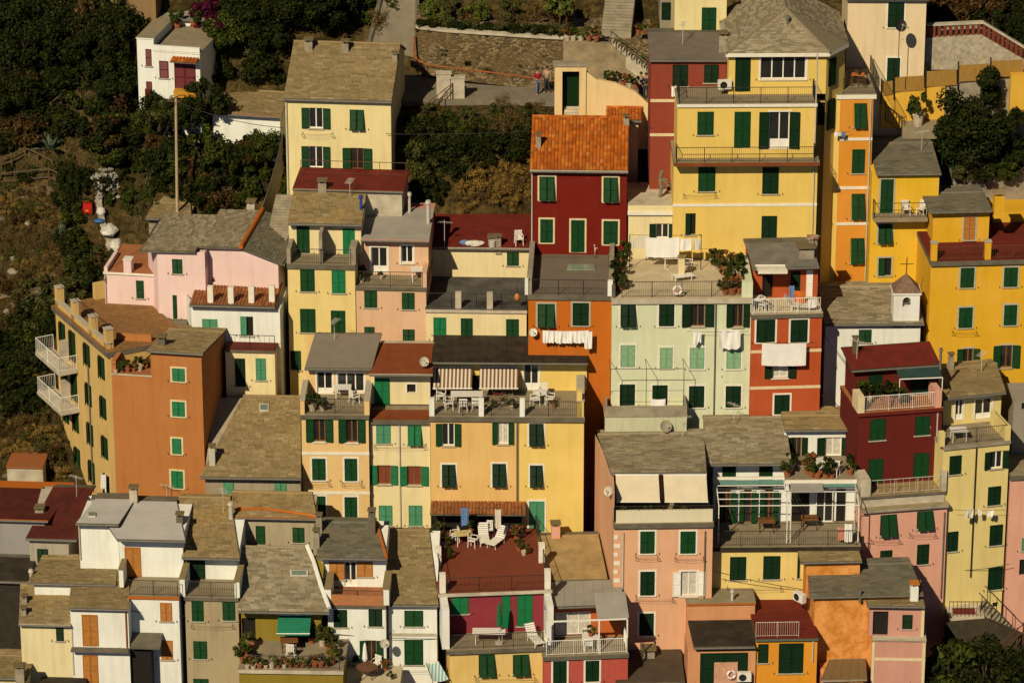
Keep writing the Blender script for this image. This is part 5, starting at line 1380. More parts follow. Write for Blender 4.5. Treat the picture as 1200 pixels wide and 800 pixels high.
def wall_px(pts_top, pts_bot, Y0, Y1, th, mat, name, label, cat='wall', group=None):
    """wall whose front face runs through pixel points; Y goes from Y0 at the first point to Y1 at the last"""
    n = len(pts_top); mb = MB(); F, Bk = [], []
    for i in range(n):
        Y = Y0 + (Y1 - Y0) * i / (n - 1); a = hitY(*pts_top[i], Y); c = hitY(*pts_bot[i], Y); c.x = a.x; F.append((c, a))
    off = Vector((0, th, 0))
    for (a, b), (c, d) in zip(F, F[1:]): mb.hexa([a, c, a + off, c + off, b, d, b + off, d + off])
    return tag(mb.build(name, mat), label, cat, group)
asphalt = plain('road_concrete', (.19, .165, .12), .95, .25, 1.0)
zr = 42.3
def at(px, py, z=zr): return hitZ(px, py, z)
mb = MB(); P = [at(468, 118), at(560, 116), at(660, 118), at(770, 130), at(770, 88), at(560, 82), at(500, 88), at(474, 88)]
slabq(mb, [p.copy() for p in P], .5); tag(mb.build('road', asphalt), kind='structure')
a, b = at(428, 74), at(487, 76); c, d = hitY(490, -30, 19.5), hitY(455, -30, 19.5); c.z = d.z = hitY(470, -30, 19.5).z
mb = MB(); slabq(mb, [a + Vector((0, 0, .02)), b + Vector((0, 0, .02)), c, d], .4); tag(mb.build('lane', asphalt), kind='structure')
mb = MB()
for k in range(2):
    p, q = (a, d) if k == 0 else (b, c)
    mb.hexa([p + Vector((-.12, 0, -.3)), p + Vector((.12, 0, -.3)), q + Vector((-.12, 0, -.3)), q + Vector((.12, 0, -.3)), p + Vector((-.12, 0, .5 if k == 0 else .15)), p + Vector((.12, 0, .5 if k == 0 else .15)), q + Vector((-.12, 0, .5 if k == 0 else .15)), q + Vector((.12, 0, .5 if k == 0 else .15))])
tag(mb.build('lane_kerb', conc_dark), kind='structure')
m = MB(); p = hitZ(452, 50, zr + .6); m.tube(p, p + Vector((0, 0, 2.2)), .05, 8); m.tube(p + Vector((0, 0, 2.2)), p + Vector((0, 0, 2.3)), .09, 8)
tag(m.build('bollard_post', iron), 'thin dark post standing on the lane above the cream house', 'post')
wall_px([(487, 33), (520, 37), (580, 41), (640, 45), (700, 47), (765, 50)], [(487, 84), (520, 86), (580, 93), (640, 97), (700, 104), (765, 130)], 14.6, 13.2, 6, stone_w, 'stone_wall', 'long rubble stone retaining wall above the road')
wall_px([(487, 31), (520, 35), (580, 39), (640, 43), (700, 45)], [(487, 34), (520, 38), (580, 42), (640, 46), (700, 48)], 14.52, 13.3, .5, conc_pale, 'wall_coping', 'pale coping along the top of the long rubble stone wall')
# orange handrail along the wall foot
m = MB(); pts = [hitY(x, y, Y) for x, y, Y in ((486, 42, 14.4), (485, 62, 14.1), (489, 70, 13.6), (500, 76, 13.3), (540, 81, 13.1), (600, 88, 13.0), (655, 96, 12.9), (668, 100, 12.8))]
m.path(pts, .06, 6)
for p in pts[1:]: m.tube(p, p - Vector((0, 0, .9)), .04, 5)
tag(m.build('handrail', plain('rail_orange', (.27, .085, .018), .7)), 'orange painted handrail curving along the foot of the stone wall', 'handrail')
wall_px([(481, 70), (500, 80), (560, 88), (655, 98)], [(481, 78), (500, 88), (560, 97), (655, 107)], 13.8, 12.4, .3, stone_w, 'kerb_wall', 'low stone kerb wall under the orange handrail')
# hedge and garden on top of the wall
for i in range(16):
    px = 498 + i * 11; q = hitY(px, 34 + i * .7, 15.2 - i * .06)
    bush(q, .62, ['dark', 'dark', 'olive'][i % 3], 'clipped dark hedge plant on top of the stone wall', 'hedge on the stone wall', .9, 'hedge_plant', 'hedge')
for i, (px, py, k) in enumerate([(520, 12, 'lime'), (545, 16, 'dry'), (560, 6, 'lime'), (580, 14, 'dry'), (600, 4, 'olive'), (615, 18, 'dry'), (530, -2, 'olive'), (632, 6, 'dry'), (505, 2, 'lime'), (648, 14, 'dry')]):
    q = hitY(px, py + 14, 17.0); bush(q, .75, k, 'garden plant on the terrace above the clipped hedge', 'garden plants above the hedge', name='garden_plant', cat='garden plant')
m = MB(); 
for px in (655, 664, 673): q = hitY(px, 20, 16.2); m.tube(q - Vector((0, 0, .3)), q + Vector((0, 0, 1.3)), .05, 5)
for dz in (.3, .8): m.tube(hitY(655, 20, 16.2) + Vector((0, 0, dz)), hitY(673, 20, 16.2) + Vector((0, 0, dz)), .045, 5)
tag(m.build('garden_fence', plain('fence_rust', (.16, .05, .02), .8)), 'short rusty garden fence at the top of the wall', 'fence')
for i, (px, py) in enumerate(((520, 60), (548, 72), (585, 58), (610, 76), (640, 64), (571, 82))):
    q = hitY(px, py + 3, 14.4 - i * .1); bush(q, .26, ['olive', 'dark', 'dry'][i % 3], 'tuft of weeds growing out of the long rubble stone wall', 'weeds in the stone wall', 1, 'wall_plant', 'plant')
# stairs climbing the wall at the top
def stairs(p0, p1, n, w, mat, label, name='stairway', rail=False):
    p0, p1 = Vector(p0), Vector(p1); t = thing(name, label, 'stairway', p0); d = p1 - p0; h = Vector((d.x, d.y, 0)).normalized(); s = Vector((-h.y, h.x, 0)) * w / 2
    mb = MB()
    for i in range(n):
        a = d * (i / n); b = d * ((i + 1) / n); z = b.z
        A, B = Vector((a.x, a.y, 0)), Vector((b.x, b.y, 0))
        mb.hexa([A - s + Vector((0, 0, a.z - .8)), A + s + Vector((0, 0, a.z - .8)), B - s + Vector((0, 0, a.z - .8)), B + s + Vector((0, 0, a.z - .8)), A - s + Vector((0, 0, z)), A + s + Vector((0, 0, z)), B - s + Vector((0, 0, z)), B + s + Vector((0, 0, z))])
    mb.build('steps', mat, t)
    if rail:
        m = MB()
        for k in (-1, 1):
            m.tube(s * k + Vector((0, 0, .9)), d + s * k + Vector((0, 0, .9)), .03, 5)
            for i in range(0, n + 1, 3): q = d * (i / n) + s * k; m.tube(q, q + Vector((0, 0, .9)), .022, 4)
        m.build('railing', iron, t)
    return t
stairs(hitY(722, 38, 14.0), hitY(728, -12, 18.5), 14, 1.9, concrete, 'broad pale stone steps climbing at the top edge')
stairs(hitY(764, 86, 12.6), hitY(716, 48, 13.0), 16, .7, conc_pale, 'narrow stone steps slanting across the rubble wall', rail=False)
m = MB(); a, b = hitY(764, 72, 12.1), hitY(716, 37, 12.5); m.tube(a, b, .035, 5); 
for i in range(9): p = a.lerp(b, i / 8); m.tube(p, p - Vector((0, 0, .9)), .022, 4)
tag(m.build('handrail', plain('rail_green', (.03, .06, .035), .6)), 'green handrail of the narrow steps on the rubble wall', 'handrail')
wall_px([(660, 47), (690, 49), (716, 52), (765, 92)], [(660, 112), (690, 118), (716, 120), (765, 140)], 12.5, 12.5, .4, plain('render_brown', (.3, .235, .14), .95, .4, 1.4), 'retaining_wall', 'brown rendered retaining wall below the narrow steps')
wall_px([(774, -4), (792, -4)], [(774, 34), (792, 36)], 12.5, 12.5, 3, concrete, 'gate_wall', 'grey wall with a dark gate beside the broad steps')
m = MB(); a, b = hitY(775, 23, 12.44), hitY(786, 3, 12.44); m.box(a.x, b.x, a.y - .03, a.y, a.z, b.z); tag(m.build('gate', SHC['D']), 'dark green gate beside the broad steps at the top', 'gate')
# doorway tower and sloping wall behind the orange roof
tw = S('peach_render', lit(243, 205, 135), .35)
m = MB()
Y = 6.2
def seg(x0, x1, yt, yb, Y, th, mb): 
    a, b = hitY(x0, yt, Y), hitY(x1, yt, Y); c = hitY(x0, yb, Y); mb.box(a.x, b.x, Y, Y + th, c.z, a.z)
t = thing('entrance_wall', 'peach rendered entrance wall sloping down behind the orange tiled roof', 'wall', hitY(665, 150, Y))
o = t.location.copy()
seg(650, 659, 79, 180, Y, .7, m); seg(679, 687, 79, 180, Y, .7, m); seg(659, 679, 79, 84, Y, .7, m)
F = [hitY(x, y, Y + .1) for x, y in ((687, 84), (700, 94), (722, 98), (745, 108), (760, 122))]; G = [hitY(x, 175, Y + .1) for x in (687, 700, 722, 745, 760)]
for i in range(4): m.hexa([G[i], G[i + 1], G[i] + Vector((0, .3, 0)), G[i + 1] + Vector((0, .3, 0)), F[i], F[i + 1], F[i] + Vector((0, .3, 0)), F[i + 1] + Vector((0, .3, 0))])
ob = m.build('wall', tw, t); ob.location = -o
m = MB(); a, b = hitY(659, 84, Y + .65), hitY(679, 122, Y + .65); m.box(a.x, b.x, Y + .65, Y + .69, b.z - 2, a.z - .02); m.build('door', SHC['D'], t).location = -o
m = MB()
for i in range(5):
    a, b = hitY(661, 121 + i * 4, Y + .9 - i * .3), hitY(679, 121 + i * 4, Y + .9 - i * .3); m.box(a.x, b.x, a.y, a.y + .32, a.z - .6, a.z)
m.build('steps', conc_pale, t).location = -o
m = MB(); seg(648, 688, 76, 78.5, Y - .08, .8, m); m.build('coping', concrete, t).location = -o
p = [hitY(x, y, 5.2) for x, y in ((712, 140), (755, 140), (750, 126), (714, 126))]
h = H['C2'] = House('small orange tiled roof beside the peach entrance wall', 712, 160, 5.0, -2, 'lean_to', 'lean-to')
h.roof(710, 752, 141, 127, -.2, 1.5, tile_or, 'tile', back=.3); h.under(713, 748, 0, tw, '')
for px, py, lb in ((520, 105, 'left'), (536, 110, 'right')):
    q = hitY(px, py, 10.3); m = MB(); m.box(q.x - .45, q.x + .45, q.y, q.y + .5, q.z - .6, q.z + 1.0); m.box(q.x - .5, q.x + .5, q.y - .05, q.y + .55, q.z + 1.001, q.z + 1.07)
    tag(m.build('gate_pillar', conc_pale), 'pale concrete gate pillar at the road edge, the %s of two' % lb, 'pillar')
m = MB(); a, b = hitY(496, 125, 9.6), hitY(530, 98, 10.2)
for dz in (0, -.45): m.tube(a + Vector((0, 0, dz)), b + Vector((0, 0, dz)), .03, 5)
for i in range(5): q = a.lerp(b, i / 4); m.tube(q + Vector((0, 0, .05)), q - Vector((0, 0, 1.1)), .025, 5)
tag(m.build('stair_railing', rust_iron), 'rusty railing slanting down beside the cream house from the gate pillars', 'railing')
# concrete ramp wall and mossy steps left of the cream house
wall_px([(331, 158), (322, 196), (312, 230), (300, 262)], [(331, 200), (322, 245), (312, 270), (300, 290)], 8.6, 3.5, .5, concrete, 'ramp_wall', 'slanting concrete wall between the cream house and the bushes')
stairs(hitY(321, 296, -.5), hitY(336, 228, 4.6), 20, 1.3, concrete, 'worn concrete steps beside the narrow yellow house')
# ---------------------------------------------------------------- right: ramp, screens, walls
wall_px([(1084, 45), (1150, 41), (1200, 70)], [(1084, 82), (1150, 82), (1200, 92)], 7.6, 7.6, 2, plain('concrete_spattered', (.4, .35, .26), .95, .4, 4), 'retaining_wall', 'pale spattered concrete wall under the brick balusters')
t = thing('brick_parapet', 'red brick baluster parapet on top of the pale concrete wall', 'parapet', hitY(1084, 45, 7.6)); o = t.location.copy()
m = MB(); cp = MB(); pts = [(1086, 44), (1152, 41), (1200, 70)]
for (a, b) in zip(pts, pts[1:]):
    A, B = hitY(*a, 7.6 if a[0] < 1160 else 7.4), hitY(*b, 7.6); n = int((B - A).length / .34)
    for i in range(n): q = A.lerp(B, (i + .25) / n); m.box(q.x - .1, q.x + .1, 7.65, 7.9, q.z - .15, q.z + .7)
    cp.hexa([A + Vector((0, 0, .7)), B + Vector((0, 0, .7)), A + Vector((0, .4, .7)), B + Vector((0, .4, .7)), A + Vector((0, 0, .82)), B + Vector((0, 0, .82)), A + Vector((0, .4, .82)), B + Vector((0, .4, .82))])
m.build('balusters', plain('brick_dark', (.17, .04, .018), .9, .3, 5), t).location = -o; cp.build('coping', conc_pale, t).location = -o
reed = plain('reed_screen', (.33, .19, .045), .9, .35, 9, 0, .1, (6, 6, .3))
for i, (x0, x1, y0, y1) in enumerate([(1033, 1046, 96, 112), (1048, 1083, 90, 107), (1085, 1121, 83, 101), (1123, 1160, 76, 95), (1161, 1199, 71, 90)]):
    t = thing('screen_panel', ['narrow reed screen panel at the left end of the fence by the yellow wall', 'second reed screen panel from the left, above the flower pot', 'middle reed screen panel, its lower edge over the yellow wall end', 'reed screen panel above the dark round tree', 'rightmost and highest reed screen panel under the brick balusters'][i], 'fence panel', hitY(x0, y1, 6.3), 0, 'reed screen fence panels'); o = t.location.copy()
    a, b, c, d = (hitY(*q, 6.1) for q in ((x0, y1 + 1), (x1, y1 - 1), (x1, y0 - 1), (x0, y0 + 1)))
    m = MB(); m.hexa([a, b, a + Vector((0, .05, 0)), b + Vector((0, .05, 0)), d, c, d + Vector((0, .05, 0)), c + Vector((0, .05, 0))]); m.build('reed_mat', reed, t).location = -o
    m = MB(); m.tube(a - Vector((0, 0, .5)), d + Vector((0, 0, .25)), .05, 6); m.build('post', iron, t).location = -o
wall_px([(1033, 112), (1108, 100)], [(1033, 150), (1108, 150)], 6.15, 6.15, .4, S('yellow_garden', lit(236, 176, 50), .3), 'garden_wall', 'yellow garden wall below the reed screens')
wall_px([(1108.5, 100), (1130, 98), (1215, 90)], [(1108.5, 160), (1130, 165), (1215, 165)], 6.2, 6.2, .4, concrete, 'garden_wall', 'grey block wall behind the dark round tree')
wall_px([(1185, 88), (1215, 88)], [(1185, 145), (1215, 145)], 5.6, 5.6, 1, S('yellow_garden', (0, 0, 0)), 'garden_wall', 'yellow wall stub at the right edge beside the dark tree')
wall_px([(1058, 149), (1102, 147)], [(1058, 163), (1102, 163)], 5.0, 5.0, 2.2, floor_grey, 'planter_ledge', 'dark planter ledge under the yellow garden wall')
wall_px([(1118, 192), (1215, 192)], [(1118, 240), (1215, 240)], 4.0, 4.0, 6, plain('render_grey_old', (.25, .21, .16), .95, .4, 1.3), 'garden_wall', 'weathered grey terrace wall below the dark round tree')
m = MB(); a, b = hitY(1035, 120, 6.2), hitY(1060, 140, 5.2); 
for k in range(9): q = a.lerp(b, k / 8); m.tube(q, q + Vector((0, 0, -1.0)), .02, 4)
m.tube(a, b, .03, 5); m.tube(a - Vector((0, 0, 1)), b - Vector((0, 0, 1)), .02, 5); tag(m.build('stair_railing', iron), 'dark railing descending along the yellow garden wall', 'railing')
m = MB(); a, b = hitY(1118, 190, 3.9), hitY(1200, 186, 3.9)
for dz in (.1, .5, .9): m.tube(a + Vector((0, 0, dz)), b + Vector((0, 0, dz)), .02, 5)
for k in range(8): q = a.lerp(b, k / 7); m.tube(q - Vector((0, 0, .1)), q + Vector((0, 0, 1)), .025, 5)
tag(m.build('garden_railing', iron), 'dark railing in front of the shrubs under the round tree', 'railing')
m = MB()
for px in (1103, 1116): q = hitY(px, 215, 3.2); m.tube(q, q + Vector((0, 0, 3.2)), .028, 6)
tag(m.build('frame_posts', SHC['G']), 'pair of green steel posts beside the slate lean-to roof', 'posts')
# lower right stairs and landing
stairs(hitY(1186, 742, -14.6), hitY(1150, 706, -13.8), 10, 1.1, concrete, 'grey steps with a railing at the foot of the pale yellow house', rail=True)
q = hitY(1112, 722, -15.0); r_ = hitY(1150, 712, -13.3)
m = MB(); m.box(q.x, r_.x, q.y, -13.2, q.z - 3, q.z); tag(m.build('landing', conc_pale), 'small concrete landing with a red mat by the yellow house door', 'landing')
m = MB(); m.box(q.x + .3, r_.x - .5, q.y + .3, q.y + 1.1, q.z + .002, q.z + .03); tag(m.build('door_mat', plain('mat_red', (.16, .02, .02), .9)), 'dark red mat lying on the small landing', 'mat')
m = MB(); a = Vector((q.x, q.y + .05, q.z)); b = Vector((r_.x, q.y + .05, q.z)); 
for k in range(10): p = a.lerp(b, k / 9); m.tube(p, p + Vector((0, 0, .95)), .018, 4)
m.tube(a + Vector((0, 0, .95)), b + Vector((0, 0, .95)), .025, 5); tag(m.build('landing_railing', iron), 'thin dark railing along the front of the small landing', 'railing')
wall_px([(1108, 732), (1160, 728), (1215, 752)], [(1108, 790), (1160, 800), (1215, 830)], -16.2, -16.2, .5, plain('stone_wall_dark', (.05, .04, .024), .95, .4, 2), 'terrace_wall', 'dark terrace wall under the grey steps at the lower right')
def picket(px0, py0, px1, py1, Y0, Y1, n, hgt, mat, label):
    a, b = hitY(px0, py0, Y0), hitY(px1, py1, Y1); m = MB()
    for i in range(n + 1): q = a.lerp(b, i / n); m.tube(q - Vector((0, 0, .3)), q + Vector((0, 0, hgt)), .045, 5)
    for k in (.45, .92): m.tube(a + Vector((0, 0, hgt * k)), b + Vector((0, 0, hgt * k)), .035, 5)
    tag(m.build('wooden_fence', mat), label, 'fence')
picket(1140, 800, 1206, 742, -18.5, -16.6, 9, 1.1, wood_dark, 'weathered picket fence climbing in the lower right corner')
gp = plain('timber_grey', (.1, .072, .04), .95, .35, 6)
def gfence(pts, hgt, label, name='wooden_fence'):
    m = MB(); G = [ground(*p) for p in pts]
    for a, b in zip(G, G[1:]):
        for k in (.45, .95): m.tube(a + Vector((0, 0, hgt * k)), b + Vector((0, 0, hgt * k)), .05, 5)
    for q in G: m.tube(q - Vector((0, 0, .3)), q + Vector((0, 0, hgt * 1.05)), .06, 6)
    tag(m.build(name, gp), label, 'fence')
gfence([(0, 168), (18, 165), (36, 152), (60, 138), (72, 128)], 1.0, 'rustic timber fence climbing towards the shaded trees')
gfence([(0, 222), (18, 220), (38, 218), (58, 216), (74, 224)], 1.1, 'rustic timber fence of the lower terrace on the left slope')
gfence([(2, 200), (14, 196), (30, 188), (45, 195), (62, 204)], .9, 'short broken timber fence between the two slope terraces')
def drywall(pts, hgt, label):
    G = [ground(*p) for p in pts]; m = MB(); up = Vector((0, 0, hgt)); bk = Vector((0, .9, 0))
    for a, b in zip(G, G[1:]): m.hexa([a - up * .4, b - up * .4, a - up * .4 + bk, b - up * .4 + bk, a + up, b + up, a + up + bk, b + up + bk])
    tag(m.build('dry_stone_wall', stone_w), label, 'stone wall')
drywall([(-5, 232), (25, 230), (50, 228), (72, 232)], .55, 'dry stone terrace wall under the lower timber fence')
drywall([(20, 150), (45, 140), (70, 128)], .5, 'dry stone wall beside the agave of the upper slope')
drywall([(-5, 355), (20, 350), (48, 345)], .5, 'low dry stone wall across the left slope above the dark shrubs')
# utility pole
p = ground(208, 275); q = hitY(206, 114, p.y)
t = thing('utility_pole', 'tall pale wooden utility pole with a lamp arm on the wooded slope', 'pole', p)
m = MB(); m.tube((0, 0, -.5), (q.x - p.x, 0, q.z - p.z), .11, 8, 0, .08); m.build('shaft', plain('pole_wood', (.42, .32, .2), .9, .25, 5), t)
m = MB(); z = q.z - p.z; m.box(-.4, .4, -.05, .05, z - .3, z - .18); m.build('crossarm', wood_dark, t)
m = MB(); m.path([(0, 0, z - .1), (.5, -.2, z + .2), (.8, -.3, z + .2)], .03, 5); m.build('lamp_arm', iron, t)
# ================================================================ SMALL THINGS
plas = plain('plastic_white', (.72, .7, .64), .45, .08, 3)
def xf(o, M): o.matrix_world = M; return o
def mkchair():
    t = thing('chair', 'x', 'chair'); m = MB(); m.box(-.24, .24, -.23, .22, .41, .445); m.build('seat', plas, t)
    m = MB()
    for i in range(5): m.box(-.22 + i * .092, -.15 + i * .092, .2, .235, .44, .86)
    m.box(-.24, .24, .195, .24, .82, .9); m.build('backrest', plas, t)
    for x in (-.22, .22):
        for y in (-.21, .2): MB().tube((x * 1.1, y * 1.1, 0), (x, y, .42), .028, 6).build('leg', plas, t)
        m = MB(); m.path([(x * 1.08, -.2, .42), (x * 1.12, -.22, .64), (x * 1.08, .22, .66)], .026, 5); m.build('armrest', plas, t)
    return t
def mktable(mat, top, r=.55, square=True, hh=.72, w=.5, d=.4):
    t = thing('table', 'x', 'table'); m = MB()
    if square: m.box(-w, w, -d, d, hh - .035, hh)
    else: m.lathe([(.001, hh - .03), (r, hh - .03), (r, hh), (.001, hh)], 20)
    m.build('tabletop', top, t)
    for x in (-.8, .8):
        for y in (-.8, .8):
            k = (w, d) if square else (r * .6, r * .6)
            MB().tube((x * k[0], y * k[1], 0), (x * k[0], y * k[1], hh - .036), .03, 6).build('leg', mat, t)
    return t
def mklounger(mat):
    t = thing('sun_lounger', 'x', 'sun lounger'); m = MB()
    for i in range(9): m.box(-.3, .3, -.9 + i * .13, -.9 + i * .13 + .1, .3, .33)
    m.build('seat', mat, t); m = MB(); T = Matrix.Translation((0, .28, .32)) @ Matrix.Rotation(R(48), 4, 'X')
    for i in range(6): m.box(-.3, .3, i * .13, i * .13 + .1, -.015, .015, 0, T)
    m.build('backrest', mat, t)
    for x in (-.27, .27):
        MB().tube((x, -.95, .31), (x, .35, .31), .025, 6).build('side_rail', mat, t)
        for y in (-.75, .3): MB().tube((x, y, 0), (x, y, .31), .028, 6).build('leg', mat, t)
    return t
FIRST = {}
def put(key, mk, loc, rz, label, group=None, scale=1):
    if key in FIRST: o = dup(FIRST[key], loc, rz, label, scale)
    else: o = FIRST[key] = mk(); o.location = loc; o.rotation_euler[2] = rz; o.scale = (scale,) * 3; o['label'] = label
    if group: o['group'] = group
    elif 'group' in o: del o['group']
    return o
def chair(hk, px, py, rz, label, z=None, group=None, sc=1):
    h = H[hk]; p = h.W(h.atz(px, py, h.z if z is None else z)); return put('chair', mkchair, p, rz, label, 'white plastic chairs', sc)
def table(hk, px, py, rz, label, kind='white', z=None):
    h = H[hk]; p = h.W(h.atz(px, py, h.z if z is None else z))
    f = {'white': lambda: mktable(plas, plas), 'round': lambda: mktable(plas, plas, .5, False), 'wood': lambda: mktable(wood_dark, wood), 'long': lambda: mktable(plas, plas, w=.95, d=.42),
         'roundwood': lambda: mktable(wood_dark, plain('table_brown', (.14, .06, .025), .6), .62, False), 'yellow': lambda: mktable(plas, plain('cloth_yellow', (.55, .45, .2), .9), w=.5, d=.4)}[kind]
    return put('table_' + kind, f, p, rz, label)
def lounger(hk, px, py, rz, label, z=None):
    h = H[hk]; return put('lounger', lambda: mklounger(plas), h.W(h.atz(px, py, h.z if z is None else z)), rz, label)
POTM = {}
pot_m = plain('pot_terracotta', (.3, .1, .04), .85, .2, 5); pot_w = plain('pot_pale', (.5, .42, .3), .85, .2, 5)
def pot(p, label, kind='mid', s=1.0, group=None, tall=1.0):
    k = kind
    if k not in POTM:
        POTM[k] = [leaves(420, .34, .34, .06, 9, 40 + i).data('foliage', LM[k]) for i in range(2)]
    t = thing('potted_plant', label, 'potted plant', p, random.uniform(0, 6), group); t.scale = (s, s, s * tall)
    m = MB(); m.lathe([(.001, 0), (.13, 0), (.19, .28), (.21, .28), (.21, .33), (.17, .33), (.16, .29), (.001, .29)], 10); m.build('pot', random.choice([pot_m, pot_m, pot_w]), t)
    link('foliage', random.choice(POTM[k]), t, (0, 0, .58)); 
    return t
def pots(hk, pts, label, group, z=None, kinds=('mid', 'mid', 'olive', 'flower'), s=(.7, 1.15)):
    h = H[hk]
    for i, (px, py) in enumerate(pts): pot(h.W(h.atz(px, py, h.z if z is None else z)), label, kinds[i % len(kinds)], random.uniform(*s), group)
def cloth(hk, x0, x1, yt, yb, d, mat, label, name='sheet', cat='laundry', nx=14, amp=.06, group=None, uneven=0, fr=5):
    h = H[hk]; A, B = h.p3(x0, yt, d), h.p3(x1, yt, d); C = h.p3(x0, yb, d)
    hgt = A.z - C.z; mb = MB(); ny = 6; sd = random.uniform(0, 50)
    g = []
    for j in range(ny + 1):
        for i in range(nx + 1):
            s, t = i / nx, j / ny
            y = d + amp * (.3 + .7 * t) * noise.noise(Vector((s * fr + sd, t * .8, 0))) * 2
            sag = -.05 * 4 * s * (1 - s)
            g.append((A.x + (B.x - A.x) * s, y, A.z + (B.z - A.z) * s + sag - t * hgt * (1 + uneven * noise.noise(Vector((s * 3 + sd, 3, 0))))))
    k = nx + 1; mb.v = g
    for j in range(ny):
        for i in range(nx): mb.f.append((j * k + i, j * k + i + 1, (j + 1) * k + i + 1, (j + 1) * k + i)); mb.m.append(0)
    o = mb.build(name, mat, None, True); o.matrix_world = h.M.copy(); tag(o, label, cat, group); return o
lin = plain('linen_white', (.78, .77, .74), .9, .06, 2); lin2 = plain('linen_cream', (.62, .58, .48), .9, .08, 2); lin_p = plain('cloth_pink', (.6, .25, .18), .9); lin_b = plain('cloth_blue', (.12, .22, .45), .9, .3, 6); lin_o = plain('cloth_orange', (.6, .14, .02), .9)
def line(hk, x0, x1, y, d, label, r=.012, y1=None, posts=False):
    h = H[hk]; a, b = h.p3(x0, y, d), h.p3(x1, y if y1 is None else y1, d); m = MB(); n = 8
    pts = [a.lerp(b, i / n) - Vector((0, 0, .2 * (i / n) * (1 - i / n))) for i in range(n + 1)]; m.path(pts, r, 4)
    if posts:
        for p in (a, b): m.tube((p.x, p.y, h.z), p, .025, 5)
    o = m.build('clothesline', iron); o.matrix_world = h.M.copy(); return tag(o, label, 'clothesline')
def dish(p, r, label, rz=0, mast=.6, mat=None):
    t = thing('satellite_dish', label, 'satellite dish', p, rz); m = MB()
    T = Matrix.Translation((0, -.12, mast)) @ Matrix.Rotation(R(65), 4, 'X')
    m.lathe([(r * i / 6 if i else .001, (r * .32) * (i / 6) ** 2) for i in range(7)], 16, 0, M=T); m.lathe([(r * i / 6 if i else .001, (r * .32) * (i / 6) ** 2 - .02) for i in range(7)], 16, 0, M=T)
    m.build('reflector', mat or plain('dish_paint', (.5, .46, .38), .5, .15, 4), t)
    m = MB(); m.tube((0, 0, 0), (0, 0, mast), .025, 6); m.build('mast', iron, t)
    m = MB(); f = T @ Vector((0, 0, r * 1.1)); m.tube((T @ Vector((0, -r * .9, r * .2))), f, .014, 5); m.box(f.x - .04, f.x + .04, f.y - .04, f.y + .04, f.z - .04, f.z + .04); m.build('receiver_arm', grey_pipe, t); return t
def antenna(p, hgt, label, rz=0):
    t = thing('antenna', label, 'antenna', p, rz); MB().tube((0, 0, 0), (0, 0, hgt), .02, 5).build('mast', grey_pipe, t); m = MB(); m.tube((-.5, 0, hgt * .92), (.5, 0, hgt * .92), .014, 4)
    for i in range(8): x = -.48 + i * .137; m.tube((x, -.22, hgt * .92), (x, .22, hgt * .92), .009, 4)
    m.build('aerial', grey_pipe, t); return t
def umbrella(p, hgt, mat, label, tilt=0):
    t = thing('parasol', label, 'parasol', p); m = MB(); m.tube((0, 0, 0), (0, 0, hgt), .025, 6); m.build('pole', grey_pipe, t)
    m = MB(); m.lathe([(.03, hgt), (.1, hgt - .25), (.17, hgt * .5), (.12, hgt * .42), (.02, hgt * .42)], 9); m.build('folded_canopy', mat, t)
    m = MB(); m.lathe([(.001, .0), (.25, 0), (.25, .08), (.001, .08)], 10); m.build('foot', conc_pale, t); return t
def F(hk, px, py, z=None): h = H[hk]; return h.W(h.atz(px, py, h.z if z is None else z))
# ---- chairs, tables, loungers
chair('C1', 699, 297, .5, 'white plastic chair on the grey terrace under the dark red house')
t = F('C1', 642, 294); m = MB(); m.box(-.7, .7, -.18, .18, .42, .47); b = m.build('garden_bench', wood_dark); b.location = t; tag(b, 'low wooden bench against the dark red wall', 'bench')
for x in (-.6, .6): MB().box(x - .05, x + .05, -.15, .15, 0, .419).build('leg', wood_dark, b)
chair('D4', 608, 287, .2, 'white plastic chair at the rear edge of the dark red flat roof', z=H['D4'].z + (H['D4'].top - H['D4'].z) + .14)
chair('B4', 1061, 252, .15, 'left one of the two white chairs on the yellow house balcony'); chair('B4', 1080, 252, -.6, 'right one of the two white chairs on the yellow house balcony')
table('D3', 491, 328, .1, 'white table on the salmon pink house balcony'); pots('D3', [(447, 327), (425, 322), (424, 331)], 'potted plant on the balcony of the salmon pink house', 'pots on the salmon balcony', s=(.6, .85))
table('C4', 787, 313, 0, 'white table beside the terrace chimney of the pale green house'); lounger('C4', 795, 329, 1.9, 'white sun lounger on the roof terrace of the pale green house'); chair('C4', 806, 317, 1.2, 'white chair behind the sun lounger on the pale green house terrace')
table('D5', 402, 466, 0, 'white table on the terrace of the orange cream house'); chair('D5', 415, 472, 2.2, 'white chair at the table of the orange cream house')
table('D7', 547, 474, 0, 'long white table under the striped awnings', 'long')
for i, (px, py, rz, lb) in enumerate([(526, 479, 1.7, 'white chair at the left end of the long table under the awnings'), (543, 482, 3.1, 'white chair in front of the long table under the awnings'), (558, 481, 3.0, 'white chair right of the front one at the long awning table'), (517, 470, 1.3, 'white chair nearest the left white post under the awnings')]): chair('D7', px, py, rz, lb)
table('D7', 634, 472, 0, 'round white table on the open yellow terrace corner', 'round'); chair('D7', 627, 475, -1.2, 'white chair left of the round table on the yellow terrace'); chair('D7', 645, 474, 1.4, 'white chair right of the round table on the yellow terrace'); chair('D7', 637, 466, 0, 'white chair behind the round table on the yellow terrace')
table('F10', 543, 637, .2, 'yellow clothed table on the rust red roof terrace', 'yellow'); chair('F10', 533, 634, -1.3, 'white chair left of the yellow table on the rust red terrace'); chair('F10', 554, 640, 1.2, 'white chair right of the yellow table on the rust red terrace')
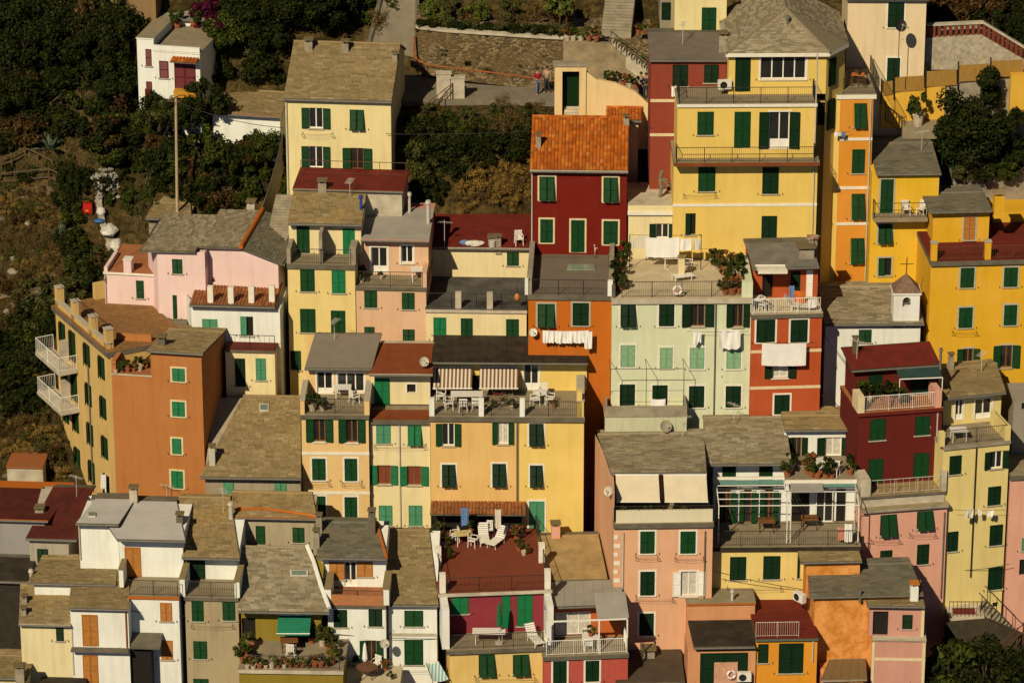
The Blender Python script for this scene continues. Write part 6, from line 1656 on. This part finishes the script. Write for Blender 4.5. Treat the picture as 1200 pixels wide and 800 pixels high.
lounger('F10', 567, 634, .1, 'white sun lounger standing centrally on the rust red terrace'); lounger('F10', 583, 637, -.5, 'white sun lounger under the hanging clothes on the rust red terrace'); chair('F10', 575, 627, 0, 'white chair behind the sun loungers on the rust red terrace')
table('F11', 692, 758, 0, 'white table with a yellow green plant on the white railed terrace'); chair('F11', 688, 753, 0, 'white chair behind the plant table on the white railed terrace'); chair('F11', 690, 762, 3.1, 'white chair in front of the plant table on the white railed terrace')
pot(F('F11', 692, 758) + Vector((0, 0, .72)), 'yellow green plant on the white table of the railed terrace', 'lime', .8)
pz = H['F14'].pz
table('F14', 898, 622, 0, 'brown wooden table under the white pergola, left one', 'wood', pz); table('F14', 948, 619, .1, 'brown wooden table under the grey canvas of the pergola', 'wood', pz)
zs = H['F14'].zs
chair('F14', 962, 554, .4, 'white chair among the plants on the upper white terrace, left one', zs); chair('F14', 978, 557, -.5, 'white chair among the plants on the upper white terrace, right one', zs)
pots('F14', [(923, 558), (927, 550), (946, 555), (951, 559), (958, 560), (968, 559), (975, 560), (984, 553), (996, 556), (1000, 549), (953, 551)], 'potted plant on the upper terrace of the white house', 'pots of the upper white terrace', zs, ('mid', 'dark', 'flower', 'olive'), (.8, 1.5))
table('F16', 1123, 516, .1, 'white table on the right hand lemon cream terrace'); table('C5', 888, 362, 0, 'white table on the balcony of the red orange house', 'round'); chair('C5', 895, 364, 1, 'white chair on the balcony of the red orange house')
lounger('C5', 934, 363, 1.4, 'low sun lounger on the red orange house balcony'); FIRST['lounger']
cl = cloth('C5', 931, 944, 340, 358, 1.6, lin_o, 'orange towel hung on the balcony of the red orange house', 'towel'); cloth('C5', 925, 931, 334, 348, 2.4, lin_b, 'blue towel hung by the door of the red orange house', 'towel'); cloth('C5', 947, 957, 350, 360, .1, lin, 'white cloth over the balcony rail of the red orange house', 'towel')
t = F('B3', 1005, 100); m = mktable(rust_iron, plain('table_orange', (.42, .13, .03), .6), w=.4, d=.3); m.location = t; m['label'] = 'small orange table on the roof terrace of the slim orange house'
for px, py, rz, lb in ((999, 99, -1.2, 'dark chair left of the small orange table'), (1011, 101, 1.2, 'dark chair right of the small orange table')):
    o = put('dchair', lambda: mkchair(), F('B3', px, py), rz, lb, 'dark terrace chairs')
for o in (FIRST['dchair'],):
    for c in o.children:
        c.data = c.data.copy(); c.data.materials[0] = wood_dark
for o in [q for q in bpy.data.objects if q.name.startswith('chair') and q.get('group') == 'dark terrace chairs']:
    for c, c0 in zip(o.children, FIRST['dchair'].children): c.data = c0.data
ft = H['F7'].ft
table('F7', 339, 762, .1, 'wooden table on the plant lined terrace', 'wood', ft); chair('F7', 341, 769, 3.0, 'white chair at the wooden table of the plant lined terrace', ft)
pots('F7', [(290 + i * 7.2, 783 - i * .15) for i in range(14)], 'potted plant in the front row of the plant lined terrace', 'front row of terrace pots', ft, ('mid', 'flower', 'olive', 'mid', 'lime'), (.6, 1.0))
pots('F7', [(365, 753), (372, 751), (378, 756), (384, 750), (386, 762), (388, 770), (389, 778), (380, 745), (293, 762), (287, 768), (286, 776)], 'leafy pot at the sides of the plant lined terrace', 'side pots of the plant terrace', ft, ('lime', 'mid', 'olive'), (.9, 1.5))
pt = H['F8'].patio
table('F8', 430, 794, 0, 'round brown table on the cream patio', 'roundwood', pt); umbrella(F('F8', 428, 789, pt), 2.0, lin, 'folded white parasol beside the round brown table'); chair('F8', 441, 785, -.6, 'white chair behind the round brown table on the patio', pt)
pots('F8', [(414, 778), (420, 778), (408, 779), (452, 785), (457, 796)], 'small pot along the patio wall', 'patio pots', pt, s=(.6, 1.0))
umbrella(F('F10', 585, 753, H['F10'].zb), 2.6, SHC['B'], 'folded bright green parasol on the pink red balcony'); table('F10', 573, 752, 0, 'white table on the pink red balcony', 'long', H['F10'].zb); lounger('F10', 626, 752, .4, 'white folding lounger at the right end of the pink red balcony', H['F10'].zb)
# ---- laundry
line('C4', 738, 822, 275, 4.6, 'clothesline with white sheets on the pale green house terrace', posts=True)
for i, (x0, x1, a, b_, mt, lb) in enumerate([(757, 796, 278, 301, lin, 'large white sheet in the middle of the roof terrace line'), (740, 747, 278, 290, lin2, 'small beige cloth at the left end of the terrace line'), (748, 756, 276, 291, lin2, 'second small cloth from the left end of the terrace line'), (797, 810, 279, 293, lin, 'white pillowcase just right of the large sheet'), (812, 822, 279, 292, lin2, 'pale towel at the right end of the terrace line')]):
    cloth('C4', x0, x1, a, b_, 4.6, mt, lb)
line('C4', 805, 877, 388, -.5, 'clothesline with two white cloths below the pale green house windows')
cloth('C4', 812, 822, 387, 402, -.5, lin, 'narrow white cloth on the line below the pale green house windows', uneven=.5); cloth('C4', 843, 868, 386, 408, -.5, lin, 'bunched white sheet on the line below the pale green house windows', uneven=.5, amp=.12)
cloth('C4', 763, 780, 467, 481, -1.55, lin, 'white towel hanging over the lower balcony of the pale green house', 'towel')
cloth('C5', 893, 945, 402, 428, -.55, lin, 'big white sheet hung below the red orange house windows'); line('C5', 884, 960, 401, -.55, 'clothesline in front of the red orange house')
cloth('C1', 636, 690, 387, 401, -.5, lin, 'long white lace curtain hung under the burnt orange windows', amp=.13, nx=70, fr=28, uneven=.15); cloth('C1', 685, 694, 388, 408, -.65, lin, 'white cloth at the right end of the lace curtain', 'towel')
cloth('F14', 981, 990, 617, 632, .1, lin_p, 'pink towel over the pergola terrace rail', 'towel'); cloth('F14', 990, 999, 613, 634, .1, lin, 'white towel over the pergola terrace rail', 'towel')
cloth('B1', 787, 791, 101, 113, -.2, lin, 'white shirt hung on the red brown tower corner', 'shirt'); cloth('B1', 791, 795, 100, 117, -.22, lin2, 'beige shirt hung on the red brown tower corner', 'shirt')
for i, (x0, x1, a, b_, mt, lb) in enumerate([(978, 982, 154, 160, lin, 'white sock cloth on the line of the slim orange house'), (982, 986, 154, 159, lin2, 'cream cloth on the line of the slim orange house'), (986, 991, 154, 160, lin_b, 'blue cloth on the line of the slim orange house')]): cloth('B3', x0, x1, a, b_, -.5, mt, lb, 'small_cloth')
line('B3', 975, 996, 154, -.5, 'short clothesline on the slim orange house')
cloth('F10', 540, 549, 594, 614, 8.2, lin_b, 'blue patterned shirt hanging over the rust red terrace', 'shirt', uneven=.3); cloth('F10', 580, 587, 596, 618, 7.6, lin2, 'pale cloth hanging over the rust red terrace', 'shirt', uneven=.3); line('F10', 520, 612, 594, 8.2, 'clothesline across the rear of the rust red terrace', posts=True)
cloth('E2', 118, 124, 555, 572, -.3, lin, 'white laundry hanging low on the ochre apartment house', uneven=.4)
for i, (x0, x1, a, b_, mt) in enumerate([(1131, 1141, 596, 606, lin2), (1146, 1151, 596, 603, lin), (1157, 1164, 597, 604, lin)]): cloth('F16', x0, x1, a, b_, -.7, mt, ['cream cloth on the lemon cream house line, left one', 'small white cloth in the middle of the lemon cream house line', 'white cloth on the lemon cream house line, right one'][i], amp=.1, uneven=.4)
line('F16', 1116, 1178, 597, -.7, 'clothesline across the lemon cream house')
sb = striped('cloth_blue_stripe', (.15, .35, .42), (.55, .58, .5), .1)
h = H['F9']; A, B_, C, D = (h.p3(*q) for q in ((499, 776, -.3), (514, 774, -.3), (526, 795, -1.9), (507, 797, -1.9))); m = MB(); n = 8
for i in range(n):
    a, b_ = i / n, (i + 1) / n; za, zb = -.12 * math.sin(a * 3.14), -.12 * math.sin(b_ * 3.14)
    m.poly([D.lerp(C, a) + Vector((0, 0, za)), D.lerp(C, b_) + Vector((0, 0, zb)), A.lerp(B_, b_) + Vector((0, 0, zb)), A.lerp(B_, a) + Vector((0, 0, za))])
m.tube(A, D, .02, 5, 1); m.tube(B_, C, .02, 5, 1); m.tube((D.x, D.y, -.4), D, .02, 5, 1); m.tube((C.x, C.y, -.4), C, .02, 5, 1)
o = m.build('cloth_canopy', [sb, iron]); o.matrix_world = h.M.copy(); tag(o, 'blue green striped cloth canopy at the foot of the narrow white house', 'canopy')
# ---- plants
pots('C4', [(876, 300), (868, 289), (880, 285), (872, 281), (884, 293), (838, 315), (836, 311), (848, 322), (852, 318), (865, 325), (860, 332), (846, 340), (850, 345), (858, 345), (866, 344), (847, 333), (868, 334), (856, 296), (850, 288), (874, 318), (822, 296)], 'potted plant in the plant corner of the pale green house terrace', 'plant corner of the roof terrace', kinds=('mid', 'dark', 'olive', 'flower', 'mid'), s=(.9, 1.7))
pots('C4', [(727, 318), (729, 309), (725, 327), (731, 301), (724, 338), (728, 340)], 'dark potted shrub along the left parapet of the pale green house terrace', 'pots on the left parapet', kinds=('dark', 'mid'), s=(1.0, 1.5))
pots('D5', [(366, 481), (370, 479), (378, 481)], 'potted plant on the terrace of the orange cream house', 'pots of the orange cream terrace', s=(.9, 1.3))
pots('D7', [(577, 478), (600, 479), (590, 474), (649, 478)], 'small pot behind the railing of the awning terrace', 'pots of the awning terrace', s=(.6, .9))
pots('F15', [(1013, 470), (1017, 473), (1050, 474), (1040, 476)], 'leafy pot on the upper balcony of the dark red house', 'pots of the dark red house', kinds=('mid', 'dark'), s=(1.0, 1.9))
pots('E4', [(250, 332), (272, 331), (285, 330)], 'little terracotta pot on the tiled terrace of the white house', 'pots of the white pillar house', z=H['E4'].rp[1] + .1, s=(.6, .9))
pots('E1', [(136, 437), (143, 436), (150, 436), (157, 435), (164, 434), (171, 432), (176, 428)], 'green plant in the roof planter of the terracotta house', 'planter of the terracotta house', kinds=('mid', 'olive'), s=(.7, 1.1))
pots('F10', [(522, 640), (524, 655), (515, 628), (606, 632), (608, 645), (552, 626), (614, 650)], 'potted plant along the edges of the rust red terrace', 'pots of the rust red terrace', s=(.8, 1.3))
pots('F12', [(729, 605), (760, 606), (800, 606)], 'plant behind the panel of the pink house balcony', 'pots of the pink balcony', s=(.8, 1.1))
pots('W1', [(208, 33), (228, 32)], 'terracotta pot on the flat roof of the white villa', 'pots of the white villa', s=(1.0, 1.5))
for px, py, lb in ((1076, 148, 'tall shrub in a red pot before the yellow garden wall'),): pot(hitY(px, py, 5.2), lb, 'mid', 2.0, tall=1.3)
for i, px in enumerate((665, 672, 681, 690, 699)): pot(hitY(px, 48, 12.6), 'potted plant on top of the brown retaining wall', ['flower', 'mid', 'lime', 'olive'][i % 4], 1.1, 'pots on the retaining wall')
for i, px in enumerate((714, 722, 730, 738, 745)): pot(hitY(px, 98 + i * 1.6, 6.9), 'potted plant behind the sloping peach wall', ['mid', 'dark', 'flower'][i % 3], 1.0, 'pots behind the peach wall')
for i, px in enumerate((748, 754, 765, 770)): pot(hitY(px, 40, 13.4), 'potted plant beside the broad stone steps', ['flower', 'mid'][i % 2], .8, 'pots by the broad steps')
tree(655, 22, 2.2, .9, 'lime', 'spiky leaved small palm on the wall garden', base=hitY(655, 30, 15.5), n=900, leaf=.2)
# ---- dishes, antennas, ac, ring
dish(F('D6', 496, 424, H['D6'].rp[0] + .1) if False else H['D6'].W(H['D6'].onroof(496, 432)), .29, 'pale satellite dish at the corner of the rust brown roof', .3, .5)
dish(H['F8'].W(H['F8'].p3(450, 758, -.5)), .27, 'small pale satellite dish on the white house beside the patio', .2, .3); dish(H['C1'].W(H['C1'].p3(624, 394, -.25)), .25, 'round white dish beside the hanging lace curtain', .2, .3, plas)
dish(H['A2'].W(H['A2'].p3(1052, 92, -1.6)), .38, 'dark satellite dish on a tall mast before the pale cream house', .3, 3.4, iron)
dish(H['F12'].W(H['F12'].p3(715, 580, 1.2)), .3, 'small dish on the flank of the pink house by the awnings', -.6, .3); dish(H['C4'].W(H['C4'].p3(779, 503, -1.95)), .36, 'grey dish mounted on the lower balcony wall of the pale green house', .3, .25, concrete)
for hk, px, py, hg, lb in (('D4', 521, 290, 1.8, 'antenna rising from the dark red flat roof'), ('D2', 410, 232, 1.2, 'antenna on the slate roof of the narrow yellow house'), ('B1', 800, 52, 1.4, 'antenna on the low grey roof of the red brown tower'), ('F15', 1004, 420, 1.2, 'antenna on the dark red felt roof'), ('C5', 952, 300, 1.3, 'antenna beside the chimneys of the red orange house'), ('F2', 262, 600, 1.5, 'antenna on the brown slate roof above the drab beige front')):
    h = H[hk]; antenna(h.W(h.onroof(px, py)), hg, lb, random.uniform(0, 3))
def acunit(p, rz, label):
    t = thing('air_conditioner', label, 'air conditioner', p, rz); MB().box(-.4, .4, -.15, .15, 0, .55).build('casing', plas, t); m = MB(); m.lathe([(.001, 0), (.2, 0), (.22, .03), (.2, .03), (.001, .015)], 16, M=Matrix.Translation((-.1, -.15, .28)) @ Matrix.Rotation(R(90), 4, 'X')); m.build('fan_grille', iron, t); return t
h = H['F18']; acunit(h.W(h.p3(872, 797, -.25)), 0, 'white air conditioner on the green boarded front'); acunit(H['B2'].W(H['B2'].p3(849, 104, 1.5)), .2, 'white air conditioner on the upper yellow terrace'); acunit(H['F17'].W(H['F17'].p3(937, 704, 1.0)), -.9, 'white air conditioner on the flank of the limewashed house')
m = MB(); a, b_ = h.p3(837, 776, -.1), h.p3(864, 800, -.1); m.box(a.x, b_.x, -.14, -.03, b_.z, a.z); o = m.build('panel', plain('panel_pink', (.55, .3, .2), .8)); o.matrix_world = h.M.copy(); tag(o, 'pale pink panel leaning on the green boarded front', 'panel')
def ring(p, r, label, rx=R(80)):
    m = MB(); n, k = 24, 8; s = MB()
    for i in range(n):
        t = 2 * math.pi * i / n
        for j in range(k): q = 2 * math.pi * j / k; m.v.append(((r + .07 * math.cos(q)) * math.cos(t), (r + .07 * math.cos(q)) * math.sin(t), .07 * math.sin(q)))
    for i in range(n):
        for j in range(k): a, b_ = i, (i + 1) % n; c = (j + 1) % k; m.f.append((a * k + j, b_ * k + j, b_ * k + c, a * k + c)); m.m.append(1 if i % 6 == 0 else 0)
    o = m.build('lifebuoy', [plas, plain('buoy_red', (.5, .03, .02), .5)], None, True); o.location = p; o.rotation_euler = (rx, 0, .2); return tag(o, label, 'lifebuoy')
ring(H['C4'].W(H['C4'].p3(794, 340, -.05)), .24, 'white and red lifebuoy hanging on the roof terrace railing'); ring(h.W(h.p3(857, 790, -.25)), .22, 'white ring hanging beside the air conditioner')
h = H['D4']; zt = h.top + .16
m = MB(); m.blob((0, 0, .1), .6, .3, .2, 12); m.v = [tuple(Vector(v) * (1 + .3 * noise.noise(Vector(v) * 4))) for v in m.v]; o = m.build('tarpaulin', tarp); o.location = h.W(h.atz(556, 287, zt)); tag(o, 'crumpled white tarpaulin lying on the dark red flat roof', 'tarpaulin')
m = MB(); m.blob((0, 0, .1), .28, .2, .18, 10); m.v = [tuple(Vector(v) * (1 + .3 * noise.noise(Vector(v) * 5))) for v in m.v]; o = m.build('cloth_bundle', lin_b); o.location = h.W(h.atz(544, 286, zt)); tag(o, 'blue cloth bundle beside the white tarpaulin on the flat roof', 'bundle')
m = MB(); m.lathe([(.001, 0), (.2, 0), (.22, .4), (.2, .42), (.001, .42)], 12); o = m.build('barrel', grey_pipe); o.location = h.W(h.atz(577, 289, zt)); tag(o, 'small grey barrel on the dark red flat roof', 'barrel')
h = H['C3']; m = MB(); rd = random.Random(3); pts = [Vector((0, 0, 0)), Vector((.1, 0, .5)), Vector((0, .1, 1.2)), Vector((.15, 0, 1.7))]; m.path(pts, .12, 6)
for k in range(7): q = pts[rd.randrange(1, 3)]; m.tube(q, q + Vector((rd.uniform(-.2, 1.1), rd.uniform(-.3, .3), rd.uniform(-.5, .5))), .07, 5, 0, .03)
o = m.build('driftwood', plain('driftwood', (.22, .17, .11), .95, .4, 6)); o.location = F('C3', 773, 231); tag(o, 'gnarled driftwood sculpture on the flat cream roof', 'driftwood')
h = H['D4']; o = MB().blob((0, 0, 0), .18, .18, .24, 10).build('hanging_lamp', plain('lamp_amber', (.45, .2, .06), .5), None, True); p = h.W(h.p3(606, 348, .12)); o.location = p; tag(o, 'round amber lantern hanging at the black terrace roof edge', 'lantern'); MB().tube((0, 0, .24), (0, 0, .9), .01, 4).build('cord', iron, o)
# ---- parked cloths, boats etc on the awning terrace
for i, (px, py) in enumerate(((582, 476), (594, 477))):
    t = thing('bicycle', ['bicycle leaning behind the awning terrace railing, left one', 'bicycle leaning behind the awning terrace railing, right one'][i], 'bicycle', F('D7', px, py), .1)
    for k, x in enumerate((-.5, .5)):
        m = MB(); n = 16; m.path([(x + .33 * math.cos(6.283 * j / n), 0, .33 + .33 * math.sin(6.283 * j / n)) for j in range(n + 1)], .02, 5)
        for j in range(6): m.tube((x, 0, .33), (x + .33 * math.cos(1.05 * j), 0, .33 + .33 * math.sin(1.05 * j)), .005, 3)
        m.build('wheel', iron, t)
    m = MB(); m.path([(-.5, 0, .33), (-.15, 0, .8), (.35, 0, .82), (0, 0, .33), (-.5, 0, .33)], .018, 5); m.tube((0, 0, .33), (-.17, 0, .9), .018, 5); m.tube((.5, 0, .33), (.33, 0, .95), .018, 5); m.build('frame', plain('paint_bike_%d' % i, ((.3, .05, .03), (.25, .2, .12))[i], .4), t)
    MB().box(-.28, -.06, -.06, .06, .9, .95).build('saddle', iron, t); MB().tube((.33, -.24, .98), (.33, .24, .98), .014, 5).build('handlebar', iron, t)
# ---- cables
def cable(pts, sag, label):
    m = MB(); P = [hitY(*p) for p in pts]
    for a, b_ in zip(P, P[1:]):
        n = 14; m.path([a.lerp(b_, i / n) - Vector((0, 0, 4 * sag * (i / n) * (1 - i / n))) for i in range(n + 1)], .021, 4)
    tag(m.build('cable', iron), label, 'cable')
cable([(452, 157, 4.2), (640, 153, 4.2)], .1, 'thin cable strung from the cream house across the shrubs')
cable([(208, 120, 7.2), (333, 150, 5.0)], .3, 'cable from the utility pole to the cream house'); cable([(206, 120, 7.2), (122, 330, -1.2)], .5, 'cable from the utility pole down to the pink house')
cable([(1085, 470, -5), (1190, 462, -5)], .1, 'cable along the foot of the big yellow house'); cable([(962, 462, -8.3), (1000, 480, -8.5)], .2, 'cable between the red orange house and the dark red house')
cable([(1112, 668, -13.3), (1184, 660, -13.3)], .15, 'upper cable running along the lemon cream house'); cable([(303, 410, -4.7), (340, 445, -3.6)], .1, 'cable between the white pillar house and the narrow yellow house'); cable([(300, 690, -20), (385, 735, -21.6)], .2, 'cable from the broad slate roof down to the white house')
# ---- people
skin_m = plain('skin', (.42, .24, .15), .6, .1, 5)
def skinned(name, V, E, rad, mat, parent, root=0):
    me = bpy.data.meshes.new(name); me.from_pydata(V, E, []); o = link(name, me, parent); md = o.modifiers.new('skin', 'SKIN')
    for i, r in enumerate(rad): s = me.skin_vertices[0].data[i]; s.radius = (r, r); s.use_root = i == root
    sb_ = o.modifiers.new('sub', 'SUBSURF'); sb_.levels = sb_.render_levels = 1; me.materials.append(mat); return o
def person(p, rz, shirt, trou, hair, label, step=.1):
    t = thing('person', label, 'person', p, rz)
    V = [(0, 0, .95), (0, 0, 1.2), (0, .01, 1.4), (0, 0, 1.5), (0, -.02, 1.6), (0, -.02, 1.7), (-.18, 0, 1.4), (-.24, .03, 1.13), (-.22, -.06, .88), (.18, 0, 1.4), (.24, .03, 1.13), (.22, -.08, .88), (-.1, 0, .9), (-.1, -step, .5), (-.11, -step * .6, .07), (-.11, -step * .6 - .14, .04), (.1, 0, .9), (.1, step * .6, .5), (.11, step * 1.2, .08), (.11, step * 1.2 - .14, .04), (-.22, -.1, .79), (.22, -.12, .79)]
    E = [(0, 1), (1, 2), (2, 3), (3, 4), (4, 5), (2, 6), (6, 7), (7, 8), (8, 20), (2, 9), (9, 10), (10, 11), (11, 21), (0, 12), (12, 13), (13, 14), (14, 15), (0, 16), (16, 17), (17, 18), (18, 19)]
    Rr = [.13, .12, .13, .055, .095, .07, .06, .043, .032, .06, .043, .032, .085, .06, .045, .04, .085, .06, .045, .04, .035, .035]
    skinned('body', V, E, Rr, skin_m, t)
    skinned('shirt', [V[i] for i in (0, 1, 2, 6, 7, 9, 10)], [(0, 1), (1, 2), (2, 3), (3, 4), (2, 5), (5, 6)], [.16, .155, .16, .085, .07, .085, .07], shirt, t)
    skinned('trousers', [V[i] for i in (0, 12, 13, 14, 16, 17, 18)], [(0, 1), (1, 2), (2, 3), (0, 4), (4, 5), (5, 6)], [.15, .11, .08, .065, .11, .08, .065], trou, t)
    MB().blob((0, .01, 1.68), .11, .115, .1, 10).build('hair', hair, t, True); return t
c_red = plain('shirt_red', (.32, .02, .04), .9); c_jean = plain('jeans_blue', (.12, .17, .28), .9); c_beige = plain('shirt_beige', (.36, .27, .17), .9); c_grey = plain('shirt_grey', (.3, .29, .27), .9); c_dark = plain('clothes_dark', (.03, .03, .035), .9); hair_b = plain('hair_brown', (.04, .022, .012), .7)
def onroad(px, py): q = hitZ(px, py, zr); q.z = zr + .003; return q
person(onroad(630, 111), .5, c_red, c_jean, hair_b, 'person in a dark red shirt and blue jeans standing on the road'); person(onroad(641, 109), -.4, c_beige, c_dark, hair_b, 'person in a beige shirt beside the one in dark red')
person(hitY(751, 116, 7.6), .3, c_grey, c_jean, hair_b, 'person in a grey shirt beside the foot of the narrow steps'); person(hitY(757, 117, 7.4), -.3, c_dark, c_dark, hair_b, 'person in dark clothes beside the foot of the narrow steps')
mb = MB(); a, b_ = hitY(735, 118, 8.2), hitY(775, 118, 6.9); mb.box(a.x, b_.x, b_.y, a.y, b_.z - 2, hitY(757, 117, 7.4).z - .004); tag(mb.build('footpath', asphalt), kind='structure')

# ---- drying lines fixed below windows, house by house
for hk, x0, x1, yy, d, lb in (('D1', 352, 390, 158, -.5, 'empty clothesline under the upper left window of the cream house'), ('F12', 744, 772, 654, -.45, 'empty clothesline under the upper left pink house window'), ('F12', 790, 826, 655, -.45, 'empty clothesline under the upper right pink house window'), ('F12', 744, 790, 703, -.45, 'empty clothesline under the middle pink house windows'),
    ('F14', 850, 918, 690, -.45, 'empty clothesline under the two butter yellow windows'), ('D5', 362, 386, 567, -.45, 'empty clothesline under the left white framed window of the orange cream house'), ('D5', 400, 424, 568, -.45, 'empty clothesline under the right white framed window of the orange cream house'), ('C1', 628, 700, 300, 5.9, 'thin clothesline across the dark red facade'),
    ('B2', 800, 840, 229, -.4, 'empty clothesline under the left window of the tall yellow house'), ('B5', 1116, 1146, 390, -.45, 'empty clothesline under a grey framed mustard house window'), ('F15', 1020, 1056, 634, -.45, 'empty clothesline under the left dusty pink window'), ('F15', 1066, 1098, 627, -.45, 'empty clothesline under the right dusty pink window'), ('D6', 436, 500, 524, -.4, 'empty clothesline between the teal shutters of the narrow cream house'), ('F2', 222, 274, 734, -.4, 'empty clothesline on the drab beige front'), ('F9', 462, 508, 786, -.4, 'empty clothesline on the narrow white house'), ('F10', 555, 630, 796, -.4, 'empty clothesline on the low yellow front')):
    h = H[hk]; a, b_ = h.p3(x0, yy, d), h.p3(x1, yy, d); m = MB(); n = 6
    for k in (0, .16): m.path([a.lerp(b_, i / n) + Vector((0, k, -.06 * math.sin(3.14 * i / n))) for i in range(n + 1)], .008, 3)
    for p in (a.lerp(b_, .04), a.lerp(b_, .96)): m.tube((p.x, 0 if hk != 'C1' else 6.74, p.z - .35), p, .014, 4); m.tube((p.x, 0 if hk != 'C1' else 6.74, p.z), p, .014, 4)
    o = m.build('clothesline', rust_iron); o.matrix_world = h.M.copy(); tag(o, lb, 'clothesline')
cable([(715, 132, 6.0), (763, 150, 1.6)], .05, 'cable from the orange roof to the red brown tower'); cable([(505, 392, -4.3), (620, 430, -7.6)], .15, 'cable sagging behind the black roof'); cable([(1003, 440, -11), (965, 390, -5.6)], .15, 'cable from the dark red house to the chapel')
cable([(153, 715, -22.1), (216, 722, -21.8)], .08, 'cable between the white and the drab beige front'); cable([(388, 742, -21.6), (512, 748, -20.9)], .1, 'cable along the two white houses of the bottom row'); cable([(835, 668, -18.4), (940, 690, -17.1)], .1, 'cable from the pink house along the butter yellow wall')
for hk, px, py, hg, lb in (('D5', 392, 398, 1.3, 'antenna on the taupe roof of the orange cream house'), ('F12', 800, 512, 1.4, 'antenna at the rear of the patched slate roof'), ('F14', 860, 494, 1.2, 'antenna on the slate roof behind the pergola'), ('B4', 1080, 176, 1.3, 'antenna on the slate lean-to roof of the bright yellow house'), ('F1', 196, 592, 1.4, 'antenna on the pale grey sheet roof'), ('E7', 90, 582, 1.4, 'antenna on the dark red roof at the left'), ('F16', 1150, 436, 1.3, 'antenna on the slate roof of the lemon cream house')):
    h = H[hk]; antenna(h.W(h.onroof(px, py)), hg, lb, random.uniform(0, 3))
# ================================================================ camera, light, render settings
cd = bpy.data.cameras.new('camera'); co = bpy.data.objects.new('camera', cd); COL.objects.link(co)
co.location = CAM; co.rotation_euler = (math.pi / 2 - PIT, 0, 0)
cd.sensor_width = 36; cd.sensor_fit = 'HORIZONTAL'; cd.lens = FPX / 1200 * 36; cd.clip_start = 1; cd.clip_end = 6000
SC.camera = co
AZ, EL = R(25), R(38)
w = bpy.data.worlds.new('World'); SC.world = w; w.use_nodes = True
nt = w.node_tree; bg = nt.nodes['Background']
sky = nt.nodes.new('ShaderNodeTexSky'); sky.sky_type = 'NISHITA'; sky.sun_disc = False
sky.sun_elevation = EL; sky.sun_rotation = math.pi + AZ
sky.altitude = 1500; sky.air_density = .3; sky.dust_density = .2; sky.ozone_density = .6
nt.links.new(sky.outputs[0], bg.inputs[0]); bg.inputs[1].default_value = .05
sl = bpy.data.lights.new('sun', 'SUN'); sl.energy = 4.6; sl.angle = R(.5); sl.color = (1.0, .842, .58)
so = bpy.data.objects.new('sun', sl); COL.objects.link(so)
sd = Vector((-math.sin(AZ) * math.cos(EL), -math.cos(AZ) * math.cos(EL), math.sin(EL)))
so.rotation_euler = sd.to_track_quat('Z', 'Y').to_euler(); so.location = (-60, -120, 120)
vs = SC.view_settings; vs.view_transform = 'Standard'; vs.look = 'None'; vs.exposure = -.05; vs.gamma = 1; vs.use_curve_mapping = False
SC.cycles.max_bounces = 5; SC.cycles.diffuse_bounces = 2; SC.cycles.use_denoising = True
